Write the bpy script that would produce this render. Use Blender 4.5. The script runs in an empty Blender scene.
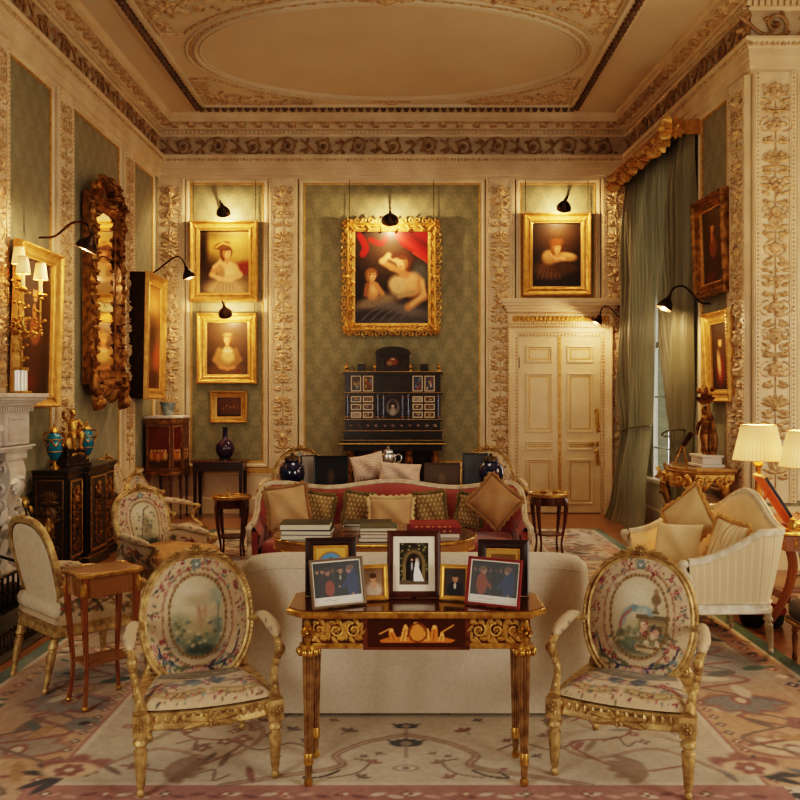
import bpy, math, random
import numpy as np
from mathutils import Matrix, Vector
R = math.radians
pi = math.pi
rnd = random.Random(7)
scene = bpy.context.scene
COL = scene.collection
# camera constants of the 800 x 800 frame: focal length in px, vanishing point, eye height
FPX, CX, CY, CH = 850.0, 406.0, 397.0, 1.7
def P(x, y, Y): return Vector(((x - CX) * Y / FPX, Y, CH - (y - CY) * Y / FPX))
def G(x, y):
    Y = CH * FPX / (y - CY); return Vector(((x - CX) * Y / FPX, Y, 0.0))
BW, LW, RY = 12.46, -3.63, 8.4            # back wall, left wall, return wall on the right
def XR(Y): return 3.25 + (BW - Y) * 0.043
HC = 5.78                                  # ceiling height

# ------------------------------------------------------------------ colour + materials
def lin(c):
    c = np.asarray(c, float) / 255.0
    return np.where(c <= 0.04045, c / 12.92, ((c + 0.055) / 1.055) ** 2.4)
def lin4(c): return (*lin(c).tolist(), 1.0)
MATS = {}
def nd(nt, t, **kw):
    n = nt.nodes.new(t)
    for k, v in kw.items():
        if k.startswith('i_'): n.inputs[k[2:].replace('_', ' ')].default_value = v
        else: setattr(n, k, v)
    return n
def mat(name, col, rough=0.6, metal=0.0, col2=None, scale=8.0, detail=4.0, bump=0.0, bscale=None, coat=0.0, sheen=0.0,
        stretch=None, wave=None, emit=None, emits=0.0, spec=None):
    """Principled material; col2 mixes in by noise (or by a wave for stripes / wood)."""
    if name in MATS: return MATS[name]
    m = bpy.data.materials.new(name); m.use_nodes = True
    nt = m.node_tree; bs = nt.nodes['Principled BSDF']
    bs.inputs['Base Color'].default_value = lin4(col)
    bs.inputs['Roughness'].default_value = rough; bs.inputs['Metallic'].default_value = metal
    if spec is not None: bs.inputs['Specular IOR Level'].default_value = spec
    if coat: bs.inputs['Coat Weight'].default_value = coat; bs.inputs['Coat Roughness'].default_value = 0.12
    if sheen: bs.inputs['Sheen Weight'].default_value = sheen
    tc = nd(nt, 'ShaderNodeTexCoord'); mp = nd(nt, 'ShaderNodeMapping')
    nt.links.new(tc.outputs['Object'], mp.inputs['Vector'])
    if stretch: mp.inputs['Scale'].default_value = stretch
    if col2 is not None:
        if wave:
            t = nd(nt, 'ShaderNodeTexWave', bands_direction=wave[0]); t.inputs['Scale'].default_value = scale
            t.inputs['Distortion'].default_value = wave[1]; t.inputs['Detail'].default_value = 2.0
        else:
            t = nd(nt, 'ShaderNodeTexNoise'); t.inputs['Scale'].default_value = scale; t.inputs['Detail'].default_value = detail
        nt.links.new(mp.outputs['Vector'], t.inputs['Vector'])
        cr = nd(nt, 'ShaderNodeValToRGB')
        cr.color_ramp.elements[0].position = 0.35; cr.color_ramp.elements[1].position = 0.65
        cr.color_ramp.elements[0].color = lin4(col); cr.color_ramp.elements[1].color = lin4(col2)
        nt.links.new(t.outputs['Fac'], cr.inputs['Fac']); nt.links.new(cr.outputs['Color'], bs.inputs['Base Color'])
    if bump:
        t2 = nd(nt, 'ShaderNodeTexNoise'); t2.inputs['Scale'].default_value = bscale or scale * 6; t2.inputs['Detail'].default_value = 3
        nt.links.new(mp.outputs['Vector'], t2.inputs['Vector'])
        bp = nd(nt, 'ShaderNodeBump'); bp.inputs['Strength'].default_value = bump; bp.inputs['Distance'].default_value = 0.02
        nt.links.new(t2.outputs['Fac'], bp.inputs['Height']); nt.links.new(bp.outputs['Normal'], bs.inputs['Normal'])
    if emit is not None:
        bs.inputs['Emission Color'].default_value = lin4(emit); bs.inputs['Emission Strength'].default_value = emits
    MATS[name] = m; return m
def vmat(name, rough=0.6, bump=0.0, bscale=300.0, coat=0.0, sheen=0.0, spec=0.3):
    """Material that shows the painted colour attribute."""
    if name in MATS: return MATS[name]
    m = bpy.data.materials.new(name); m.use_nodes = True
    nt = m.node_tree; bs = nt.nodes['Principled BSDF']
    a = nd(nt, 'ShaderNodeAttribute', attribute_name='Col')
    nt.links.new(a.outputs['Color'], bs.inputs['Base Color'])
    bs.inputs['Roughness'].default_value = rough; bs.inputs['Specular IOR Level'].default_value = spec
    if coat: bs.inputs['Coat Weight'].default_value = coat; bs.inputs['Coat Roughness'].default_value = 0.15
    if sheen: bs.inputs['Sheen Weight'].default_value = sheen
    if bump:
        tc = nd(nt, 'ShaderNodeTexCoord'); t2 = nd(nt, 'ShaderNodeTexNoise'); t2.inputs['Scale'].default_value = bscale
        nt.links.new(tc.outputs['Object'], t2.inputs['Vector'])
        bp = nd(nt, 'ShaderNodeBump'); bp.inputs['Strength'].default_value = bump; bp.inputs['Distance'].default_value = 0.01
        nt.links.new(t2.outputs['Fac'], bp.inputs['Height']); nt.links.new(bp.outputs['Normal'], bs.inputs['Normal'])
    MATS[name] = m; return m

# ------------------------------------------------------------------ mesh builder
class MB:
    def __init__(s): s.V = []; s.F = []; s.K = []; s.n = 0; s.M = Matrix.Identity(4); s.hasc = False
    def add(s, V, F, col=None):
        V = np.asarray(V, float).reshape(-1, 3)
        M = np.array(s.M); V = V @ M[:3, :3].T + M[:3, 3]
        s.V.append(V); n0 = s.n; s.n += len(V)
        if isinstance(F, np.ndarray): s.F.extend((F + n0).tolist())
        else: s.F.extend([[i + n0 for i in f] for f in F])
        if col is not None:
            s.hasc = True; c = np.asarray(col, float)
            s.K.append(np.tile(c, (len(V), 1)) if c.ndim == 1 else c)
        else: s.K.append(np.full((len(V), 3), 0.5))
        return s
    def at(s, M): s.M = M; return s
    def reset(s): s.M = Matrix.Identity(4); return s
def T(x=0, y=0, z=0): return Matrix.Translation((x, y, z))
def RZ(a): return Matrix.Rotation(a, 4, 'Z')
def RX(a): return Matrix.Rotation(a, 4, 'X')
def RYm(a): return Matrix.Rotation(a, 4, 'Y')
def SC(x, y, z): return Matrix.Diagonal((x, y, z, 1))

def obj(name, mb, m, parent=None, bevel=0.0, smooth=True, ang=38, sub=0, bseg=2):
    me = bpy.data.meshes.new(name)
    V = np.concatenate(mb.V) if mb.V else np.zeros((0, 3))
    me.from_pydata(V.tolist(), [], mb.F)
    if mb.hasc:
        ca = me.color_attributes.new('Col', 'FLOAT_COLOR', 'POINT')
        K = np.concatenate(mb.K); A = np.ones((len(K), 4)); A[:, :3] = lin(K)
        ca.data.foreach_set('color', A.ravel())
    me.polygons.foreach_set('use_smooth', [smooth] * len(me.polygons))
    if smooth:
        try: me.set_sharp_from_angle(angle=R(ang))
        except Exception: pass
    me.update(); me.validate()
    o = bpy.data.objects.new(name, me); COL.objects.link(o)
    if m: me.materials.append(m)
    if parent is not None: o.parent = parent
    if bevel:
        b = o.modifiers.new('bevel', 'BEVEL'); b.width = bevel; b.segments = bseg; b.limit_method = 'ANGLE'; b.angle_limit = R(50)
    if sub:
        b = o.modifiers.new('sub', 'SUBSURF'); b.levels = sub; b.render_levels = sub
    return o
def tag(o, label=None, cat=None, group=None, kind=None):
    if label: o['label'] = label
    if cat: o['category'] = cat
    if group: o['group'] = group
    if kind: o['kind'] = kind
    return o
def thing(name, label, cat, loc=(0, 0, 0), rotz=0.0, group=None):
    o = bpy.data.objects.new(name, None); COL.objects.link(o); o.empty_display_size = 0.1
    o.location = loc; o.rotation_euler = (0, 0, rotz)
    return tag(o, label, cat, group)
def struct(name, mb, m, **kw):
    o = obj(name, mb, m, **kw); o['kind'] = 'structure'; return o
def copy_tree(o, parent=None):
    c = o.copy(); COL.objects.link(c); c.parent = parent
    for ch in list(o.children): copy_tree(ch, c)
    return c

# ------------------------------------------------------------------ primitives -> (V, F)
def box(x0, x1, y0, y1, z0, z1):
    V = [(x, y, z) for z in (z0, z1) for y in (y0, y1) for x in (x0, x1)]
    return V, [[0, 2, 3, 1], [4, 5, 7, 6], [0, 1, 5, 4], [2, 6, 7, 3], [0, 4, 6, 2], [1, 3, 7, 5]]
def loft(rings, closed=True, caps=True):
    rings = [np.asarray(r, float) for r in rings]; n = len(rings[0]); V = np.concatenate(rings); F = []
    for i in range(len(rings) - 1):
        a, b = i * n, (i + 1) * n
        for j in range(n if closed else n - 1):
            k = (j + 1) % n; F.append([a + j, a + k, b + k, b + j])
    if caps and closed:
        F.append(list(range(n))[::-1]); F.append([(len(rings) - 1) * n + j for j in range(n)])
    return V, F
def lathe(prof, seg=20, flute=0, fd=0.0, frange=None, caps=True):
    rings = []
    for i, (r, z) in enumerate(prof):
        t = np.arange(seg) * 2 * pi / seg
        rr = np.full(seg, float(r))
        if flute and (frange is None or frange[0] <= z <= frange[1]): rr = rr * (1 - fd * (0.5 + 0.5 * np.cos(t * flute)))
        rings.append(np.stack([rr * np.cos(t), rr * np.sin(t), np.full(seg, float(z))], 1))
    return loft(rings, caps=caps)
def cat(pts, n=6, closed=False):
    """Catmull-Rom through pts, n samples per span."""
    p = [np.asarray(q, float) for q in pts]; out = []
    N = len(p); spans = N if closed else N - 1
    for i in range(spans):
        p1, p2 = p[i], p[(i + 1) % N]
        p0 = p[i - 1] if (i > 0 or closed) else 2 * p1 - p2
        p3 = p[(i + 2) % N] if (i + 2 < N or closed) else 2 * p2 - p1
        for k in range(n):
            t = k / n
            out.append(0.5 * (2 * p1 + (p2 - p0) * t + (2 * p0 - 5 * p1 + 4 * p2 - p3) * t * t + (3 * p1 - p0 - 3 * p2 + p3) * t ** 3))
    if not closed: out.append(p[-1])
    return np.array(out)
def tube(pts, r, seg=8, closed=False, up=(0, 0, 1), flat=1.0, shape=None):
    """Tube along pts; r scalar or per-point; flat squashes the binormal axis; shape = list of (a,b) cross-section points."""
    p = np.asarray(pts, float); n = len(p)
    r = np.full(n, r, float) if np.isscalar(r) else np.interp(np.linspace(0, 1, n), np.linspace(0, 1, len(r)), r)
    tg = np.roll(p, -1, 0) - np.roll(p, 1, 0) if closed else np.gradient(p, axis=0)
    tg /= np.maximum(np.linalg.norm(tg, axis=1, keepdims=True), 1e-9)
    u = np.asarray(up, float)
    nrm = u - tg[0] * np.dot(u, tg[0])
    if np.linalg.norm(nrm) < 1e-3: nrm = np.cross(tg[0], (0.3, 1, 0.2))
    nrm /= np.linalg.norm(nrm); rings = []
    if shape is None:
        t = np.arange(seg) * 2 * pi / seg; sh = np.stack([np.cos(t), np.sin(t) * flat], 1)
    else: sh = np.asarray(shape, float)
    for i in range(n):
        nrm = nrm - tg[i] * np.dot(nrm, tg[i]); nrm /= np.linalg.norm(nrm)
        b = np.cross(tg[i], nrm)
        rings.append(p[i] + r[i] * (sh[:, :1] * nrm + sh[:, 1:] * b))
    if closed: rings.append(rings[0]); return loft(rings, caps=False)
    return loft(rings)
def sphere(c, r, seg=12, rings=8, M=None):
    r = (r, r, r) if np.isscalar(r) else r
    V = [(0, 0, 1)]; F = []
    for i in range(1, rings):
        a = pi * i / rings
        V += [(math.sin(a) * math.cos(2 * pi * j / seg), math.sin(a) * math.sin(2 * pi * j / seg), math.cos(a)) for j in range(seg)]
    V.append((0, 0, -1)); V = np.array(V) * r
    for j in range(seg): F.append([0, 1 + j, 1 + (j + 1) % seg])
    for i in range(rings - 2):
        for j in range(seg):
            a = 1 + i * seg; k = (j + 1) % seg
            F.append([a + j, a + seg + j, a + seg + k, a + k])
    e = len(V) - 1; a = 1 + (rings - 2) * seg
    for j in range(seg): F.append([a + j, e, a + (j + 1) % seg])
    if M is not None: V = V @ np.array(M)[:3, :3].T
    return V + np.asarray(c, float), F
def gridf(fn, nu, nv):
    """fn(u, v) for u,v in 0..1 -> point; returns V, F (quads)."""
    V = np.array([fn(i / (nu - 1), j / (nv - 1)) for j in range(nv) for i in range(nu)], float)
    i, j = np.meshgrid(np.arange(nu - 1), np.arange(nv - 1)); a = (j * nu + i).ravel()
    return V, np.stack([a, a + 1, a + nu + 1, a + nu], 1)
def prism(out2, y0, y1):
    """Outline (x, z) extruded from y0 to y1."""
    return loft([[(x, y0, z) for x, z in out2], [(x, y1, z) for x, z in out2]])
def slab(out2, z0, z1):
    """Outline (x, y) extruded in z."""
    return loft([[(x, y, z0) for x, y in out2], [(x, y, z1) for x, y in out2]])
def rframe(w, h, prof, cx=0.0, cz=0.0):
    """Mitred rectangular frame in XZ facing -Y: prof = (inset from outer edge, projection) pairs."""
    rings = []
    for ins, d in prof:
        a, b = w / 2 - ins, h / 2 - ins
        rings.append([(cx - a, -d, cz - b), (cx + a, -d, cz - b), (cx + a, -d, cz + b), (cx - a, -d, cz + b)])
    return loft(rings, caps=False)
def ellp(rx, ry, n=40, e=2.0, c=(0, 0)):
    t = np.arange(n) * 2 * pi / n
    return np.stack([c[0] + rx * np.sign(np.cos(t)) * np.abs(np.cos(t)) ** (2 / e), c[1] + ry * np.sign(np.sin(t)) * np.abs(np.sin(t)) ** (2 / e)], 1)
def rrect(w, d, r, n=5, c=(0, 0)):
    o = []
    for sx, sy, a0 in ((1, 1, 0), (-1, 1, 90), (-1, -1, 180), (1, -1, 270)):
        for k in range(n + 1):
            a = R(a0 + 90 * k / n); o.append((c[0] + sx * (w / 2 - r) + r * math.cos(a), c[1] + sy * (d / 2 - r) + r * math.sin(a)))
    return np.array(o)
def insets(out, d):
    """Approximate inward offset of an outline around its centroid."""
    out = np.asarray(out, float); c = out.mean(0); v = out - c; L = np.linalg.norm(v, axis=1, keepdims=True)
    return c + v * np.maximum(1 - d / np.maximum(L, 1e-6), 0.02)

# low relief on a plane facing -Y (x right, z up, out = -y)
def blob(b, x, z, rx, rz, h, seg=8, ang=0.0):
    V = []; F = []
    for a, k in ((1.0, 0.0), (0.8, 0.62), (0.42, 0.93)):
        V += [(a * rx * math.cos(2 * pi * j / seg), -h * k, a * rz * math.sin(2 * pi * j / seg)) for j in range(seg)]
    V.append((0, -h, 0))
    for i in range(2):
        for j in range(seg): F.append([i * seg + j, i * seg + (j + 1) % seg, (i + 1) * seg + (j + 1) % seg, (i + 1) * seg + j])
    for j in range(seg): F.append([2 * seg + j, 2 * seg + (j + 1) % seg, 3 * seg])
    V = np.array(V)
    if ang: c, s = math.cos(ang), math.sin(ang); V = np.stack([V[:, 0] * c - V[:, 2] * s, V[:, 1], V[:, 0] * s + V[:, 2] * c], 1)
    b.add(V + (x, 0, z), F)
def vine(b, pts, r, h, seg=5):
    p = np.array([(q[0], -h * 0.3, q[1]) for q in pts]); b.add(*tube(p, r, seg=seg, up=(0, -1, 0)))
def leafr(b, x, z, L, W, ang, h, bend=0.0):
    n = 6; V = []; F = []
    for i in range(n):
        t = i / (n - 1); w = W * 0.5 * math.sin(pi * min(1, t * 0.92 + 0.08)) ** 0.8
        a = ang + bend * t; 
        if i == 0: px, pz = x, z
        else: px += L / (n - 1) * math.cos(a); pz += L / (n - 1) * math.sin(a)
        nx, nz = -math.sin(a), math.cos(a); k = h * (0.5 + 0.5 * math.sin(pi * t))
        V += [(px + nx * w, -0.15 * h, pz + nz * w), (px, -k, pz), (px - nx * w, -0.15 * h, pz - nz * w)]
    for i in range(n - 1):
        a = i * 3; F += [[a, a + 1, a + 4, a + 3], [a + 1, a + 2, a + 5, a + 4]]
    b.add(V, F)
def spiral(x, z, r0, r1, a0, turns, n=22):
    return [(x + (r0 + (r1 - r0) * i / n) * math.cos(a0 + turns * 2 * pi * i / n), z + (r0 + (r1 - r0) * i / n) * math.sin(a0 + turns * 2 * pi * i / n)) for i in range(n + 1)]
def rosette(b, x, z, r, h, n=8):
    for k in range(n):
        a = 2 * pi * k / n; leafr(b, x + 0.2 * r * math.cos(a), z + 0.2 * r * math.sin(a), r * 0.8, r * 0.55, a, h)
    blob(b, x, z, r * 0.32, r * 0.32, h * 1.4, 7)
def fan(b, x, z, r, h, n=7, a0=0.15, a1=0.85, up=1):
    for k in range(n):
        a = pi * (a0 + (a1 - a0) * k / (n - 1)) * up; leafr(b, x, z, r, r * 0.34, a, h)
    blob(b, x, z, r * 0.2, r * 0.2, h * 1.3, 7)
def cluster(b, x, z, rx, rz, h, n=9, seed=1, s=0.34):
    q = random.Random(seed)
    for k in range(n):
        a = q.random() * 2 * pi; d = math.sqrt(q.random()); rr = min(rx, rz) * s * (0.8 + 0.5 * q.random())
        blob(b, x + d * rx * 0.75 * math.cos(a), z + d * rz * 0.75 * math.sin(a), rr, rr, h * (1.2 - 0.5 * d), 7)
def beads(b, p0, p1, step, r, h=None, seg=6, rz=None):
    p0, p1 = np.array(p0, float), np.array(p1, float); L = np.linalg.norm(p1 - p0); n = max(1, int(L / step))
    for i in range(n):
        q = p0 + (p1 - p0) * (i + 0.5) / n; blob(b, q[0], q[1], r, rz or r, h or r, seg)

# ------------------------------------------------------------------ painter: small colour rasters that become vertex colours
class CV:
    def __init__(s, W, H, res, bg): s.W, s.H, s.res = W, H, res; s.w, s.h = max(2, int(W * res)), max(2, int(H * res)); s.a = np.tile(np.asarray(bg, float), (s.h, s.w, 1))
    def sub(s, x0, x1, y0, y1):
        i0, i1 = max(0, int(x0 / s.W * s.w)), min(s.w, int(x1 / s.W * s.w) + 2); j0, j1 = max(0, int(y0 / s.H * s.h)), min(s.h, int(y1 / s.H * s.h) + 2)
        if i0 >= i1 or j0 >= j1: return None
        X, Y = np.meshgrid((np.arange(i0, i1) + 0.5) * s.W / s.w, (np.arange(j0, j1) + 0.5) * s.H / s.h)
        return i0, i1, j0, j1, X, Y
    def mix(s, q, al, col):
        i0, i1, j0, j1 = q[:4]; al = np.clip(al, 0, 1)[..., None]
        s.a[j0:j1, i0:i1] = s.a[j0:j1, i0:i1] * (1 - al) + np.asarray(col, float) * al
    def ell(s, x, y, rx, ry, col, ang=0.0, soft=0.15, al=1.0):
        m = max(rx, ry) * (1 + soft); q = s.sub(x - m, x + m, y - m, y + m)
        if q is None: return s
        c, sn = math.cos(ang), math.sin(ang); dx, dy = q[4] - x, q[5] - y
        d = np.sqrt(((dx * c + dy * sn) / rx) ** 2 + ((-dx * sn + dy * c) / ry) ** 2)
        s.mix(q, al * (1 + soft - d) / max(2 * soft, 1e-3), col); return s
    def ring(s, x, y, rx, ry, w, col, al=1.0, dash=0):
        m = max(rx, ry) + w; q = s.sub(x - m, x + m, y - m, y + m)
        if q is None: return s
        dx, dy = (q[4] - x) / rx, (q[5] - y) / ry; d = np.abs(np.sqrt(dx * dx + dy * dy) - 1) * min(rx, ry)
        a = al * np.clip((w - d) / (0.5 * w), 0, 1)
        if dash: a = a * (0.35 + 0.65 * (np.sin(np.arctan2(dy, dx) * dash) > -0.3))
        s.mix(q, a, col); return s
    def line(s, pts, w, col, al=1.0, soft=0.5):
        pts = np.asarray(pts, float); m = w * 1.5 + s.W / s.w
        for a, b in zip(pts[:-1], pts[1:]):
            q = s.sub(min(a[0], b[0]) - m, max(a[0], b[0]) + m, min(a[1], b[1]) - m, max(a[1], b[1]) + m)
            if q is None: continue
            d = b - a; L = max(d @ d, 1e-12); t = np.clip(((q[4] - a[0]) * d[0] + (q[5] - a[1]) * d[1]) / L, 0, 1)
            ds = np.hypot(q[4] - a[0] - t * d[0], q[5] - a[1] - t * d[1])
            s.mix(q, al * np.clip((w * (1 + soft) - ds) / max(2 * soft * w, 1e-6), 0, 1), col)
        return s
    def rect(s, x0, x1, y0, y1, col, al=1.0, soft=0.0):
        q = s.sub(x0 - soft, x1 + soft, y0 - soft, y1 + soft)
        if q is None: return s
        k = max(soft, 1e-4); a = np.minimum(np.minimum(q[4] - x0, x1 - q[4]), np.minimum(q[5] - y0, y1 - q[5])) / k * 0.5 + 0.5
        s.mix(q, al * a, col); return s
    def poly(s, pts, col, al=1.0):
        p = np.asarray(pts, float); q = s.sub(p[:, 0].min(), p[:, 0].max(), p[:, 1].min(), p[:, 1].max())
        if q is None: return s
        ins = np.zeros(q[4].shape, bool)
        for (x1, y1), (x2, y2) in zip(p, np.roll(p, -1, 0)):
            if y1 == y2: continue
            ins ^= ((y1 > q[5]) != (y2 > q[5])) & (q[4] < (x2 - x1) * (q[5] - y1) / (y2 - y1) + x1)
        s.mix(q, al * ins, col); return s
    def leaf(s, x, y, L, W, ang, col, al=1.0): return s.ell(x + 0.5 * L * math.cos(ang), y + 0.5 * L * math.sin(ang), L / 2, W / 2, col, ang, 0.2, al)
    def flower(s, x, y, r, col, cc, n=6, al=1.0, a0=0.0):
        for k in range(n): s.leaf(x, y, r, r * 0.75, a0 + 2 * pi * k / n, col, al)
        return s.ell(x, y, r * 0.3, r * 0.3, cc, al=al)
    def noise(s, amt, cell=4, seed=1, tint=(1, 1, 1)):
        g = np.random.RandomState(seed); gh, gw = s.h // cell + 3, s.w // cell + 3; N = g.rand(gh, gw) - 0.5
        yy, xx = np.arange(s.h) / cell, np.arange(s.w) / cell; j, i = yy.astype(int), xx.astype(int); fy, fx = (yy - j)[:, None], (xx - i)[None]
        n = (N[j][:, i] * (1 - fy) * (1 - fx) + N[j][:, i + 1] * (1 - fy) * fx + N[j + 1][:, i] * fy * (1 - fx) + N[j + 1][:, i + 1] * fy * fx)
        s.a += (n[..., None] * amt * 2) * np.asarray(tint); return s
    def sample(s, u, v):
        i = np.clip((np.asarray(u) * (s.w - 1)).round().astype(int), 0, s.w - 1); j = np.clip((np.asarray(v) * (s.h - 1)).round().astype(int), 0, s.h - 1)
        return np.clip(s.a[j, i], 0, 255)
def painted(mb, cv, fn, nu=None, nv=None, flip=False):
    """Adds the canvas as a vertex-coloured grid; fn takes arrays u, v (0..1) -> N x 3."""
    nu, nv = nu or cv.w, nv or cv.h
    U, Vv = np.meshgrid(np.linspace(0, 1, nu), np.linspace(0, 1, nv)); U, Vv = U.ravel(), Vv.ravel()
    p = np.asarray(fn(U, Vv), float); i, j = np.meshgrid(np.arange(nu - 1), np.arange(nv - 1)); a = (j * nu + i).ravel()
    Fq = np.stack([a, a + 1, a + nu + 1, a + nu], 1)
    if flip: Fq = Fq[:, ::-1].copy()
    mb.add(p, Fq, cv.sample(U, Vv)); return mb
def flat_paint(cv, w, h, cx=0.0, cz=0.0, y=0.0):
    b = MB(); painted(b, cv, lambda u, v: np.stack([cx + (u - 0.5) * w, np.full_like(u, y), cz + (v - 0.5) * h], 1)); return b
# ------------------------------------------------------------------ shared materials
CREAM = mat('cream_paint', (222, 202, 170), 0.55, col2=(206, 182, 148), scale=3)
CREAM2 = mat('cream_relief', (214, 186, 146), 0.5, col2=(166, 132, 92), scale=26)
FRZ = mat('frieze_ground', (192, 174, 146), 0.7, col2=(172, 152, 124), scale=6)
FRZR = mat('frieze_relief', (168, 138, 98), 0.55, col2=(134, 100, 64), scale=12)
CEIL = mat('ceiling_paint', (210, 196, 172), 0.75, col2=(204, 188, 162), scale=1.2)
DOORP = mat('door_paint', (222, 200, 162), 0.42, col2=(212, 188, 148), scale=4)
OLDG = mat('door_gilding', (206, 164, 92), 0.42, metal=0.35, col2=(176, 132, 66), scale=20)
GILT = mat('gilding', (206, 162, 92), 0.4, metal=0.6, col2=(176, 132, 68), scale=14, bump=0.25, bscale=60)
GILTB = mat('bright_gilding', (220, 178, 106), 0.36, metal=0.55, col2=(194, 148, 78), scale=25)
GILTD = mat('dark_gilding', (164, 118, 58), 0.42, metal=0.7, col2=(96, 64, 28), scale=14, bump=0.4, bscale=40)
GILTW = mat('worn_gilt_wood', (202, 172, 118), 0.42, metal=0.4, col2=(148, 116, 70), scale=22, bump=0.25, bscale=90)
BRASS = mat('gilt_bronze', (214, 172, 94), 0.32, metal=0.75, col2=(158, 116, 54), scale=30)
BRONZE = mat('bronze', (74, 52, 32), 0.36, metal=0.8, col2=(48, 34, 22), scale=20)
EBONY = mat('ebony', (26, 19, 16), 0.28, col2=(40, 28, 22), scale=10, coat=0.3)
BLACKM = mat('black_metal', (28, 24, 22), 0.45, metal=0.5)
MAHOG = mat('mahogany', (96, 48, 24), 0.3, col2=(66, 30, 15), scale=3, wave=('Y', 6), coat=0.35, stretch=(2, 8, 8))
KING = mat('kingwood', (150, 92, 46), 0.3, col2=(116, 64, 30), scale=4, wave=('X', 5), coat=0.35, stretch=(8, 3, 3))
SATIN = mat('satinwood', (158, 110, 62), 0.28, col2=(126, 82, 42), scale=5, wave=('X', 7), coat=0.4, stretch=(8, 3, 3))
MARBLE = mat('white_marble', (222, 214, 204), 0.35, col2=(196, 186, 174), scale=4, detail=8)
LINEN = mat('cream_slipcover', (208, 194, 174), 0.9, col2=(199, 184, 162), scale=60, sheen=0.2, bump=0.12, bscale=420)
CALICO = mat('pale_calico', (206, 190, 166), 0.9, col2=(196, 178, 152), scale=30, bump=0.1, bscale=400)
TAP = vmat('tapestry', 0.85, bump=0.25, bscale=320, sheen=0.15)
PAINTV = vmat('oil_paint', 0.42, bump=0.04, bscale=160, coat=0.1)
PHOTOV = vmat('photograph_print', 0.4)
WOOLV = vmat('wool_pile', 0.95, bump=0.35, bscale=220, sheen=0.2)
BLUEP = mat('cobalt_porcelain', (22, 30, 62), 0.12, col2=(14, 18, 40), scale=6, coat=0.6)
SILVER = mat('silver', (190, 190, 188), 0.25, metal=0.95)
DAYL = None

def damask(name, c1, c2, p=0.46, q=0.74):
    m = bpy.data.materials.new(name); m.use_nodes = True; nt = m.node_tree; bs = nt.nodes['Principled BSDF']; L = nt.links.new
    tc = nd(nt, 'ShaderNodeTexCoord'); sx = nd(nt, 'ShaderNodeSeparateXYZ'); L(tc.outputs['Object'], sx.inputs[0])
    def mth(op, a, b=None, c=None):
        n = nd(nt, 'ShaderNodeMath', operation=op)
        for i, v in enumerate((a, b, c)):
            if v is None: continue
            if isinstance(v, (int, float)): n.inputs[i].default_value = v
            else: L(v, n.inputs[i])
        return n.outputs[0]
    x, z = sx.outputs['X'], sx.outputs['Z']
    ax = mth('MULTIPLY', x, 2 * pi / p); az = mth('MULTIPLY', z, 2 * pi / q)
    a = mth('MULTIPLY', mth('COSINE', ax), mth('COSINE', az))                      # half-drop lattice
    bnd = mth('MULTIPLY', mth('SINE', mth('MULTIPLY', az, 3.0)), 1.6)
    c = mth('COSINE', mth('ADD', mth('MULTIPLY', mth('ABSOLUTE', mth('SINE', mth('MULTIPLY', ax, 0.5))), 7.0), bnd))
    d = mth('MULTIPLY', c, mth('COSINE', mth('ADD', mth('MULTIPLY', az, 2.0), mth('MULTIPLY', mth('COSINE', ax), 1.5))))
    s = mth('ADD', mth('MULTIPLY', a, 0.9), mth('MULTIPLY', d, 0.75))
    nz = nd(nt, 'ShaderNodeTexNoise'); nz.inputs['Scale'].default_value = 9.0; nz.inputs['Detail'].default_value = 4
    L(tc.outputs['Object'], nz.inputs['Vector'])
    s = mth('ADD', s, mth('MULTIPLY', mth('SUBTRACT', nz.outputs['Fac'], 0.5), 1.2))
    cr = nd(nt, 'ShaderNodeValToRGB'); e = cr.color_ramp.elements; e[0].position = 0.42; e[1].position = 0.62
    e[0].color = lin4(c1); e[1].color = lin4(c2)
    L(mth('MULTIPLY_ADD', s, 0.3, 0.5), cr.inputs['Fac'])
    big = nd(nt, 'ShaderNodeTexNoise'); big.inputs['Scale'].default_value = 0.9; L(tc.outputs['Object'], big.inputs['Vector'])
    hs = nd(nt, 'ShaderNodeHueSaturation'); L(cr.outputs['Color'], hs.inputs['Color'])
    L(mth('MULTIPLY_ADD', big.outputs['Fac'], 0.5, 0.75), hs.inputs['Value'])
    L(hs.outputs['Color'], bs.inputs['Base Color']); bs.inputs['Roughness'].default_value = 0.55
    bs.inputs['Sheen Weight'].default_value = 0.25
    MATS[name] = m; return m
DAMASK = damask('green_silk_damask', (122, 117, 86), (138, 130, 96), .26, .38)
DAMASK2 = damask('green_silk_damask_side', (118, 116, 90), (132, 128, 99), .26, .38)

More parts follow.
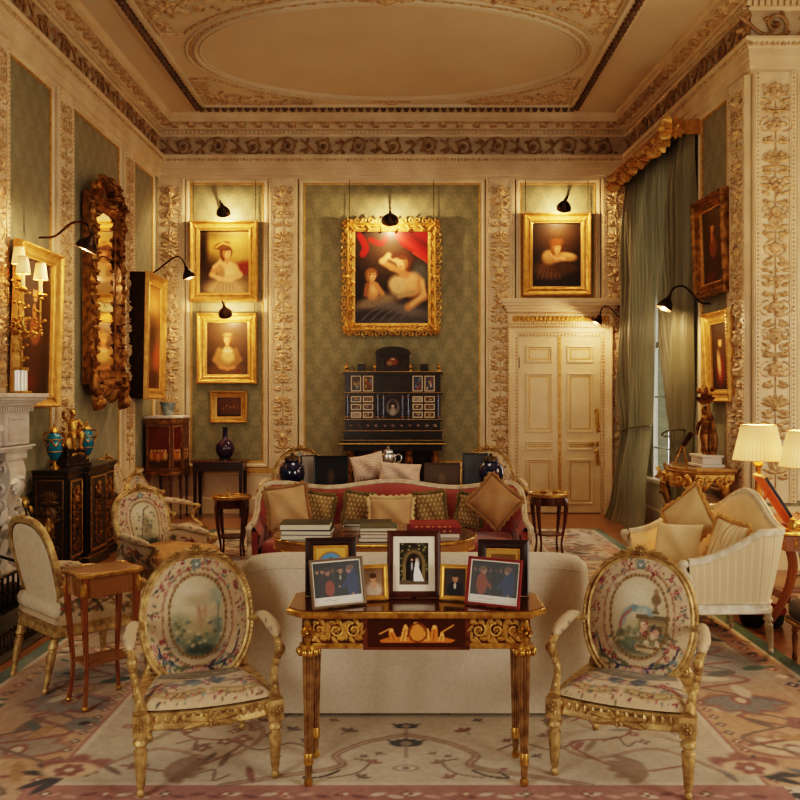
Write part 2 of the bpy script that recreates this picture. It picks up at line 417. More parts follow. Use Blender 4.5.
def parquet():
    m = bpy.data.materials.new('oak_floorboards'); m.use_nodes = True; nt = m.node_tree; bs = nt.nodes['Principled BSDF']; L = nt.links.new
    tc = nd(nt, 'ShaderNodeTexCoord'); br = nd(nt, 'ShaderNodeTexBrick'); L(tc.outputs['Object'], br.inputs['Vector'])
    br.inputs['Scale'].default_value = 1.0; br.inputs['Brick Width'].default_value = 2.4; br.inputs['Row Height'].default_value = 0.14
    br.inputs['Mortar Size'].default_value = 0.003; br.inputs['Color1'].default_value = lin4((156, 110, 72)); br.inputs['Color2'].default_value = lin4((138, 94, 58))
    br.inputs['Mortar'].default_value = lin4((58, 34, 18))
    nz = nd(nt, 'ShaderNodeTexNoise'); nz.inputs['Scale'].default_value = 5; mp = nd(nt, 'ShaderNodeMapping'); mp.inputs['Scale'].default_value = (0.6, 9, 1)
    L(tc.outputs['Object'], mp.inputs['Vector']); L(mp.outputs['Vector'], nz.inputs['Vector'])
    hs = nd(nt, 'ShaderNodeHueSaturation'); L(br.outputs['Color'], hs.inputs['Color'])
    ma = nd(nt, 'ShaderNodeMath', operation='MULTIPLY_ADD'); ma.inputs[1].default_value = 0.7; ma.inputs[2].default_value = 0.65
    L(nz.outputs['Fac'], ma.inputs[0]); L(ma.outputs[0], hs.inputs['Value']); L(hs.outputs['Color'], bs.inputs['Base Color'])
    bs.inputs['Roughness'].default_value = 0.28; bs.inputs['Coat Weight'].default_value = 0.2
    return m

# ------------------------------------------------------------------ wall frames: local x runs along the wall left to right, y goes into it, z up
M_BACK = T(0, BW, 0)
M_LEFT = T(LW, 0, 0) @ RZ(pi / 2)                        # local x = world Y
_ra = math.atan2(RY - BW, XR(RY) - XR(BW))
M_RIGHT = T(XR(BW), BW, 0) @ RZ(_ra)                     # local x = distance from the far corner
RLEN = math.hypot(RY - BW, XR(RY) - XR(BW))
M_RET = T(0, RY, 0)
def rx_of(Y): return (BW - Y) / (BW - RY) * RLEN         # world Y -> local x on the right wall
WALLM = dict(back=M_BACK, left=M_LEFT, right=M_RIGHT, ret=M_RET)

# ------------------------------------------------------------------ shell
X0, X1, Y0 = LW, 6.6, -1.6
b = MB(); b.add(*box(X0 - .2, X1 + .2, Y0 - .2, BW + .2, -0.12, 0)); struct('floor', b, parquet())
b = MB(); b.add(*box(X0 - .2, X1 + .2, Y0 - .2, BW + .2, HC, HC + 0.12)); struct('ceiling', b, CEIL)
b = MB(); b.add(*box(X0 - .2, XR(BW) + .3, 0, 0.15, 0, HC)); o = struct('wall_back', b, DAMASK); o.matrix_world = M_BACK
b = MB(); b.add(*box(Y0, BW + .15, 0, 0.15, 0, HC)); o = struct('wall_left', b, DAMASK2); o.matrix_world = M_LEFT
WY0, WY1, WZ0, WZ1 = 11.6, 10.05, 0.35, 4.5                # window opening on the right wall (world Y, Z)
wx0, wx1 = rx_of(WY0), rx_of(WY1)
b = MB(); b.add(*box(-.1, wx0, 0, 0.3, 0, HC)).add(*box(wx1, RLEN, 0, 0.3, 0, HC)).add(*box(wx0, wx1, 0, 0.3, 0, WZ0)).add(*box(wx0, wx1, 0, 0.3, WZ1, HC))
o = struct('wall_right', b, DAMASK2); o.matrix_world = M_RIGHT
b = MB(); b.add(*box(XR(RY), X1, 0, 0.15, 0, HC)); o = struct('wall_right_return', b, DAMASK2); o.matrix_world = M_RET
b = MB(); b.add(*box(X1, X1 + .15, Y0, RY, 0, HC)); struct('wall_far_right', b, CREAM)
b = MB(); b.add(*box(X0, X1, Y0 - .15, Y0, 0, HC)); struct('wall_behind', b, CREAM)

# sweep a moulding profile (projection, z) along the walls of the room
PATH = [(LW, 3.5), (LW, BW), (XR(BW), BW), (XR(RY), RY), (X1, RY)]
def off_path(d):
    p = [np.array(q) for q in PATH]; out = []
    seg = [(b_ - a_) / np.linalg.norm(b_ - a_) for a_, b_ in zip(p[:-1], p[1:])]; nr = [np.array((s[1], -s[0])) for s in seg]
    for i, q in enumerate(p):
        if i == 0: out.append(q + nr[0] * d)
        elif i == len(p) - 1: out.append(q + nr[-1] * d)
        else:
            n1, n2 = nr[i - 1], nr[i]; m = (n1 + n2) / (1 + n1 @ n2); out.append(q + m * d)
    return out
def sweep(prof, i0=0, i1=None):
    rings = [[(q[0], q[1], z) for q in off_path(d)[i0:i1]] for d, z in prof]
    return loft(rings, closed=False, caps=False)
b = MB(); b.add(*sweep([(0, 4.89), (.03, 4.89), (.03, 4.93), (.05, 4.94), (.05, 5.03), (.065, 5.035), (.065, 5.12), (.075, 5.125), (.10, 5.19), (.11, 5.2), (.11, 5.225), (.03, 5.225)]))
struct('trim_1', b, CREAM, smooth=False)
b = MB(); b.add(*sweep([(.03, 5.225), (.03, 5.50)])); struct('trim_2', b, FRZ, smooth=False)
b = MB(); b.add(*sweep([(.03, 5.5), (.05, 5.5), (.06, 5.53), (.06, 5.585), (.10, 5.59), (.12, 5.6), (.12, 5.665), (.235, 5.665), (.235, 5.72), (.25, 5.725), (.265, 5.75), (.27, HC), (.10, HC + .002)]))
struct('trim_3', b, CREAM, smooth=False)
# dado, skirting and chair rail
BASEP = [(.0, .62), (.02, .62), (.045, .60), (.045, .56), (.025, .55), (.025, .24), (.04, .235), (.05, .21), (.05, 0)]
_full = PATH; _dl, _dr = (518 - CX) * BW / FPX - .16, (600 - CX) * BW / FPX + .16
PATH = [(LW, 3.5), (LW, BW), (_dl, BW)]; b = MB(); b.add(*sweep(BASEP)); struct('baseboard_left', b, CREAM, smooth=False)
PATH = [(_dr, BW), (XR(BW), BW), (XR(RY), RY), (X1, RY)]; b = MB(); b.add(*sweep(BASEP)); struct('baseboard_right', b, CREAM, smooth=False)
PATH = _full

def wall_rows():
    """Egg-and-dart, dentils and brackets of the entablature, one mesh per moulding and wall."""
    k = 4
    spans = dict(back=(LW, XR(BW), 0), left=(5.0, BW, 0), right=(0, RLEN, 0), ret=(XR(RY), 5.2, 0))
    for nm, (a, c, _) in spans.items():
        M = WALLM[nm]
        ina = .12 if nm in ('back',) else (.0 if nm in ('left',) else (.12 if nm == 'right' else -.1)); inc = .12 if nm in ('back', 'left') else (-.1 if nm == 'right' else 0)
        s0, s1 = a + ina, c - inc
        b = MB(); n = int((s1 - s0) / .1)
        for i in range(n):
            x = s0 + (i + .5) * (s1 - s0) / n
            b.at(T(x, -.085, 5.157) @ RX(R(-30))); leafr(b, 0, .035, .075, .06, -pi / 2, .025); blob(b, .05, 0, .014, .03, .02, 6)
        o = struct('trim_%d' % k, b, CREAM2, ang=80); o.matrix_world = M; k += 1
        b = MB(); st = .062; n = int((s1 - s0) / st)
        for i in range(n):
            x = s0 + (i + .5) * st; b.add(*box(x - .02, x + .02, -.095, -.05, 5.53, 5.578))
        o = struct('trim_%d' % k, b, CREAM, smooth=False); o.matrix_world = M; k += 1
        b = MB(); st = .235; n = int((s1 - s0 - .1) / st)
        for i in range(n):
            x = s0 + .05 + (i + .5) * (s1 - s0 - .1) / n; b.reset()
            pr = [(x - .045, 5.607), (x + .045, 5.607), (x + .045, 5.664), (x - .045, 5.664)]
            b.add(*prism(pr, -.225, -.11))
            b.at(T(x + .115, -.17, 5.663) @ RX(R(-90))); rosette(b, 0, 0, .045, .025, 6); b.reset()
            b.at(T(x, -.226, 5.635)); leafr(b, 0, .03, .06, .07, -pi / 2, .02); b.reset()
        o = struct('trim_%d' % k, b, CREAM2, ang=60); o.matrix_world = M; k += 1
        # frieze relief: running acanthus scrolls
        b = MB(); b.at(T(0, -.03, 5.362)); per = .50; n = max(1, int((s1 - s0) / per)); per = (s1 - s0) / n
        for i in range(n):
            x = s0 + (i + .5) * per; sg = 1 if i % 2 else -1
            sp = spiral(x, 0, .122, .03, pi * (0.5 if sg > 0 else -0.5), 1.35 * -sg)
            tail = [(x - per * .62, sg * -.09), (x - per * .45, sg * -.02), (x - per * .25, sg * .085)]
            vine(b, cat(tail + sp[:1], 5).tolist() + sp[1:], [.015, .02, .019, .015], .06)
            rosette(b, x, 0, .045, .035, 6)
            for j in (2, 6, 10, 14):
                q = sp[j]; a = math.atan2(q[1], q[0] - x); leafr(b, q[0], q[1], .075, .05, a - sg * .6, .035, -sg * .8)
            leafr(b, x - per * .45, sg * -.02, .13, .06, sg * 1.0, .035, sg * 1.2); leafr(b, x - per * .5, sg * -.04, .11, .055, -sg * .5, .03, -sg * 1.1)
            leafr(b, x - per * .5, sg * .03, .1, .05, sg * 2.2, .03, sg)
            blob(b, x - per * .5, sg * .085, .025, .025, .03, 7); blob(b, x + per * .38, sg * .09, .022, .022, .03, 7)
        b.reset()
        o = struct('trim_%d' % k, b, FRZR, ang=70); o.matrix_world = M; k += 1
    return k
TRIM = wall_rows()

# carved pilaster: flat panel, beaded borders, candelabrum of masks, garlands, fruit and shells
def pilaster_mesh(w, z0, z1, seed=0):
    g = MB(); g.add(*box(-w / 2, w / 2, -.05, 0, z0, z1))
    r = MB(); r.at(T(0, -.05, 0)); q = random.Random(seed)
    hw = w / 2 - .035
    for sx in (-1, 1):
        g.add(*box(sx * hw - .022, sx * hw + .022, -.062, -.05, z0, z1))
        beads(r, (sx * hw, z0), (sx * hw, z1), .042, .0135, .022, 6, .017)
        g.add(*box(sx * (hw - .03) - .006, sx * (hw - .03) + .006, -.06, -.05, z0, z1 - .03))
    W = hw - .05; z = z1 - .08
    vine(r, [(0, z1 - .1), (0, z0 + .1)], .007, .02)
    i = 0
    units = ['mask', 'urn', 'shell', 'bunch', 'leafs', 'disc', 'bunch2', 'urn']
    while z - .30 > z0:
        u = units[i % len(units)]; i += 1; h = .30; c = z - h / 2; r.at(T(0, -.05, c) @ SC(1.2, .95, .98) @ T(0, 0, -c))
        if u == 'mask':
            blob(r, 0, c + .02, .055, .075, .045, 10); blob(r, 0, c + .09, .06, .03, .05, 8); blob(r, 0, c + .01, .012, .03, .07, 6); blob(r, -.02, c + .035, .013, .008, .055, 6); blob(r, .02, c + .035, .013, .008, .055, 6); blob(r, 0, c - .035, .022, .008, .05, 6)
            for s in (-1, 1): vine(r, spiral(s * W * .62, c + .06, .045, .01, pi / 2, -s * 1.2, 14), .008, .03); vine(r, spiral(s * W * .55, c - .08, .06, .015, -pi / 2, s * 1.1, 14), .008, .03); leafr(r, s * .04, c - .08, .1, .045, pi / 2 - s * 1.0, .03)
            vine(r, cat([(-W * .9, c - .1), (0, c - .14), (W * .9, c - .1)], 5), .009, .03)
        elif u == 'urn':
            cluster(r, 0, c, .09, .085, .045, 13, seed + i); blob(r, 0, c + .11, .022, .03, .045, 8); blob(r, 0, c + .14, .035, .012, .04, 8)
            for s in (-1, 1): vine(r, spiral(s * .06, c, .085, .06, pi / 2, -s * .5, 10), .008, .03); leafr(r, s * .03, c - .1, .1, .045, -pi / 2 + s * .7, .03)
        elif u == 'shell':
            fan(r, 0, c - .06, .13, .04, 7, .1, .9); blob(r, 0, c - .08, .03, .025, .05, 8)
            for s in (-1, 1): leafr(r, s * .02, c - .1, .11, .05, -pi / 2 + s * 1.1, .03, s * .5)
        elif u in ('bunch', 'bunch2'):
            cluster(r, 0, c, .075, .12, .05, 14, seed + 3 * i, .3)
            for s in (-1, 1):
                for k in range(3): leafr(r, s * .05, c - .08 + k * .08, .085, .045, pi / 2 - s * (1.0 + .2 * k), .03)
        elif u == 'leafs':
            for s in (-1, 1):
                leafr(r, 0, c - .1, .16, .06, pi / 2 - s * .55, .035, s * .4); leafr(r, 0, c - .12, .12, .05, pi / 2 - s * 1.15, .03); vine(r, spiral(s * W * .6, c + .08, .04, .01, -pi / 2, s * 1.2, 12), .007, .03)
            blob(r, 0, c + .06, .045, .06, .05, 9)
        else:
            blob(r, 0, c, .06, .06, .035, 14); 
            for s in (-1, 1): vine(r, spiral(0, c, .085, .085, pi / 2, -s * .5, 12), .009, .028); leafr(r, s * .03, c + .09, .09, .045, pi / 2 - s * .8, .03); leafr(r, s * .03, c - .09, .09, .045, -pi / 2 + s * .8, .03)
        r.at(T(0, -.05, 0))
        for s in (-1, 1): leafr(r, s * .02, c - h * .5, .12, .05, -pi / 2 + s * 1.2, .035, s * .6); leafr(r, s * W * .95, c, .1, .045, pi / 2 + s * .9, .03, s); blob(r, s * W * .8, c - h * .45, .018, .018, .03, 6)
        z -= h
    r.reset(); return g, r
PW = 0.42
pg, pr_ = pilaster_mesh(PW, 0.66, 4.895, 5)
def pilaster(M, x, n, first=[None]):
    if first[0] is None:
        a = struct('trim_%d' % n, pg, CREAM, smooth=False); c = struct('trim_%d' % (n + 1), pr_, CREAM2, ang=75); first[0] = (a, c)
    else:
        a, c = [o.copy() for o in first[0]]; a.name = 'trim_%d' % n; c.name = 'trim_%d' % (n + 1); COL.objects.link(a); COL.objects.link(c)
    for o in (a, c): o.matrix_world = M @ T(x, 0, 0)
for px in (171.0, 283.5, 500.0, 615.0):
    pilaster(M_BACK, (px - CX) * BW / FPX, TRIM); TRIM += 2
for Y in (6.1, 7.47, 8.95, 11.0):
    pilaster(M_LEFT, Y, TRIM); TRIM += 2
pilaster(M_RIGHT, RLEN - .24, TRIM); TRIM += 2
pilaster(M_RET, XR(RY) + .205, TRIM); TRIM += 2

# gilded fillets and frames round the silk panels
def fillet(M, x0, x1, z0, z1, m, n, wd=.05, dp=.03):
    b = MB(); b.add(*rframe(x1 - x0, z1 - z0, [(0, 0), (0, dp), (wd * .4, dp), (wd * .6, dp * .6), (wd, dp * .5), (wd, 0)], (x0 + x1) / 2, (z0 + z1) / 2))
    o = struct('trim_%d' % n, b, m, smooth=False); o.matrix_world = M
bk = lambda px: (px - CX) * BW / FPX
for x0, x1 in ((bk(186.5), bk(268)), (bk(299.5), bk(484.5)), (bk(516), bk(599.5))):
    z0 = 3.08 if x0 > 1.2 else .68
    fillet(M_BACK, x0, x1, z0, 4.89, CREAM, TRIM, .06, .035); TRIM += 1
    fillet(M_BACK, x0 + .062, x1 - .062, z0 + .062, 4.83, OLDG, TRIM, .022, .02); TRIM += 1
for y0, y1 in ((6.32, 7.24), (7.70, 8.72), (9.18, 10.78), (11.23, 12.2)):
    fillet(M_LEFT, y0, y1, .68, 4.89, CREAM, TRIM, .05, .03); TRIM += 1
    fillet(M_LEFT, y0 + .052, y1 - .052, .73, 4.84, OLDG, TRIM, .018, .018); TRIM += 1
fillet(M_RIGHT, rx_of(9.72), rx_of(8.92), .68, 4.89, CREAM, TRIM, .05, .03); TRIM += 1
fillet(M_RIGHT, rx_of(9.66), rx_of(8.98), .73, 4.84, OLDG, TRIM, .02, .02); TRIM += 1
fillet(M_RET, XR(RY) + .43, 5.6, .68, 4.89, CREAM, TRIM, .05, .03); TRIM += 1
fillet(M_RET, XR(RY) + .48, 5.55, .73, 4.84, OLDG, TRIM, .02, .02); TRIM += 1
# fret band under the panels of the back wall
b = MB()
for x0, x1 in ((LW + .05, bk(508)), (bk(607), XR(BW) - .03)):
    b.add(*box(x0, x1, -.055, 0, .585, .665)); n = int((x1 - x0) / .06)
    for i in range(n):
        x = x0 + (i + .5) * .06; b.add(*box(x - .018, x + .018, -.068, -.05, .605, .65))
o = struct('trim_%d' % TRIM, b, OLDG, smooth=False); o.matrix_world = M_BACK; TRIM += 1

# ------------------------------------------------------------------ ceiling plasterwork (built facing down: local x = world x, z = world y)
MC = T(0, 0, HC) @ RX(pi / 2) @ SC(1, -1, 1)                # local (x, -h, z) -> (x, z, HC-h)
MC = Matrix(((1, 0, 0, 0), (0, 0, 1, 0), (0, 1, 0, HC), (0, 0, 0, 1)))
ox, oy, orx, ory = -.2, 10.2, 2.31, 1.43
cx0, cx1, cy0, cy1 = -2.86, 2.33, 8.55, 11.9
def ceil_trim(b, m, ang=70):
    global TRIM
    o = struct('trim_%d' % TRIM, b, m, ang=ang); TRIM += 1; return o
b = MB(); b.at(MC)
for wdt, rr, h in ((.03, 0, .03), (.02, .1, .025), (.018, -.06, .02)):
    e = np.array([(ox + (orx + rr) * math.cos(t), -.0, oy + (ory + rr) * math.sin(t)) for t in np.linspace(0, 2 * pi, 97)[:-1]]); b.add(*tube(e, wdt, 6, closed=True, up=(0, -1, 0)))
b.add(*rframe(cx1 - cx0 + .3, cy1 - cy0 + .3, [(0, 0), (0, .03), (.05, .04), (.06, 0)], (cx0 + cx1) / 2, (cy0 + cy1) / 2))
b.add(*rframe(cx1 - cx0 - .0, cy1 - cy0 - .0, [(0, 0), (0, .03), (.05, .04), (.06, 0)], (cx0 + cx1) / 2, (cy0 + cy1) / 2))
ceil_trim(b, CEIL)
b = MB(); b.at(MC)
for x0, z0, x1, z1 in ((cx0 - .07, cy0 - .07, cx0 - .07, cy1 + .07), (cx1 + .07, cy0 - .07, cx1 + .07, cy1 + .07), (cx0 - .07, cy1 + .07, cx1 + .07, cy1 + .07), (cx0 - .07, cy0 - .07, cx1 + .07, cy0 - .07)):
    beads(b, (x0, z0), (x1, z1), .105, .044, .07, 7)
ceil_trim(b, mat('ceiling_bead', (112, 84, 50), .5, col2=(84, 60, 34), scale=10))
b = MB(); b.at(MC)
for k in range(72):
    t = 2 * pi * k / 72; x, z = ox + (orx + .05) * math.cos(t), oy + (ory + .05) * math.sin(t)
    ta = math.atan2(ory * math.cos(t), -orx * math.sin(t)); leafr(b, x, z, .11, .05, ta, .02); blob(b, x, z, .018, .018, .02, 6)
for sx in (0, 1):                                            # cartouches at the far and near ends of the oval
    z = oy + (ory + .06) * (1 if sx else -1); blob(b, ox, z, .12, .08, .06, 12)
    for s in (-1, 1): vine(b, spiral(ox + s * .13, z, .06, .015, pi / 2, -s * 1.2, 12), .014, .04); leafr(b, ox + s * .1, z, .2, .08, 0 if s > 0 else pi, .03, .3 * s)
for sx in (-1, 1):                                           # spandrels: tapering acanthus sprays
    for sz in (-1, 1):
        ex, ez = (cx0 if sx < 0 else cx1), (cy0 if sz < 0 else cy1)
        A = np.array((ex - sx * .16, ez - sz * .14)); q = random.Random(sx * 3 + sz)
        ang0 = math.atan2(-sz, 0); ang1 = math.atan2(0, -sx)
        for (dx, dz, L) in ((-sx, 0, 1.35), (0, -sz, .78)):
            pts = [A + np.array((dx, dz)) * L * t + np.array((-sx * (dz != 0), -sz * (dx != 0))) * (.05 * math.sin(9 * t) + .06 * (1 - t)) for t in np.linspace(0, 1, 14)]
            vine(b, pts, [.02, .015, .006], .03)
            for j in range(2, 14, 2):
                a = math.atan2(dz, dx)
                for s in (-1, 1): leafr(b, pts[j][0], pts[j][1], .15 - .006 * j, .06, a + s * .9, .03, s * .8)
                blob(b, pts[j][0], pts[j][1], .025, .025, .035, 6)
        c0 = A + np.array((-sx * .22, -sz * .2)); rosette(b, c0[0], c0[1], .13, .05, 8)
        for k in range(6): a = k * pi / 3 + .4; leafr(b, c0[0] + .1 * math.cos(a), c0[1] + .1 * math.sin(a), .16, .07, a, .035, .9)
        for k in range(3): vine(b, spiral(c0[0] - sx * (.3 + .2 * k), c0[1] - sz * .02, .075 - .015 * k, .015, pi * k, 1.3, 14), .011, .03)
        # bordered triangle round each spray
        n = 16; arc = [(ox + sx * (orx + .2) * math.cos(t), oy + sz * (ory + .2) * math.sin(t)) for t in np.linspace(.42, 1.12, n)]
        vine(b, arc, .016, .03); vine(b, [arc[0], (ex - sx * .1, arc[0][1]), (ex - sx * .1, ez - sz * .1), (arc[-1][0], ez - sz * .1), arc[-1]], .016, .03)
ceil_trim(b, CREAM2)

# ------------------------------------------------------------------ double door with surround
dx0, dx1, dz1 = bk(518), bk(600), 2.58
b = MB(); zc = dz1
b.add(*loft([[(dx0 - a, -d, 0), (dx0 - a, -d, zc + a), (dx1 + a, -d, zc + a), (dx1 + a, -d, 0)] for a, d in ((.0, .02), (.0, .06), (.05, .06), (.06, .08), (.12, .09), (.14, .12), (.16, .12), (.16, 0))], closed=False, caps=False))
w0, w1 = dx0 - .16, dx1 + .16
b.add(*box(w0, w1, -.10, 0, zc + .16, zc + .36))
for pz, pd, e in ((zc + .36, .14, .02), (zc + .40, .17, .05), (zc + .44, .24, .10), (zc + .48, .27, .13)): b.add(*box(w0 - e, w1 + e, -pd, 0, pz, pz + .042))
b.add(*box(w0 - .1, w1 + .1, -.2, 0, zc + .52, zc + .545))
struct('trim_%d' % TRIM, b, CREAM, smooth=False).matrix_world = M_BACK; TRIM += 1
b = MB(); b.at(T(0, -.1, 0))
n = 22
for i in range(n):
    x = w0 + .06 + (i + .5) * (w1 - w0 - .12) / n; blob(b, x, zc + .26, .026, .05, .02, 7); leafr(b, x + .03, zc + .2, .1, .03, pi / 2, .015)
for zz in (.185, .34): beads(b, (w0, zc + zz), (w1, zc + zz), .04, .013, .018)
b.at(T(0, -.12, 0)); beads(b, (dx0 - .15, .02), (dx0 - .15, zc + .15), .04, .011, .012); beads(b, (dx1 + .15, .02), (dx1 + .15, zc + .15), .04, .011, .012); beads(b, (w0, zc + .15), (w1, zc + .15), .04, .011, .012)
b.at(T(0, -.062, 0)); beads(b, (dx0 - .025, .02), (dx0 - .025, zc), .05, .014, .014); beads(b, (dx1 + .025, .02), (dx1 + .025, zc), .05, .014, .014); beads(b, (dx0, zc + .025), (dx1, zc + .025), .05, .014, .014)
struct('trim_%d' % TRIM, b, OLDG, ang=75).matrix_world = M_BACK; TRIM += 1
mid = (dx0 + dx1) / 2
droot = thing('door_1', None, None); droot['kind'] = 'structure'; droot.matrix_world = M_BACK
for s, (a, c) in enumerate(((dx0 + .004, mid - .004), (mid + .004, dx1 - .004))):
    b = MB(); w = c - a; m_ = (a + c) / 2
    b.add(*box(a, c, -.045, -.005, .012, dz1 - .004))
    lf = obj('door_leaf', b, DOORP, droot, smooth=False)
    for (z0, z1) in ((.13, .80), (.92, 1.06), (1.18, 2.05), (2.2, 2.45)):
        b = MB(); b.add(*rframe(w - .2, z1 - z0, [(0, .045), (0, .062), (.02, .066), (.03, .05), (.045, .05), (.05, .046)], m_, (z0 + z1) / 2)); obj('panel_moulding', b, DOORP, lf, smooth=False)
        b = MB(); b.add(*rframe(w - .205, z1 - z0 - .005, [(.045, .046), (.045, .053), (.06, .053), (.06, .046)], m_, (z0 + z1) / 2)); obj('gilt_line', b, OLDG, lf, smooth=False)
b = MB(); b.add(*box(mid - .022, mid + .022, -.062, -.046, .012, dz1 - .004)); b.at(T(0, -.062, 0)); beads(b, (mid, .05), (mid, dz1 - .02), .05, .012, .012); obj('meeting_bead', b, OLDG, droot)
kx = dx1 - .14
b = MB(); b.at(T(kx, -.05, 1.02) @ RX(pi / 2)); b.add(*lathe([(.03, 0), (.03, .008), (.012, .012), (.012, .04), (.03, .05), (.034, .065), (.026, .08), (.0, .084)], 16)); obj('door_knob', b, BRASS, droot)
for z, h in ((1.36, .2), (.82, .13)):
    b = MB(); b.at(T(dx1 - .05, -.046, z)); blob(b, 0, 0, .03, h, .012, 14)
    for k in range(-3, 4): leafr(b, 0, k * h * .25, .05, .03, pi / 2 + .6 * k, .016)
    obj('finger_plate', b, BRASS, droot)
b = MB(); b.add(*box(dx1 - .075, dx1 - .03, -.06, -.045, .98, 1.05)); obj('lock_plate', b, BRASS, droot, bevel=.004)
for z in (.38, 2.2):
    b = MB(); b.at(T(dx0 + .008, -.05, z)); b.add(*lathe([(.008, -.08), (.008, .08)], 8)); obj('hinge', b, BRONZE, droot)

# ------------------------------------------------------------------ window behind the curtains
wr = thing('window_1', None, None); wr['kind'] = 'structure'; wr.matrix_world = M_RIGHT
b = MB(); b.add(*rframe(wx1 - wx0, WZ1 - WZ0, [(0, -.12), (0, -.06), (.09, -.06), (.09, -.12)], (wx0 + wx1) / 2, (WZ0 + WZ1) / 2))
b.add(*box(wx0, wx1, .07, .11, 2.36, 2.44)); b.add(*box((wx0 + wx1) / 2 - .02, (wx0 + wx1) / 2 + .02, .075, .105, WZ0, WZ1))
for z in (1.02, 1.7, 3.1, 3.8): b.add(*box(wx0, wx1, .08, .10, z - .012, z + .012))
obj('window_frame', b, mat('white_window_paint', (225, 222, 212), .4), wr, smooth=False)
b = MB(); b.add(*box(wx0 + .05, wx1 - .05, .088, .094, WZ0 + .05, WZ1 - .05))
gm = bpy.data.materials.new('window_glass'); gm.use_nodes = True
gb = gm.node_tree.nodes['Principled BSDF']; gb.inputs['Transmission Weight'].default_value = 1.0; gb.inputs['Roughness'].default_value = 0.0; gb.inputs['IOR'].default_value = 1.02
obj('window_pane', b, gm, wr, smooth=False)
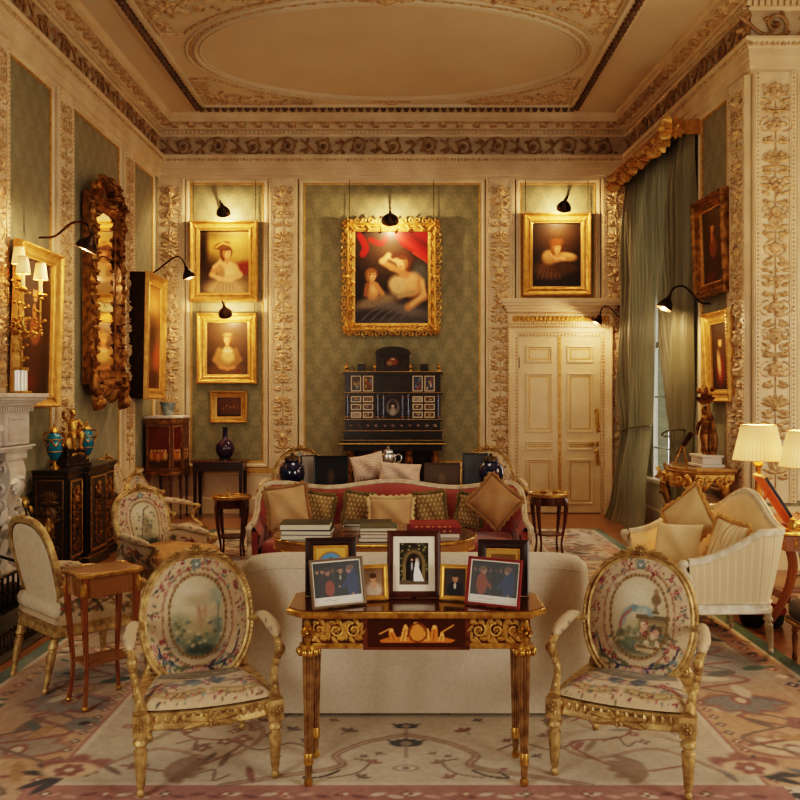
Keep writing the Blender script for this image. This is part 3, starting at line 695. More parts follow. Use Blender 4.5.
# ------------------------------------------------------------------ paintings
def portrait(kind, W, H):
    c = CV(1.0, H / W, 110, (70, 50, 30)); h = H / W
    skin, skin2 = (236, 186, 130), (200, 140, 88)
    sk, sk2, sk3 = (232, 186, 138), (206, 152, 104), (166, 112, 72)
    def head(x, y, r, hair, turn=1, hat=None):
        c.ell(x - turn * r * .1, y + r * .25, r * 1.15, r * 1.2, hair, soft=.2); c.ell(x - turn * r * .5, y - r * .5, r * .6, r * .9, hair, soft=.3)
        c.ell(x + turn * r * .08, y - r * 1.2, r * .42, r * .7, sk2, soft=.2); c.ell(x, y, r * .74, r * 1.0, sk2, soft=.12); c.ell(x + turn * r * .18, y + r * .02, r * .56, r * .86, sk, soft=.25)
        c.ell(x - turn * r * .5, y - r * .1, r * .25, r * .7, sk3, soft=.5, al=.6); c.ell(x, y + r * .85, r * .8, r * .4, hair, soft=.3)
        for e in (-.18, .42): c.ell(x + turn * r * e, y + r * .12, r * .13, r * .07, (84, 52, 34), soft=.4); c.line([(x + turn * r * (e - .16), y + r * .3), (x + turn * r * (e + .14), y + r * .32)], r * .035, (120, 78, 50))
        c.line([(x + turn * r * .2, y + r * .1), (x + turn * r * .24, y - r * .22)], r * .05, sk3, .7); c.ell(x + turn * r * .16, y - r * .48, r * .2, r * .07, (176, 84, 66), soft=.3); c.ell(x + turn * r * .35, y - r * .25, r * .2, r * .18, (222, 150, 116), soft=.6, al=.6)
    if kind == 'shawl':                                    # lady in white leaning on her arm, landscape behind
        c.rect(0, 1, 0, h, (120, 96, 50)); c.ell(.65, h * .8, .6, .3, (196, 164, 96), soft=.8); c.ell(.66, h * .6, .45, .14, (206, 172, 104), soft=.8, al=.7); c.ell(.3, h * .93, .3, .1, (112, 92, 52), soft=.8)
        c.rect(0, .17, 0, h, (56, 42, 24), soft=.05); c.ell(.2, h * .3, .3, .3, (74, 56, 30), soft=.6); c.ell(.92, h * .4, .22, .13, (136, 54, 36), soft=.4); c.ell(.3, 0, .5, .2, (46, 34, 22), soft=.6)
        c.ell(.52, h * .06, .42, .24, (190, 160, 116), soft=.3); [c.line([(.3 + .08 * k, 0), (.42 + .04 * k, h * .24)], .012, (160, 130, 90), .7) for k in range(6)]
        c.ell(.55, h * .36, .19, .2, (214, 178, 128), soft=.2); c.ell(.62, h * .34, .12, .16, (232, 200, 150), soft=.35); c.ell(.44, h * .3, .06, .14, (176, 140, 96), soft=.5)
        c.line([(.7, h * .42), (.78, h * .3), (.62, h * .24)], .06, (216, 182, 132)); c.line([(.42, h * .46), (.3, h * .36), (.26, h * .3)], .055, sk2); c.line([(.26, h * .3), (.4, h * .24), (.62, h * .22)], .042, sk); c.line([(.3, h * .42), (.42, h * .5), (.46, h * .56)], .035, sk); c.ell(.53, h * .47, .1, .05, sk, soft=.3)
        head(.54, h * .63, .105, (98, 62, 32)); c.ell(.46, h * .75, .16, .075, (120, 80, 44), .3, .2); c.line([(.34, h * .72), (.46, h * .79), (.6, h * .76)], .018, (196, 156, 96))
    elif kind == 'seated':                                 # lady in pale dress with folded hands
        c.rect(0, 1, 0, h, (84, 64, 42)); c.ell(.6, h * .6, .4, .45, (112, 86, 56), soft=.9)
        c.ell(.5, h * .1, .44, .16, (120, 90, 58), soft=.3); c.ell(.5, h * .32, .22, .2, (176, 142, 92), soft=.2); c.ell(.52, h * .38, .15, .16, (216, 184, 128), soft=.25); c.line([(.32, h * .46), (.24, h * .3), (.36, h * .18)], .07, (176, 138, 88)); c.line([(.68, h * .46), (.76, h * .3), (.62, h * .17)], .065, (156, 120, 76))
        c.line([(.34, h * .17), (.5, h * .13), (.64, h * .16)], .04, sk2); c.ell(.5, h * .5, .09, .05, sk, soft=.3); c.ell(.5, h * .46, .12, .03, (226, 206, 166), soft=.3); c.line([(.44, h * .555), (.56, h * .555)], .01, (50, 36, 24))
        head(.5, h * .67, .105, (126, 92, 56), -1); c.ell(.5, h * .755, .1, .04, (166, 134, 92), soft=.4); c.ell(.76, h * .1, .04, .025, (130, 46, 34))
    elif kind == 'group':                                  # small dark interior
        c.rect(0, 1, 0, h, (84, 54, 30)); c.ell(.3, h * .7, .3, .3, (112, 74, 38), soft=.8); c.ell(.75, h * .5, .25, .4, (128, 88, 48), soft=.8)
        for x, z, r in ((.3, .3, .09), (.42, .4, .08), (.55, .34, .09), (.68, .33, .08)): c.ell(x, h * z, r, r * 1.5, (112, 76, 42), soft=.5); c.ell(x, h * z + .12, .03, .04, (176, 130, 84), soft=.4)
        c.rect(0, 1, 0, h * .12, (56, 36, 20), soft=.05)
    elif kind == 'drapery':                                # reclining figure, child, red hangings
        c.rect(0, 1, 0, h, (50, 36, 24)); c.ell(.45, h * .78, .26, .26, (100, 74, 44), soft=.9)
        c.line(cat([(.08, h * .95), (.16, h * .82), (.12, h * .74)], 5), .035, (170, 40, 30)); c.line(cat([(.22, h * .9), (.36, h * .86), (.44, h * .92)], 5), .03, (160, 36, 28)); c.poly([(.5, h), (1, h), (1, h * .62), (.86, h * .72), (.62, h * .84)], (150, 32, 24)); c.line([(.58, h * .94), (.98, h * .7)], .035, (196, 56, 42)); c.line([(.7, h * .98), (1, h * .82)], .03, (110, 22, 18)); c.line([(.8, h * .76), (.98, h * .66)], .02, (206, 76, 56))
        c.ell(.88, h * .52, .12, .18, (96, 98, 94), soft=.4); c.ell(.55, h * .1, .6, .2, (92, 88, 92), soft=.3); c.ell(.3, h * .24, .32, .09, (150, 132, 108), .25, .4); c.ell(.62, h * .16, .34, .06, (126, 118, 112), -.2, .5); c.ell(.2, h * .1, .3, .08, (70, 66, 70), .1, .5); [c.line(cat([(.1 + .12 * k, h * .04), (.24 + .12 * k, h * .14), (.42 + .1 * k, h * .2)], 4), .012, (120, 114, 114), .6) for k in range(5)]
        c.ell(.74, h * .42, .17, .16, sk2, -.4, .15); c.ell(.77, h * .45, .12, .12, sk, -.4, .4); c.ell(.58, h * .42, .12, .13, (216, 186, 144), .3, .25); c.line([(.6, h * .3), (.78, h * .34)], .03, (186, 160, 120)); c.line([(.88, h * .46), (.92, h * .3), (.72, h * .19)], .05, sk2); c.line([(.9, h * .46), (.93, h * .32), (.76, h * .21)], .025, sk)
        head(.64, h * .65, .095, (116, 72, 40), -1); c.line([(.7, h * .53), (.5, h * .61), (.38, h * .67)], .04, sk2); c.line([(.38, h * .67), (.46, h * .73), (.6, h * .66)], .034, sk); c.ell(.62, h * .66, .04, .03, sk, soft=.3); c.line([(.52, h * .72), (.66, h * .77), (.78, h * .68)], .028, (96, 56, 32))
        c.ell(.25, h * .36, .09, .12, sk2, soft=.2); c.ell(.27, h * .38, .05, .08, sk, soft=.5); c.line([(.3, h * .42), (.38, h * .33)], .032, sk2); c.line([(.18, h * .42), (.16, h * .32)], .03, sk3); head(.24, h * .52, .07, (150, 104, 58))
    elif kind == 'child':                                  # small child leaning over a bundle, dark ground
        c.rect(0, 1, 0, h, (46, 34, 22)); c.ell(.5, h * .82, .3, .22, (110, 78, 40), soft=1.0); c.ell(.48, h * .6, .3, .22, (92, 64, 34), soft=.8)
        c.ell(.36, h * .28, .32, .2, (104, 76, 46), soft=.3); [c.line([(.12 + .09 * k, h * .14), (.28 + .04 * k, h * .42)], .014, (140, 104, 64), .6) for k in range(6)]; c.ell(.66, h * .3, .26, .12, (92, 66, 40), soft=.4); c.ell(.36, h * .46, .15, .13, (186, 144, 92), soft=.25); c.ell(.34, h * .5, .09, .08, (214, 174, 118), soft=.5)
        c.ell(.7, h * .47, .2, .085, (196, 150, 98), -.15, .3); c.ell(.72, h * .5, .14, .04, (226, 184, 130), -.15, .5); c.line([(.36, h * .5), (.5, h * .43), (.64, h * .44)], .045, sk2); c.line([(.38, h * .51), (.5, h * .45), (.62, h * .46)], .02, sk); c.ell(.63, h * .45, .045, .03, sk, soft=.3)
        head(.5, h * .6, .10, (142, 88, 42)); c.ell(.5, h * .7, .13, .06, (150, 92, 44), soft=.4)
    elif kind == 'tall':                                   # standing figure, dark
        c.rect(0, 1, 0, h, (60, 42, 26)); c.ell(.5, h * .5, .4, .6, (92, 64, 36), soft=.9); c.ell(.5, h * .2, .2, .36, (86, 58, 34)); c.ell(.5, h * .48, .17, .2, (150, 96, 56)); c.ell(.46, h * .62, .06, .1, skin2); c.ell(.48, h * .74, .08, .1, (212, 160, 106)); c.ell(.48, h * .8, .09, .05, (70, 44, 24)); c.ell(.34, h * .1, .2, .1, (116, 56, 36), soft=.5)
    elif kind == 'robe':                                   # figure with pale sash
        c.rect(0, 1, 0, h, (56, 40, 26)); c.ell(.6, h * .6, .35, .5, (92, 68, 38), soft=.9); c.ell(.5, h * .3, .26, .36, (132, 56, 34), soft=.4); c.ell(.42, h * .4, .1, .3, (206, 176, 128), .15, .4); c.ell(.5, h * .7, .1, .11, (222, 172, 116)); c.ell(.5, h * .77, .12, .05, (86, 56, 30))
    elif kind == 'land':                                   # warm landscape
        c.rect(0, 1, 0, h, (120, 84, 46)); c.ell(.5, h * .8, .8, .3, (196, 150, 90), soft=.8); c.ell(.3, h * .5, .3, .4, (80, 60, 30), soft=.5); c.ell(.75, h * .3, .3, .3, (176, 96, 58), soft=.6); c.ell(.4, h * .1, .6, .2, (88, 56, 30), soft=.4)
    c.noise(5, 3, 3); c.a = 255 * (np.clip(c.a, 0, 255) / 255) ** 1.3; return c
WALLROT = dict(back=0.0, left=pi / 2, right=_ra, ret=0.0)
def wall_loc(wall, x, z, d):
    return WALLM[wall] @ Vector((x, -d, z))
def painting(label, wall, x, z, w, h, fw, kind, dep=.11, gap=.02, tilt=0.0, ornate=False, plate=False, chain=None, m=GILT, liner=True, thick=None, name='framed_painting', group=None):
    o = thing(name, label, 'painting', wall_loc(wall, x, z, gap), 0, group); o.rotation_euler = (tilt, 0, WALLROT[wall])
    b = MB(); b.add(*rframe(w, h, [(0, 0), (0, dep * .7), (fw * .08, dep * .95), (fw * .22, dep), (fw * .34, dep * .8), (fw * .42, dep * .62), (fw * .66, dep * .5), (fw * .76, dep * .62), (fw * .86, dep * .55), (fw, dep * .32), (fw, 0)]))
    if not ornate:
        b.at(T(0, -dep * .95, 0))
        for (p, q) in (((-w / 2 + fw * .15, -h / 2), (-w / 2 + fw * .15, h / 2)), ((w / 2 - fw * .15, -h / 2), (w / 2 - fw * .15, h / 2)), ((-w / 2, h / 2 - fw * .15), (w / 2, h / 2 - fw * .15)), ((-w / 2, -h / 2 + fw * .15), (w / 2, -h / 2 + fw * .15))): beads(b, p, q, .035, .012, .012)
        b.at(T(0, -dep * .5, 0))
        for sx in (-1, 1):
            for sz in (-1, 1):
                for k in range(3): leafr(b, sx * (w / 2 - fw * .25), sz * (h / 2 - fw * .25), fw * .9, fw * .45, math.atan2(-sz, -sx) + (k - 1) * .75, .02)
        b.reset()
    fr = obj('frame', b, m, o, ang=50)
    if liner:
        b = MB(); b.add(*rframe(w - 2 * fw + .012, h - 2 * fw + .012, [(0, dep * .3), (.004, dep * .38), (.018, dep * .34), (.022, dep * .1)])); obj('liner', b, GILTB, fr, smooth=False)
    if ornate:
        b = MB(); b.at(T(0, -dep * .6, 0)); q = random.Random(4); ox_, oz_ = w / 2 - .02, h / 2 - .02
        def edge(p0, p1, n, nx, nz):
            for i in range(n):
                t = (i + .5) / n; x_, z_ = p0[0] + (p1[0] - p0[0]) * t, p0[1] + (p1[1] - p0[1]) * t; a = math.atan2(p1[1] - p0[1], p1[0] - p0[0]); s = 1 if i % 2 else -1
                k = .025 + .03 * abs(math.sin(t * pi * 2))
                vine(b, spiral(x_ + nx * k, z_ + nz * k, .045, .012, a + pi / 2 * s, s * 1.1, 12), .012, .04); leafr(b, x_, z_, .12, .055, a + s * .4, .035, s * .8); leafr(b, x_ - nx * .05, z_ - nz * .05, .09, .04, a + pi + s * .5, .03, .6)
        edge((-ox_, oz_), (ox_, oz_), 13, 0, 1); edge((-ox_, -oz_), (ox_, -oz_), 13, 0, -1); edge((-ox_, -oz_), (-ox_, oz_), 16, -1, 0); edge((ox_, -oz_), (ox_, oz_), 16, 1, 0)
        for sx in (-1, 1):
            for sz in (-1, 1):
                rosette(b, sx * ox_, sz * oz_, .085, .05, 8)
                for k in (-1, 0, 1): leafr(b, sx * ox_, sz * oz_, .16, .075, math.atan2(-sz, -sx) + k * .78, .05, .3 * k)
        for (cx_, cz_) in ((0, oz_ + .02), (0, -oz_ - .02), (-ox_ - .02, 0), (ox_ + .02, 0)):
            up = cz_ != 0; fan(b, cx_, cz_, .07, .04, 7, 0 if cz_ >= 0 else 1, 1 if cz_ >= 0 else 2); blob(b, cx_, cz_, .06, .04, .05, 10)
        obj('carved_ornament', b, GILTB, fr, ang=75)
    if thick:
        b = MB(); b.add(*rframe(w - .02, h - .02, [(0, 0), (0, -thick), (.05, -thick), (.05, 0)])); obj('backing_box', b, BRONZE, o, smooth=False)
    cv = portrait(kind, w - 2 * fw, h - 2 * fw)
    cb = flat_paint(cv, w - 2 * fw + .01, h - 2 * fw + .01, 0, 0, -dep * .12); obj('canvas', cb, PAINTV, o, smooth=False)
    if plate:
        b = MB(); b.add(*box(-.11, .11, -dep * .75, -dep * .4, -h / 2 + .015, -h / 2 + .06)); obj('name_plate', b, GILTB, o, bevel=.004)
    if chain:
        for sx in (-1, 1):
            b = MB(); x_ = sx * (w / 2 - .04); b.add(*tube([(x_, -.02, h / 2 - .02), (x_, -.012, chain - z)], .0045, 5)); obj('hanging_chain', b, BRONZE, o)
    return o
def pb(px, py): p = P(px, py, BW - .06); return p.x, p.z
def bpaint(label, x0, x1, y0, y1, fw, kind, **kw):
    (ax, az), (bx, bz) = pb(x0, y1), pb(x1, y0)
    return painting(label, 'back', (ax + bx) / 2, (az + bz) / 2, bx - ax, bz - az, fw, kind, **kw)
bpaint('gilt-framed portrait of a lady in white with raised hand, under a lamp, topmost of three', 190, 258, 221, 302, .125, 'shawl', chain=4.88)
bpaint('gilt-framed portrait of a seated lady in pale dress with small name plate on frame', 197, 257, 313, 384, .125, 'seated', plate=True, chain=3.07)
bpaint('small gilt-framed dark interior scene hanging above the purple vase', 210, 247, 391, 423, .08, 'group', dep=.06)
bpaint('large painting with red drapery and reclining figure in ornate carved gilt frame', 346.5, 436.5, 223, 331.5, .11, 'drapery', dep=.11, ornate=True, chain=4.88)
bpaint('gilt-framed dark painting of a child leaning on a bundle, above the door', 523, 591, 213, 296, .13, 'child', chain=4.88)
painting('large gilt-framed dark picture hanging behind the candelabrum on the left wall', 'left', 8.07, 2.36, .94, 1.52, .12, 'tall', dep=.09, gap=.1, tilt=R(1.5))
painting('gilt-framed picture in a deep dark shadow box on the left wall near corner cabinet', 'left', 11.38, 2.5, .82, 1.66, .13, 'land', dep=.06, gap=.25, tilt=R(1), thick=.2)
painting('upper gilt-framed dark portrait on the right wall beside the curtain', 'right', rx_of(9.22), 3.34, .84, 1.09, .14, 'tall', dep=.09, gap=.05, tilt=R(2), m=GILTD)
painting('lower gilt-framed portrait with red robe on the right wall above the gilt console', 'right', rx_of(9.03), 2.13, .68, .97, .12, 'robe', dep=.08, gap=.05, tilt=R(2), m=GILT)
painting('narrow gilt-framed picture half hidden by curtain in the far right corner', 'right', rx_of(12.2), 2.75, .3, 1.5, .07, 'tall', dep=.1, gap=.03)

# ------------------------------------------------------------------ picture lamps
LAMPS = []
def picture_lamp(label, base, mid, tip, target, sr=.085, energy=60, size=60, tilt=None):
    base, tip, target = Vector(base), Vector(tip), Vector(target)
    o = thing('picture_lamp', label, 'wall lamp', base, 0, 'bronze picture lamps')
    L = [Vector(q) - base for q in ([base] + list(mid) + [tip])]
    b = MB(); b.add(*tube(cat([tuple(q) for q in L], 6), .011, 7)); obj('curved_arm', b, BRONZE, o)
    b = MB(); d = (target - tip).normalized() if tilt is None else Vector(tilt).normalized(); rot = d.to_track_quat('-Z', 'Y').to_matrix().to_4x4()
    b.at(Matrix.Translation(tip - base) @ rot)
    pr = [(.012, .03), (.018, .02), (.02, 0), (.03, -.02), (sr * .62, -.05), (sr * .92, -.09), (sr, -.125), (sr * 1.02, -.14), (sr * .97, -.14), (sr * .88, -.09), (sr * .55, -.05), (.02, -.02)]
    b.add(*lathe(pr, 22)); obj('bell_shade', b, BRONZE, o)
    b = MB(); b.at(Matrix.Translation(tip - base) @ rot); b.add(*sphere((0, 0, -.085), (.028, .028, .035), 10, 7))
    obj('light_bulb', b, mat('lit_bulb', (255, 220, 150), .4, emit=(255, 200, 110), emits=12), o)
    ld = bpy.data.lights.new('picture_glow', 'POINT'); ld.energy = energy; ld.color = (1.0, .66, .36); ld.shadow_soft_size = .018
    lo = bpy.data.objects.new('picture_glow', ld); COL.objects.link(lo); lo.location = tip + d * .155
    LAMPS.append(lo); return o
def back_lamp(label, px, py, out, frame_top_py, tgt_py, sr, energy, size=75):
    tip = P(px, py - 9, BW - out); x = P(px, py, BW - .1).x
    top = P(px, frame_top_py, BW - .04); base = Vector((x, BW - .035, P(px, frame_top_py - 6, BW).z))
    mid = [(x, BW - .16, base.z + .06), (x + .01, BW - out * .7, tip.z + .10)]
    return picture_lamp(label, base, mid, tip, (P(px, tgt_py, BW).x, BW - .02, P(px, tgt_py, BW).z), sr, energy, 150, tilt=(0, 1.0, -1))
E = 42
back_lamp('bronze lamp arching over the portrait of the lady with raised hand', 222, 214, .42, 222, 258, .1, E, 100)
back_lamp('bronze lamp arching over the portrait of the seated lady', 224, 316, .40, 314, 350, .1, E * .8, 95)
back_lamp('bronze lamp arching over the large painting with red drapery', 390, 222, .45, 222, 272, .125, E * 1.25, 105)
back_lamp('bronze lamp arching over the painting above the door', 565, 209, .42, 214, 252, .105, E, 100)
tp = P(186, 268, 11.25); picture_lamp('bronze lamp reaching out from the shadow box picture', (LW + .26, 11.35, 3.36), [P(160, 268, 11.3), P(175, 257, 11.25), P(182, 259, 11.25)], tp, (LW + .3, 11.4, 2.7), .085, E * .7, 90, tilt=(.35, .1, -1))
tp = P(92, 236, 7.75); picture_lamp('bronze lamp on a long arm above the picture behind the candelabrum', (LW + .18, 8.0, 3.2), [P(55, 236, 7.9), P(72, 223, 7.8), P(86, 224, 7.75)], tp, (LW + .2, 8.0, 2.7), .1, E * 1.0, 95, tilt=(-.45, -.05, -1))
tp = P(669, 297, 9.3); picture_lamp('bronze lamp reaching from the right wall in front of the green curtain', wall_loc('right', rx_of(9.3), 2.72, .06), [P(700, 302, 9.3), P(685, 287, 9.3), P(674, 288, 9.3)], tp, wall_loc('right', rx_of(9.3), 2.45, 0), .085, E * .9, 110, tilt=(-.45, 0, -1))
tp = P(600, 314, 12.0); picture_lamp('bronze lamp reaching from the right wall corner beside the door', wall_loc('right', rx_of(12.2), 2.80, .14), [P(618, 316, 12.0), P(610, 308, 12.0), P(603, 307, 12.0)], tp, wall_loc('right', rx_of(12.1), 2.3, .1), .085, E * .5, 110, tilt=(-.5, 0, -1))

# ------------------------------------------------------------------ carved giltwood mirror
hw, hh = .40, .98
o = thing('giltwood_mirror', 'tall carved giltwood mirror with scrolling frame on the left wall', 'mirror', wall_loc('left', 9.95, 2.92, .03), pi / 2)
b = MB(); b.add(*rframe(2 * hw + .2, 2 * hh + .2, [(0, 0), (0, .1), (.03, .13), (.09, .13), (.13, .1), (.16, .09), (.16, 0)])); fr = obj('frame', b, GILTD, o)
b = MB(); b.add(*box(-hw + .04, hw - .04, -.08, -.07, -hh + .04, hh - .04)); obj('mirror_glass', b, mat('mirror_silvering', (200, 190, 170), .06, metal=1.0), o)
b = MB(); b.at(T(0, -.11, 0)); q = random.Random(9)
for s in (-1, 1):
    for k in range(17):
        z = -hh - .05 + k * (2 * hh + .1) / 16; wob = .05 * math.sin(k * .95)
        vine(b, spiral(s * (hw + .07 + wob), z, .06, .015, q.random() * 6, s * 1.3, 14), .015, .06); leafr(b, s * (hw + .06 + wob), z, .14, .05, pi / 2 + s * (-.9 + 1.8 * (k % 2)), .06, s * .8); leafr(b, s * (hw + .05), z + .05, .12, .05, pi / 2 - s * .3, .05, -s * .5)
        blob(b, s * (hw + .03), z + .06, .03, .03, .07)
    vine(b, cat([(s * .3, hh + .1), (s * .4, hh + .18), (s * .24, hh + .27), (s * .1, hh + .22)], 6), [.05, .035, .02], .1)
    vine(b, cat([(s * .48, -hh + .05), (s * .52, -hh - .12), (s * .4, -hh - .24), (s * .24, -hh - .14)], 6), [.05, .06, .04], .12)
    blob(b, s * .42, -hh - .24, .09, .12, .1, 10); blob(b, s * .42, -hh - .31, .07, .09, .13, 10)
    for k in range(6): leafr(b, s * (.05 + .07 * k), hh + .14 + .07 * math.sin(k), .2, .11, pi / 2 - s * (.2 + .2 * k), .1, -s * .6); leafr(b, s * (.05 + .07 * k), -hh - .1, .18, .09, -pi / 2 + s * (.2 + .2 * k), .1, s * .6)
fan(b, 0, hh + .12, .2, .12, 9); rosette(b, 0, hh + .1, .11, .12); blob(b, 0, hh + .3, .05, .08, .1); fan(b, 0, -hh - .05, .26, .12, 9, 1.1, 1.9); cluster(b, 0, -hh - .14, .3, .1, .12, 16, 3)
obj('carved_scrollwork', b, GILTD, fr, ang=80)

# ------------------------------------------------------------------ curtains and pelmet
CURT = mat('sage_silk_curtain', (108, 102, 74), 0.45, col2=(126, 119, 88), scale=2.2, stretch=(3, 3, .6), sheen=.5)
nt = CURT.node_tree; bs = nt.nodes['Principled BSDF']; out = nt.nodes['Material Output']
tl = nd(nt, 'ShaderNodeBsdfTranslucent'); tl.inputs['Color'].default_value = lin4((170, 164, 124)); mx = nd(nt, 'ShaderNodeMixShader'); mx.inputs[0].default_value = .1
nt.links.new(bs.outputs[0], mx.inputs[1]); nt.links.new(tl.outputs[0], mx.inputs[2]); nt.links.new(mx.outputs[0], out.inputs['Surface'])
def curtain(label, keys, folds, amp, seed, ret=False):
    """keys: (z, y_near, y_far, distance from wall) down the drop, world Y."""
    o = thing('curtain', label, 'curtain', (0, 0, 0), 0, 'sage silk curtains of the window'); o.matrix_world = M_RIGHT
    keys = np.array(keys)[::-1]; q = random.Random(seed); ph = [q.random() * 6 for _ in range(4)]
    def fn(u, v):
        z = keys[0, 0] + (keys[-1, 0] - keys[0, 0]) * v
        a, c, d = [np.interp(z, keys[:, 0], keys[:, k]) for k in (1, 2, 3)]
        Y = a + (c - a) * u; sq = min(1.0, abs(c - a) / 1.2)
        f = (1 - .35 * min(1, max(0, (z - 4.2) / .3))) * math.sin(u * folds * 2 * pi + ph[0] + .3 * math.sin(z * 1.1)) + .45 * math.sin(u * folds * 3.7 * pi + ph[1] + .6 * math.sin(z * 1.7)); w_ = amp * (.55 + .45 * math.sin(u * 3 + ph[2]) ** 2)
        d = d * (min(1.0, .25 + u / .1) if ret else 1.0); w_ = w_ * (min(1.0, .15 + u / .1) if ret else 1.0)
        return (rx_of(Y), -(d + w_ * f + .02 * math.sin(z * 3 + u * 9)), z)
    b = MB(); b.add(*gridf(fn, folds * 14, 60)); obj('silk_drop', b, CURT, o, ang=180)
    return o
cn = curtain('near sage silk curtain tied back beside the gilt console', [(4.72, 9.74, 10.68, .16), (4.3, 9.74, 10.68, .18), (3.2, 9.74, 10.66, .2), (2.4, 9.76, 10.5, .2), (1.8, 9.8, 10.22, .2), (1.35, 9.86, 10.1, .2), (1.22, 9.86, 10.1, .2), (.8, 9.82, 10.14, .18), (.01, 9.8, 10.16, .16)], 11, .062, 2, True)
cf = curtain('far sage silk curtain catching daylight, trailing on floor by the door', [(4.72, 10.78, 11.95, .16), (4.3, 10.78, 11.95, .18), (3.2, 10.76, 11.95, .2), (2.4, 10.8, 11.93, .22), (1.8, 10.88, 11.9, .24), (1.35, 10.95, 11.8, .24), (1.22, 10.95, 11.8, .24), (.8, 10.85, 11.84, .3), (.2, 10.75, 11.9, .36), (.01, 10.72, 11.92, .42)], 11, .066, 5)
for par, a, c in ((cn, 9.84, 10.12), (cf, 10.93, 11.82)):
    b = MB(); m_ = (rx_of(a) + rx_of(c)) / 2; w = abs(rx_of(a) - rx_of(c)) / 2 + .03
    b.add(*tube([(m_ + w * math.cos(t), -.22 + .12 * math.sin(t), 1.28 + .05 * math.cos(t)) for t in np.linspace(0, 2 * pi, 33)[:-1]], .012, 8, closed=True)); obj('tieback', b, mat('curtain_cord', (98, 90, 60), .8), par)
o = thing('curtain_pelmet', 'carved gilt curtain pelmet with hanging leaf garland below the cornice', 'pelmet', (0, 0, 0)); o.matrix_world = M_RIGHT
a, c = rx_of(12.05), rx_of(9.68)
b = MB()
b.add(*loft([[(a, 0, z), (a, -d, z), (c, -d, z), (c, 0, z)] for z, d in ((4.69, .30), (4.69, .33), (4.73, .34), (4.76, .31), (4.80, .32), (4.83, .36), (4.86, .36), (4.86, .0))], closed=False, caps=False)); obj('cornice_box', b, GILT, o, smooth=False)
b = MB(); b.at(T(0, -.35, 0)); q = random.Random(3); n = 20
for k in range(n):
    x = a + (c - a) * (k + .5) / n; dr = .1 + .10 * abs(math.sin(k * pi / 5.0)); z = 4.72 - dr * .5
    cluster(b, x, z, .055, .055, .09, 6, k, .4)
    for j in range(4): leafr(b, x, z + .03, .13, .06, q.random() * 2 * pi, .1, q.random() * 1.4 - .7)
obj('leaf_garland', b, GILT, o, ang=75)
b = MB(); b.at(T(c - .04, -.36, 4.76)); rosette(b, 0, 0, .15, .1, 12); blob(b, 0, 0, .06, .06, .14, 10); obj('corner_rosette', b, GILTB, o)
b = MB(); b.at(T(c, -.31, 4.76) @ RZ(pi / 2)); rosette(b, 0, 0, .13, .08, 12); blob(b, 0, 0, .05, .05, .1, 10); obj('corner_rosette', b, GILTB, o)
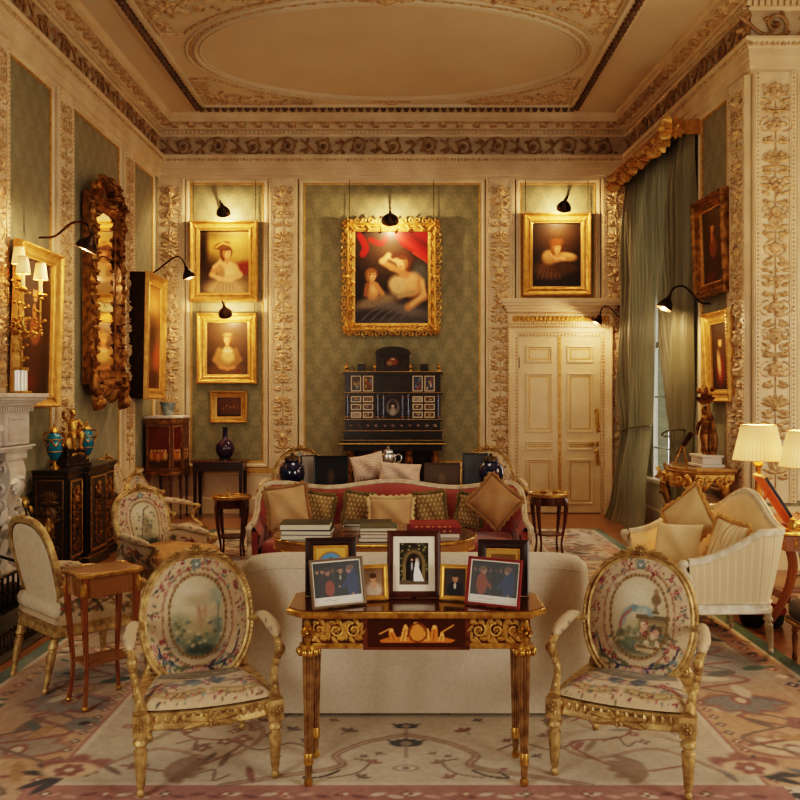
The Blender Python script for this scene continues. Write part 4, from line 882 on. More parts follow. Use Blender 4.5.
# ------------------------------------------------------------------ the big rug
def rug():
    W, H = 4.96, 8.18; ox_, oy_ = -2.48, 2.7
    field, pale, rust, brown, dark = (202, 184, 158), (218, 200, 174), (150, 92, 74), (122, 96, 74), (44, 36, 34)
    peach, grey, blue, green, ochre = (204, 160, 116), (134, 126, 118), (120, 132, 138), (62, 88, 66), (182, 138, 84)
    c = CV(W, H, 98, green); q = random.Random(11)
    c.rect(.1, W - .1, .1, H - .1, pale); c.rect(.13, W - .13, .13, H - .13, (196, 140, 104)); c.rect(.3, W - .3, .3, H - .3, pale); c.rect(.32, W - .32, .32, H - .32, (198, 162, 122))
    # patchy border ground: peach near, grey-blue further away
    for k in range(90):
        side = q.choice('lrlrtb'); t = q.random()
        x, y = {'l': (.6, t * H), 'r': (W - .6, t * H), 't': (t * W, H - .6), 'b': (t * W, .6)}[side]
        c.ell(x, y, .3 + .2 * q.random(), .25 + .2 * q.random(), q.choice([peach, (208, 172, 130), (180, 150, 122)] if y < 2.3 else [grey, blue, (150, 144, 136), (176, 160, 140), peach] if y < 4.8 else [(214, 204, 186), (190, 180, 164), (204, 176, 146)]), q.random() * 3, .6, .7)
    # small flowers of the guard stripe
    def guard(x0, y0, x1, y1, n):
        for i in range(n):
            t = (i + .5) / n; x, y = x0 + (x1 - x0) * t, y0 + (y1 - y0) * t
            c.flower(x, y, .045, q.choice([rust, dark, pale, ochre]), pale, 4); c.leaf(x + .05, y + .05, .08, .03, q.random() * 6, q.choice([brown, green]))
    guard(.215, .2, .215, H - .2, 54); guard(W - .215, .2, W - .215, H - .2, 54); guard(.2, H - .215, W - .2, H - .215, 30)
    def palmette(x, y, s, a, col, out=rust):
        for k in (-2, -1, 0, 1, 2): c.leaf(x, y, s * 1.1, s * .55, a + k * .55, out)
        for k in (-2, -1, 0, 1, 2): c.leaf(x + .04 * s * math.cos(a), y + .04 * s * math.sin(a), s * .98, s * .42, a + k * .55, col)
        c.ell(x + .25 * s * math.cos(a), y + .25 * s * math.sin(a), s * .28, s * .2, out, a); c.ell(x + .25 * s * math.cos(a), y + .25 * s * math.sin(a), s * .17, s * .11, pale, a)
    bm = .62
    for i in range(10):
        y = .5 + i * .80
        for x, sg in ((bm, 1), (W - bm, -1)):
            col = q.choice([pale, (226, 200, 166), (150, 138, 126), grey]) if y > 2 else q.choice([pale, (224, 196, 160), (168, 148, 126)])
            palmette(x, y, .26, pi / 2 if i % 2 else -pi / 2, col)
            c.line(cat([(x - .2, y + .12), (x + .18, y + .28), (x - .1, y + .5), (x + .2, y + .62)], 6), .014, rust); c.line(cat([(x + .24, y - .1), (x - .2, y + .2), (x + .15, y + .42), (x - .22, y + .66)], 6), .011, brown)
            for k in range(7): c.leaf(x + (q.random() - .5) * .55, y + q.random() * .8, .16 + .12 * q.random(), .06 + .03 * q.random(), q.random() * 6, q.choice([grey, pale, rust, brown, (96, 96, 88), ochre, green if q.random() < .3 else pale]))
            c.flower(x + (.2 if i % 2 else -.2), y + .4, .1, q.choice([pale, rust, grey]), dark, 6)
    for i in range(6):
        x = .8 + i * .68
        for y in (H - bm, bm): palmette(x, y, .22, 0 if i % 2 else pi, q.choice([pale, grey, peach])); c.line(cat([(x - .3, y), (x, y + .2), (x + .3, y)], 6), .012, rust)
    # inner guard and field
    f0 = .95
    c.rect(f0 - .05, W - f0 + .05, f0 + .02, H - f0 + .05, (176, 122, 104)); c.rect(f0 - .03, W - f0 + .03, f0 + .055, H - f0 + .03, pale)
    n = 60
    for i in range(n):
        for x in (f0 - .09, W - f0 + .09): c.flower(x, f0 + (H - 2 * f0) * i / n, .032, q.choice([rust, brown]), pale, 4)
    c.rect(f0 - .1, W - f0 + .1, f0 - .09, f0 + .04, (170, 114, 98))
    for i in range(40): c.leaf(f0 + (W - 2 * f0) * i / 40, f0 - .045, .07, .03, .3 * (-1) ** i, q.choice([pale, (206, 160, 140), (126, 70, 60)]))
    for i in range(12): c.flower(f0 + (W - 2 * f0) * i / 12, f0 - .03, .034, q.choice([rust, brown, (176, 110, 90)]), pale, 4)
    c.rect(f0, W - f0, f0 + .08, H - f0, field)
    mx = W / 2
    def vinep(p, w, col): c.line(cat(p, 7), w, col)
    for yb in (1.17, 3.3, 5.3):                            # lobed medallion outlines and lotus blooms along the centre
        for s in (-1, 1):
            vinep([(mx + s * .8, yb - .17), (mx + s * .55, yb - .08), (mx + s * .3, yb + .02), (mx + s * .33, yb + .14), (mx + s * .22, yb + .27), (mx + s * .1, yb + .34), (mx, yb + .38)], .017, (138, 106, 82)); vinep([(mx + s * .8, yb - .17), (mx + s * .55, yb - .08), (mx + s * .3, yb + .02), (mx + s * .33, yb + .14), (mx + s * .22, yb + .27), (mx + s * .1, yb + .34), (mx, yb + .38)], .007, (186, 154, 126))
            vinep([(mx + s * .34, yb - .1), (mx + s * .22, yb - .05), (mx + s * .17, yb + .06), (mx + s * .24, yb + .1)], .006, brown); vinep([(mx + s * .3, yb - .02), (mx + s * .36, yb - .08), (mx + s * .45, yb - .1), (mx + s * .42, yb - .04)], .006, dark); vinep([(mx + s * .44, yb + .2), (mx + s * .56, yb + .28), (mx + s * .7, yb + .2), (mx + s * .84, yb + .3)], .007, brown)
            for (x_, y_, r_) in ((.16, .05, .05), (.13, .15, .035), (.2, .12, .03), (.3, .42, .06), (.58, .44, .055), (.5, .3, .04), (.7, .36, .05), (.62, .12, .04), (.45, -.02, .03), (.2, -.1, .045), (.38, .56, .04), (.75, .56, .05), (.6, .7, .05), (.22, .66, .045)):
                x, y = mx + s * x_, yb + y_; cl = q.choice([(132, 78, 64), (150, 100, 80), (140, 110, 84), (112, 96, 80)])
                for k in (-1, 0, 1): c.leaf(x, y, r_, r_ * .5, pi / 2 + s * .5 + k * .9, cl)
                c.leaf(x, y, r_ * .7, r_ * .22, -pi / 2 + s * .6, (120, 108, 84))
        for (dy, sc) in ((.25, 1), (.47, .75)):
            for k in (-1.9, -.9, 0, .9, 1.9): c.leaf(mx, yb + dy, .085 * sc, .05 * sc, pi / 2 + k * .62, dark)
            for k in (-1, 1): c.leaf(mx + k * .02, yb + dy + .02, .085 * sc, .022 * sc, (0 if k > 0 else pi) + k * .55, dark)
            c.ell(mx, yb + dy + .025, .028 * sc, .03 * sc, (150, 128, 104)); c.line([(mx, yb + dy), (mx, yb + dy - .14)], .005, brown)
        c.ell(mx, yb, .06, .03, (132, 100, 80)); c.ell(mx, yb, .048, .022, pale); c.ell(mx, yb, .02, .012, (120, 90, 80))
    for s in (-1, 1):                                      # big wandering vines in the field
        for yb in (1.1, 2.5, 3.9, 5.3):
            vinep([(mx + s * 1.45, yb), (mx + s * 1.2, yb + .28), (mx + s * .85, yb + .18), (mx + s * .72, yb + .5), (mx + s * 1.0, yb + .78), (mx + s * 1.36, yb + .66), (mx + s * 1.4, yb + 1.0), (mx + s * 1.1, yb + 1.25), (mx + s * .8, yb + 1.1)], .013, (170, 138, 108))
            vinep([(mx + s * 1.3, yb + .1), (mx + s * 1.0, yb + .05), (mx + s * .8, yb + .35), (mx + s * 1.1, yb + .45), (mx + s * 1.25, yb + .9)], .008, rust)
            for k in range(34):
                x, y = mx + s * (.72 + q.random() * .75), yb + q.random() * 1.35
                r_ = q.random()
                if r_ < .5: c.flower(x, y, .03 + .025 * q.random(), q.choice([rust, (140, 96, 72), brown, (172, 120, 96)]), pale, q.choice([4, 5, 6]))
                elif r_ < .8: c.leaf(x, y, .1 + .08 * q.random(), .035, q.random() * 6, q.choice([brown, (150, 128, 100), grey, rust]))
                else: c.line(cat([(x, y), (x + .08, y + .05), (x + .1, y - .06), (x + .16, y)], 4), .006, q.choice([brown, rust]))
            x, y = mx + s * 1.08, yb + .06
            for k in (-2, -1, 0, 1, 2): c.leaf(x, y, .17, .07, (0 if s < 0 else pi) + k * .5, (150, 118, 88))
    # dark-leaved palmettes at the corners of the field, near the armchairs
    for s, x, y in ((-1, mx - 1.52, 1.1), (1, mx + 1.56, 1.12), (-1, mx - 1.5, 3.6), (1, mx + 1.5, 3.9)):
        for k in (-1.8, -.9, .9, 1.8): c.leaf(x, y, .2, .05, (pi if s < 0 else 0) + k * .5 + .3, dark)
        for k in (-1, 0, 1): c.leaf(x, y + .02, .2, .12, pi / 2 + k * .8, rust)
        c.ell(x, y + .05, .13, .08, (222, 186, 150)); c.flower(x, y + .05, .07, rust, pale, 6)
    c.noise(10, 2, 5); c.noise(8, 14, 6); c.a *= .92
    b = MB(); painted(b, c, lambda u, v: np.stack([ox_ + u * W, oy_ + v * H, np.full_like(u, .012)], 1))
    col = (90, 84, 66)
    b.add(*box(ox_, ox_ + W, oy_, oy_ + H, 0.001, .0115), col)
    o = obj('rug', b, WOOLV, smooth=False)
    tag(o, 'huge cream floral wool rug with peach border and green edge band on wooden floor', 'rug')
rug()
RT = .0135

# ------------------------------------------------------------------ tapestry canvases
RED, PINK, NAVY, TEAL, LEAFC, CREAMT, BRN, GOLDT = (140, 66, 70), (184, 132, 122), (66, 70, 86), (112, 128, 124), (110, 108, 82), (198, 174, 142), (112, 86, 58), (160, 124, 78)
def spray(c, x, y, r, q, cols=(RED, PINK, RED, (120, 48, 60)), n=9):
    for k in range(n):
        a = q.random() * 6.28; d = r * math.sqrt(q.random()); px, py = x + d * math.cos(a), y + d * math.sin(a)
        if q.random() < .45: c.leaf(px, py, r * .6, r * .22, a, q.choice([LEAFC, TEAL, (96, 96, 80), (84, 84, 84)]))
        else: c.flower(px, py, r * .22, q.choice(cols), (206, 166, 128), 5)
def tap_back(var, seed=1):
    c = CV(1.0, 1.1, 140, CREAMT); q = random.Random(seed)
    c.ring(.5, .56, .345, .435, .010, (176, 126, 104), .9); c.ring(.5, .56, .335, .425, .006, BRN, .8, 60)
    for k in range(26):
        a = k * 2 * pi / 26 + .1; x, y = .5 + .435 * math.cos(a), .545 + .5 * math.sin(a)
        if abs(math.sin(a)) > .35 or k % 2: spray(c, x, y, .05, q, n=5)
        else: c.leaf(x, y, .05, .02, q.random() * 6, q.choice([TEAL, LEAFC, PINK]))
    for s in (-1, 1):
        for (x, y, r) in ((.12, .93, .075), (.3, .86, .1), (.36, .3, .11), (.28, .17, .09), (.42, .62, .06)): spray(c, .5 + s * x if y < .9 else .5 + s * x, y if y < .9 else 1.0, r, q, n=12)
        c.line(cat([(.5 + s * .03, .1), (.5 + s * .1, .13), (.5 + s * .12, .07), (.5 + s * .04, .085), (.5 + s * .08, .03)], 5), .009, (198, 140, 140))
        c.line(cat([(.5 + s * .06, .12), (.5 + s * .2, .15), (.5 + s * .32, .22), (.5 + s * .38, .34)], 5), .008, NAVY)
        for k in range(7): c.leaf(.5 + s * (.08 + .035 * k), .12 + .012 * k, .075, .026, (0 if s > 0 else pi) + (q.random() - .5) * 2, q.choice([NAVY, TEAL, LEAFC]))
    c.flower(.5, 1.03, .05, TEAL, (200, 190, 170), 6)
    # medallion
    c.ell(.5, .57, .27, .36, (192, 176, 144), soft=.02); c.ell(.45, .75, .2, .14, (214, 202, 176), soft=.6)
    if var == 'pastoral':
        c.ell(.5, .34, .22, .1, (120, 128, 110), soft=.4); c.ell(.52, .27, .16, .05, (74, 84, 74), soft=.4); c.ell(.32, .48, .09, .1, (140, 144, 118), soft=.5); c.ell(.68, .46, .05, .08, (92, 122, 124), soft=.4); c.ell(.5, .46, .18, .08, (178, 164, 126), soft=.5)
        for k in range(40): c.ell(.5 + (q.random() - .5) * .46, .28 + q.random() * .26, .02, .015, q.choice([TEAL, LEAFC, (150, 146, 110), (206, 192, 150), (84, 100, 96)]), soft=.5, al=.8)
        c.line([(.52, .48), (.52, .6), (.5, .66)], .018, (186, 150, 120)); c.ell(.57, .6, .02, .06, (190, 160, 130)); c.ell(.5, .7, .12, .05, (186, 170, 140), soft=.6); c.line([(.69, .42), (.7, .66), (.66, .76)], .01, (120, 126, 110))
        for k in range(14): c.ell(.66 + .1 * (q.random() - .3), .66 + .14 * q.random(), .03, .02, q.choice([(140, 160, 160), (170, 172, 150)]), soft=.5, al=.7)
    elif var == 'bird':
        c.ell(.5, .3, .2, .07, (110, 112, 92), soft=.4); c.rect(.5, .78, .36, .56, (140, 124, 92), soft=.01); c.rect(.52, .76, .4, .52, (160, 146, 110)); c.rect(.48, .8, .55, .585, (112, 98, 72)); c.rect(.56, .72, .42, .5, (120, 104, 76)); c.rect(.59, .69, .43, .48, (150, 134, 100))
        c.line(cat([(.34, .5), (.37, .58), (.44, .63), (.56, .63), (.62, .6)], 5), .024, (140, 160, 158)); c.line(cat([(.42, .62), (.34, .54), (.33, .46)], 5), .012, (160, 110, 96)); c.ell(.46, .645, .035, .025, (120, 144, 148)); c.ell(.53, .62, .05, .022, (170, 180, 168))
        c.ell(.66, .72, .045, .05, (126, 106, 80)); c.ell(.66, .79, .025, .025, (150, 120, 90)); c.ell(.66, .64, .02, .03, (130, 112, 86)); c.ell(.66, .61, .04, .012, (112, 96, 70))
        spray(c, .58, .4, .13, q, (PINK, (214, 170, 150), RED, (226, 206, 176)), 26); c.ell(.58, .3, .1, .035, (196, 176, 136)); c.line([(.49, .31), (.67, .31)], .01, BRN)
        for k in range(20): c.ell(.3 + .2 * q.random(), .32 + .14 * q.random(), .025, .02, q.choice([LEAFC, (130, 140, 110), (96, 110, 90)]), soft=.5, al=.7)
    else:                                                  # figure in a landscape, dark lower edge
        c.ell(.5, .32, .22, .1, (110, 112, 92), soft=.4); c.ell(.6, .3, .14, .06, (52, 56, 50), soft=.4); c.ell(.52, .52, .07, .16, (150, 134, 104), soft=.4); c.ell(.52, .7, .03, .035, (190, 160, 130)); c.line([(.4, .4), (.5, .8), (.6, .84)], .012, (110, 112, 92))
        for k in range(40): c.ell(.5 + (q.random() - .5) * .4, .3 + q.random() * .5, .022, .016, q.choice([(130, 132, 104), (96, 100, 84), (160, 152, 120), (80, 92, 86)]), soft=.5, al=.7)
    c.ring(.5, .57, .275, .365, .016, BRN, 1.0, 44); c.ring(.5, .57, .277, .367, .008, GOLDT, .9, 36)
    c.noise(7, 2, seed); c.a *= .94; return c
def tap_seat(seed=2, scene_oval=True):
    c = CV(1.0, 0.9, 140, CREAMT); q = random.Random(seed)
    if scene_oval:
        c.ell(.5, .68, .37, .2, (112, 100, 78), soft=.04); c.ell(.5, .7, .32, .13, (142, 128, 98), soft=.4)
        for k in range(40): c.ell(.5 + (q.random() - .5) * .6, .66 + (q.random() - .5) * .24, .03, .018, q.choice([(110, 106, 84), (92, 96, 80), (176, 162, 130), (128, 132, 116)]), soft=.5, al=.7)
        c.ring(.5, .68, .37, .2, .014, BRN, .9, 40)
    for s in (-1, 1):
        c.line(cat([(.5 + s * .06, .36), (.5 + s * .22, .29), (.5 + s * .38, .36), (.5 + s * .47, .46)], 6), .018, GOLDT); c.line(cat([(.5 + s * .06, .36), (.5 + s * .22, .29), (.5 + s * .38, .36), (.5 + s * .47, .46)], 6), .006, BRN)
        spray(c, .5 + s * .36, .3, .13, q, n=44); spray(c, .5 + s * .43, .6, .06, q, n=8)
        for k in range(9): c.leaf(.5 + s * .03, .36, .12 + .05 * q.random(), .036, (0 if s > 0 else pi) + (k - 4) * .26, q.choice([NAVY, (86, 102, 110), NAVY, TEAL]))
        c.line(cat([(.5 + s * .05, .14), (.5 + s * .25, .1), (.5 + s * .45, .16)], 6), .03, (150, 122, 80)); c.line(cat([(.5 + s * .05, .14), (.5 + s * .25, .1), (.5 + s * .45, .16)], 6), .012, (190, 166, 120), .8)
    spray(c, .5, .33, .08, q, n=20); [spray(c, .12 + .095 * k_, .08, .05, q, n=7) for k_ in range(9)]
    for k in range(30): c.leaf(q.random(), .05 + .2 * q.random(), .05, .016, q.random() * 6, q.choice([LEAFC, PINK, TEAL, RED, BRN]))
    c.noise(7, 2, seed); return c
def tap_side(seed=3):
    c = CV(1.0, 0.55, 120, CREAMT); q = random.Random(seed)
    c.line(cat([(.05, .3), (.3, .24), (.5, .34), (.75, .22), (.98, .3)], 6), .02, (150, 118, 84))
    for k in range(7):
        x = .08 + .14 * k; y = .26 + .1 * math.sin(k * 2.1); c.flower(x, y, .075, q.choice([(206, 186, 150), (176, 160, 130), (150, 70, 66), (190, 150, 130)]), BRN, 6)
        for j in range(6): c.leaf(x, y, .13, .045, q.random() * 6.28, q.choice([(106, 96, 70), (90, 84, 66), LEAFC, (130, 104, 74)]))
    for k in range(8): c.ell(.4 + .035 * k, .40 + .02 * math.sin(k), .02, .02, (140, 48, 56))
    c.noise(7, 2, seed); return c

# ------------------------------------------------------------------ gilt armchairs (origin: middle of the seat on the floor, front towards -y)
def turned_leg(z1, r=.03, tilt=(0, 0), base=(0, 0)):
    b = MB(); b.at(T(base[0], base[1], 0) @ Matrix(((1, 0, tilt[0], 0), (0, 1, tilt[1], 0), (0, 0, 1, 0), (0, 0, 0, 1))))
    b.add(*lathe([(.012, 0), (.017, .008), (.018, .02), (.012, .032), (.014, .04), (r * .62, .05), (r * .95, z1 - .08), (r * .7, z1 - .072), (r * .7, z1 - .06), (r * 1.05, z1 - .052), (r * 1.05, z1 - .04), (r * .8, z1 - .03), (r * .9, z1)], 24, 8, .2, (.045, z1 - .081)))
    return b
def seat_outline(fw, bw, d, bow=.05, n=14):
    """front edge bowed towards -y; runs counter-clockwise from front left"""
    o = [(-fw + 2 * fw * i / n, -d - bow * (1 - (2 * i / n - 1) ** 2) + bow * .0) for i in range(n + 1)]
    o += [(fw + (bw - fw) * (i / 6) + .012 * math.sin(pi * i / 6), -d + 2 * d * i / 6) for i in range(1, 7)]
    o += [(bw - 2 * bw * i / 6, d) for i in range(1, 6)]
    o += [(-bw - (fw - bw) * (i / 6) - .012 * math.sin(pi * i / 6), d - 2 * d * i / 6) for i in range(0, 6)]
    return np.array(o)
def seat_pad(cv, fw, bw, d, bow, z, h, drop=.0):
    b = MB()
    def fn(u, v):
        s, t = u * 2 - 1, v; y = -d + 2 * d * t; hw_ = fw + (bw - fw) * t
        x = s * hw_; yy = y - bow * (1 - s * s) * (1 - t) ** 1.0
        e = np.maximum(np.abs(s), np.abs(2 * t - 1)); k = 1 - np.clip((e - .55) / .45, 0, 1) ** 2.4
        return np.stack([x, yy, z + h * (k * .85 + .15 * (1 - t)) - drop * np.clip(t - .25, 0, 1) / .75], 1)
    painted(b, cv, fn, 70, 60); return b
def armchair(name, label, loc, rotz, back_cv, seat_cv, kind='open', group=None, cat_='armchair', gm=GILTW, side_cv=None, back_plain=True, zc=.60, brx=.256, bry=.308, ex=2.2, sc=1.0, reseat=None, crest=True):
    o = thing(name, label, cat_, loc, rotz, group); o.scale = (sc, sc, sc)
    fw, bw, d, bow = .30, .25, .275, .045; zs0, zs = (.275, .35) if kind == 'open' else (.30, .375)
    out = seat_outline(fw, bw, d, bow)
    b = MB(); rings = []
    for off, z in ((.01, zs0), (.0, zs0 + .006), (.0, zs0 + .02), (.006, zs0 + .028), (.006, zs - .02), (.0, zs - .012), (.0, zs), (.03, zs + .002)): rings.append([(x, y, z) for x, y in insets(out, off)])
    b.add(*loft(rings))
    for k in range(15):                                    # carved front rail
        s = -1 + 2 * (k + .5) / 15; b.at(T(0, -d - bow * (1 - s * s) - .001, 0)); leafr(b, s * (fw - .03), zs0 + .03, .04, .026, pi / 2, .012); b.reset()
    b.at(T(0, -d - bow - .002, 0)); rosette(b, 0, zs0 + .035, .04, .02); [leafr(b, 0, zs0 + .03, .12, .035, a, .018) for a in (.15, pi - .15, -.2, pi + .2)]; b.reset()
    for sx in (-1, 1): b.add(*box(sx * .285 - .033, sx * .285 + .033, -.312, -.246, zs0 - .012, zs + .002)); b.at(T(0, -.3125, 0)); rosette(b, sx * .285, zs0 + .032, .026, .014); b.reset()
    obj('seat_rail', b, gm, o, ang=45)
    for sx in (-1, 1):
        obj('leg', turned_leg(zs0, .031, base=(sx * .285, -.278)), gm, o)
        obj('leg', turned_leg(zs0, .027, tilt=(0, -.18), base=(sx * .225, .315)), gm, o)
    obj('seat_pad', seat_pad(seat_cv, fw - .012, bw - .01, d - .01, bow, zs, .058, .045 if kind == 'open' else 0), TAP, o, ang=180)
    if kind == 'closed':
        b = MB(); b.add(*loft([[(x, y, z) for x, y in insets(out, off) * (1, 1)] for off, z in ((.02, zs + .03), (.0, zs + .05), (-.005, zs + .09), (.01, zs + .12), (.06, zs + .135))]))
        obj('seat_cushion', b, reseat or mat('gold_cushion', (196, 150, 92), .8, col2=(170, 124, 74), scale=12), o, ang=180)
    lean = R(13); cb = np.array((0, .262, zc)); ew = np.array((0, math.sin(lean), math.cos(lean))); en = np.array((0, -math.cos(lean), math.sin(lean)))
    def plane(x, w, n=0.0): return cb + np.array((x, 0, 0)) + ew * w + en * n
    el = ellp(brx, bry, 72, ex)
    taper = (lambda w: 1 + .10 * (w / bry)) if kind == 'closed' else (lambda w: 1.0)
    op = np.array([plane(x * taper(w), w) for x, w in el])
    b = MB(); b.add(*tube(op, 1.0, closed=True, up=tuple(en), shape=[(.016, -.018), (.022, -.006), (.014, .004), (.019, .014), (.008, .022), (-.014, .02), (-.02, 0), (-.014, -.018)]))
    for k in range(96):                                    # carved rope on the outer edge
        t = 2 * pi * k / 96; x, w = (brx + .009) * np.sign(math.cos(t)) * abs(math.cos(t)) ** (2 / ex), (bry + .009) * np.sign(math.sin(t)) * abs(math.sin(t)) ** (2 / ex); p = plane(x * taper(w), w, .012); b.add(*sphere(p, .008, 6, 4))
    Mb = Matrix.Translation(plane(0, bry + .012, .02)) @ RX(-lean)
    b.at(Mb); (rosette if crest else (lambda *a: None))(b, 0, .006, .026, .022); (fan if crest else (lambda *a: None))(b, 0, .004, .042, .022, 7, 0, 1)
    for s in (-1, 1): [leafr(b, s * (.022 + .03 * k), -.004 - .005 * k * k * .5, .055, .022, (0 if s > 0 else pi) + s * (.4 - .25 * k), .018) for k in range(4 if crest else 0)]
    b.reset(); obj('back_frame', b, gm, o, ang=60)
    def pad(nsg, cv):
        b = MB()
        def fn(u, v):
            s, t = u * 2 - 1, v * 2 - 1
            # square -> disc mapping keeps the picture upright
            x = s * np.sqrt(np.maximum(1 - t * t / 2, 0)); w = t * np.sqrt(np.maximum(1 - s * s / 2, 0)); r = np.sqrt(x * x + w * w)
            g = 1.0 + (1 - .5 ** .0) * 0
            th = np.arctan2(w, x); kx = np.abs(np.cos(th)) ** ex + np.abs(np.sin(th)) ** ex; k = np.maximum(kx, 1e-6) ** (-1 / ex)
            ins = .012 if nsg > 0 or kind == 'open' else .026; x2, w2 = x * k * (brx - ins), w * k * (bry - ins)
            hgt = .012 + (.022 if nsg > 0 else .004) * np.sqrt(np.maximum(1 - r * r, 0))
            if kind == 'closed': x2 = x2 * (1 + .10 * (w2 / bry))
            return cb + x2[:, None] * np.array((1, 0, 0)) + w2[:, None] * ew + (nsg * hgt)[:, None] * en
        # resample the canvas through the same mapping so rings stay oval
        nu = 84; U, V_ = np.meshgrid(np.linspace(0, 1, nu), np.linspace(0, 1, nu)); U, V_ = U.ravel(), V_.ravel(); s, t = U * 2 - 1, V_ * 2 - 1
        x = s * np.sqrt(np.maximum(1 - t * t / 2, 0)); w = t * np.sqrt(np.maximum(1 - s * s / 2, 0)); i, j = np.meshgrid(np.arange(nu - 1), np.arange(nu - 1)); a = (j * nu + i).ravel()
        b.add(fn(U, V_), np.stack([a, a + 1, a + nu + 1, a + nu], 1), cv.sample(x * .5 + .5, w * .5 + .5)); return b
    obj('back_pad', pad(1.0, back_cv), TAP, o, ang=180)
    plain = CV(1, 1.1, 20, (206, 192, 168)); obj('back_cover', pad(-1.0, plain), CALICO if back_plain else TAP, o, ang=180)
    for s in (-1, 1):
        if kind == 'open':
            b = MB(); q0 = plane(s * brx * .80, -bry * .62); b.add(*tube(cat([(s * .225, .27, zs - .02), (s * .215, .268, zs + .05), (s * .235, .262, zs + .1), tuple(q0)], 5), [.034, .022, .02, .026], 8, flat=.8))
            b.at(T(0, .236, 0)); vine(b, spiral(s * .215, zs + .03, .026, .008, 0, s * 1.2, 12), .008, .03); leafr(b, s * .222, zs + .04, .11, .03, pi / 2, .02); b.reset()
            obj('back_support', b, gm, o)
        a0 = plane(s * (brx + .0), -.02 if kind == 'open' else -.06)
        ap = cat([tuple(a0), (s * .305, .14, .60), (s * .325, -.02, .58), (s * .322, -.16, .57), (s * .318, -.215, .563)], 6)
        b = MB(); b.add(*tube(ap, [.016, .015, .015, .018], 8, flat=1.2))
        b.at(T(s * .318, -.215, .59) @ RZ(pi / 2)); b.add(*lathe([(0, 0)], 3)) if False else None; b.reset()
        b.add(*sphere((s * .318, -.222, .553), (.024, .03, .028), 12, 8))
        sp = cat([(s * .318, -.222, .545), (s * .312, -.165, .49), (s * .30, -.165, .43), (s * .29, -.235, .385), (s * .285, -.28, zs)], 6)
        b.add(*tube(sp, [.022, .017, .017, .02, .028], 10, up=(1, 0, 0), flat=1.0))
        for k in range(5): p = sp[2 + k * 4]; b.add(*sphere((p[0], p[1] - .02, p[2]), (.012, .012, .022), 6, 5))
        obj('arm', b, gm, o)
        cvp = CV(.3, .6, 60, CREAMT); qq = random.Random(5); [spray(cvp, .15, .1 + .13 * k, .07, qq, n=5) for k in range(4)]; cvp.noise(6, 2, 1)
        pp = ap[3:18]; Vt, Ft = tube(pp + np.array((0, 0, .016)), [.010, .026, .03, .028, .012], 12, flat=.95)
        b = MB(); n_ = len(Vt); b.add(Vt, Ft, cvp.sample(np.tile(np.abs(np.linspace(-1, 1, 12)), n_ // 12), np.repeat(np.linspace(0, 1, n_ // 12), 12)))
        obj('arm_pad', b, TAP, o, ang=180)
        if kind == 'closed' and side_cv is not None:
            b = MB(); top = cat([tuple(plane(s * brx * .93, -.07)), (s * .30, .14, .585), (s * .318, -.02, .565), (s * .315, -.17, .555)], 8)
            def fs(u, v, top=top, s=s):
                i = np.clip(u * (len(top) - 1), 0, len(top) - 1.001); k = i.astype(int); f = (i - k)[:, None]; tp_ = top[k] * (1 - f) + top[k + 1] * f
                bt = np.stack([np.full_like(u, s * .272) + s * .012 * u, .26 - u * .49, np.full_like(u, zs)], 1); r = bt * (1 - v[:, None]) + tp_ * v[:, None]
                r[:, 0] += s * .018 * np.sin(pi * v); return r
            painted(b, side_cv, fs, 60, 34); obj('side_panel', b, TAP, o, ang=180)
            b = MB(); painted(b, side_cv, lambda u, v, fs=fs, s=s: fs(u, v) - np.array((s * .045, 0, 0)), 60, 34); obj('side_panel', b, TAP, o, ang=180)
    return o
TB1, TB2, TB3 = tap_back('pastoral', 4), tap_back('bird', 8), tap_back('figure', 12)
TS1, TS2 = tap_seat(3), tap_seat(6)
def chair_at(fl, fr, extra=0.0, sc=1.0):
    """Chair pose from the floor points of its two front legs."""
    m = (Vector(fl) + Vector(fr)) / 2; t = Vector(fr) - Vector(fl); a = math.atan2(t.y, t.x) + extra; f = Vector((-math.sin(a), math.cos(a), 0)); c = m + f * .278 * sc
    return (c.x, c.y, RT), a
l, a = chair_at(G(141, 797), G(276, 783), R(6))
armchair('gilt_armchair', 'gilt oval-back tapestry armchair with pastoral garden medallion, beside small kingwood table', l, a, TB1, TS1)
l, a = chair_at(G(553, 783), G(688, 797), R(-11))
armchair('gilt_armchair', 'gilt oval-back tapestry armchair with bird and plinth medallion, in front of white sofa', l, a, TB2, TS2)

# ------------------------------------------------------------------ marquetry writing table
TZ = .785; TX, TY = .045, 3.835
o = thing('writing_table', 'marquetry writing table with fluted gilt-mounted legs carrying framed photographs', 'table', (TX, TY, RT))
def chamfer(w, d, c): return [(-w / 2 + c, -d / 2), (w / 2 - c, -d / 2), (w / 2, -d / 2 + c), (w / 2, d / 2 - c), (w / 2 - c, d / 2), (-w / 2 + c, d / 2), (-w / 2, d / 2 - c), (-w / 2, -d / 2 + c)]
z1 = TZ - RT
b = MB(); b.add(*slab(chamfer(1.11, .40, .07), z1 - .014, z1)); obj('table_top', b, mat('polished_veneer', (104, 62, 34), .12, col2=(76, 42, 22), scale=3, wave=('X', 8), coat=.6, stretch=(6, 3, 3)), o, smooth=False)
b = MB(); b.add(*loft([[(x, y, z) for x, y in chamfer(1.11 + e, .40 + e, .07)] for e, z in ((.0, z1 - .034), (.012, z1 - .030), (.02, z1 - .022), (.02, z1 - .01), (.008, z1 - .004), (0, z1 - .004))], caps=False)); obj('gilt_rim', b, BRASS, o)
az0, az1 = z1 - .155, z1 - .034
b = MB(); b.add(*slab(chamfer(1.0, .33, .055), az0, az1)); b.add(*box(-.23, .23, -.172, -.1, az0 - .02, az1)); obj('apron', b, MAHOG, o, smooth=False)
cv = CV(.40, .12, 300, (62, 30, 16)); q = random.Random(2)
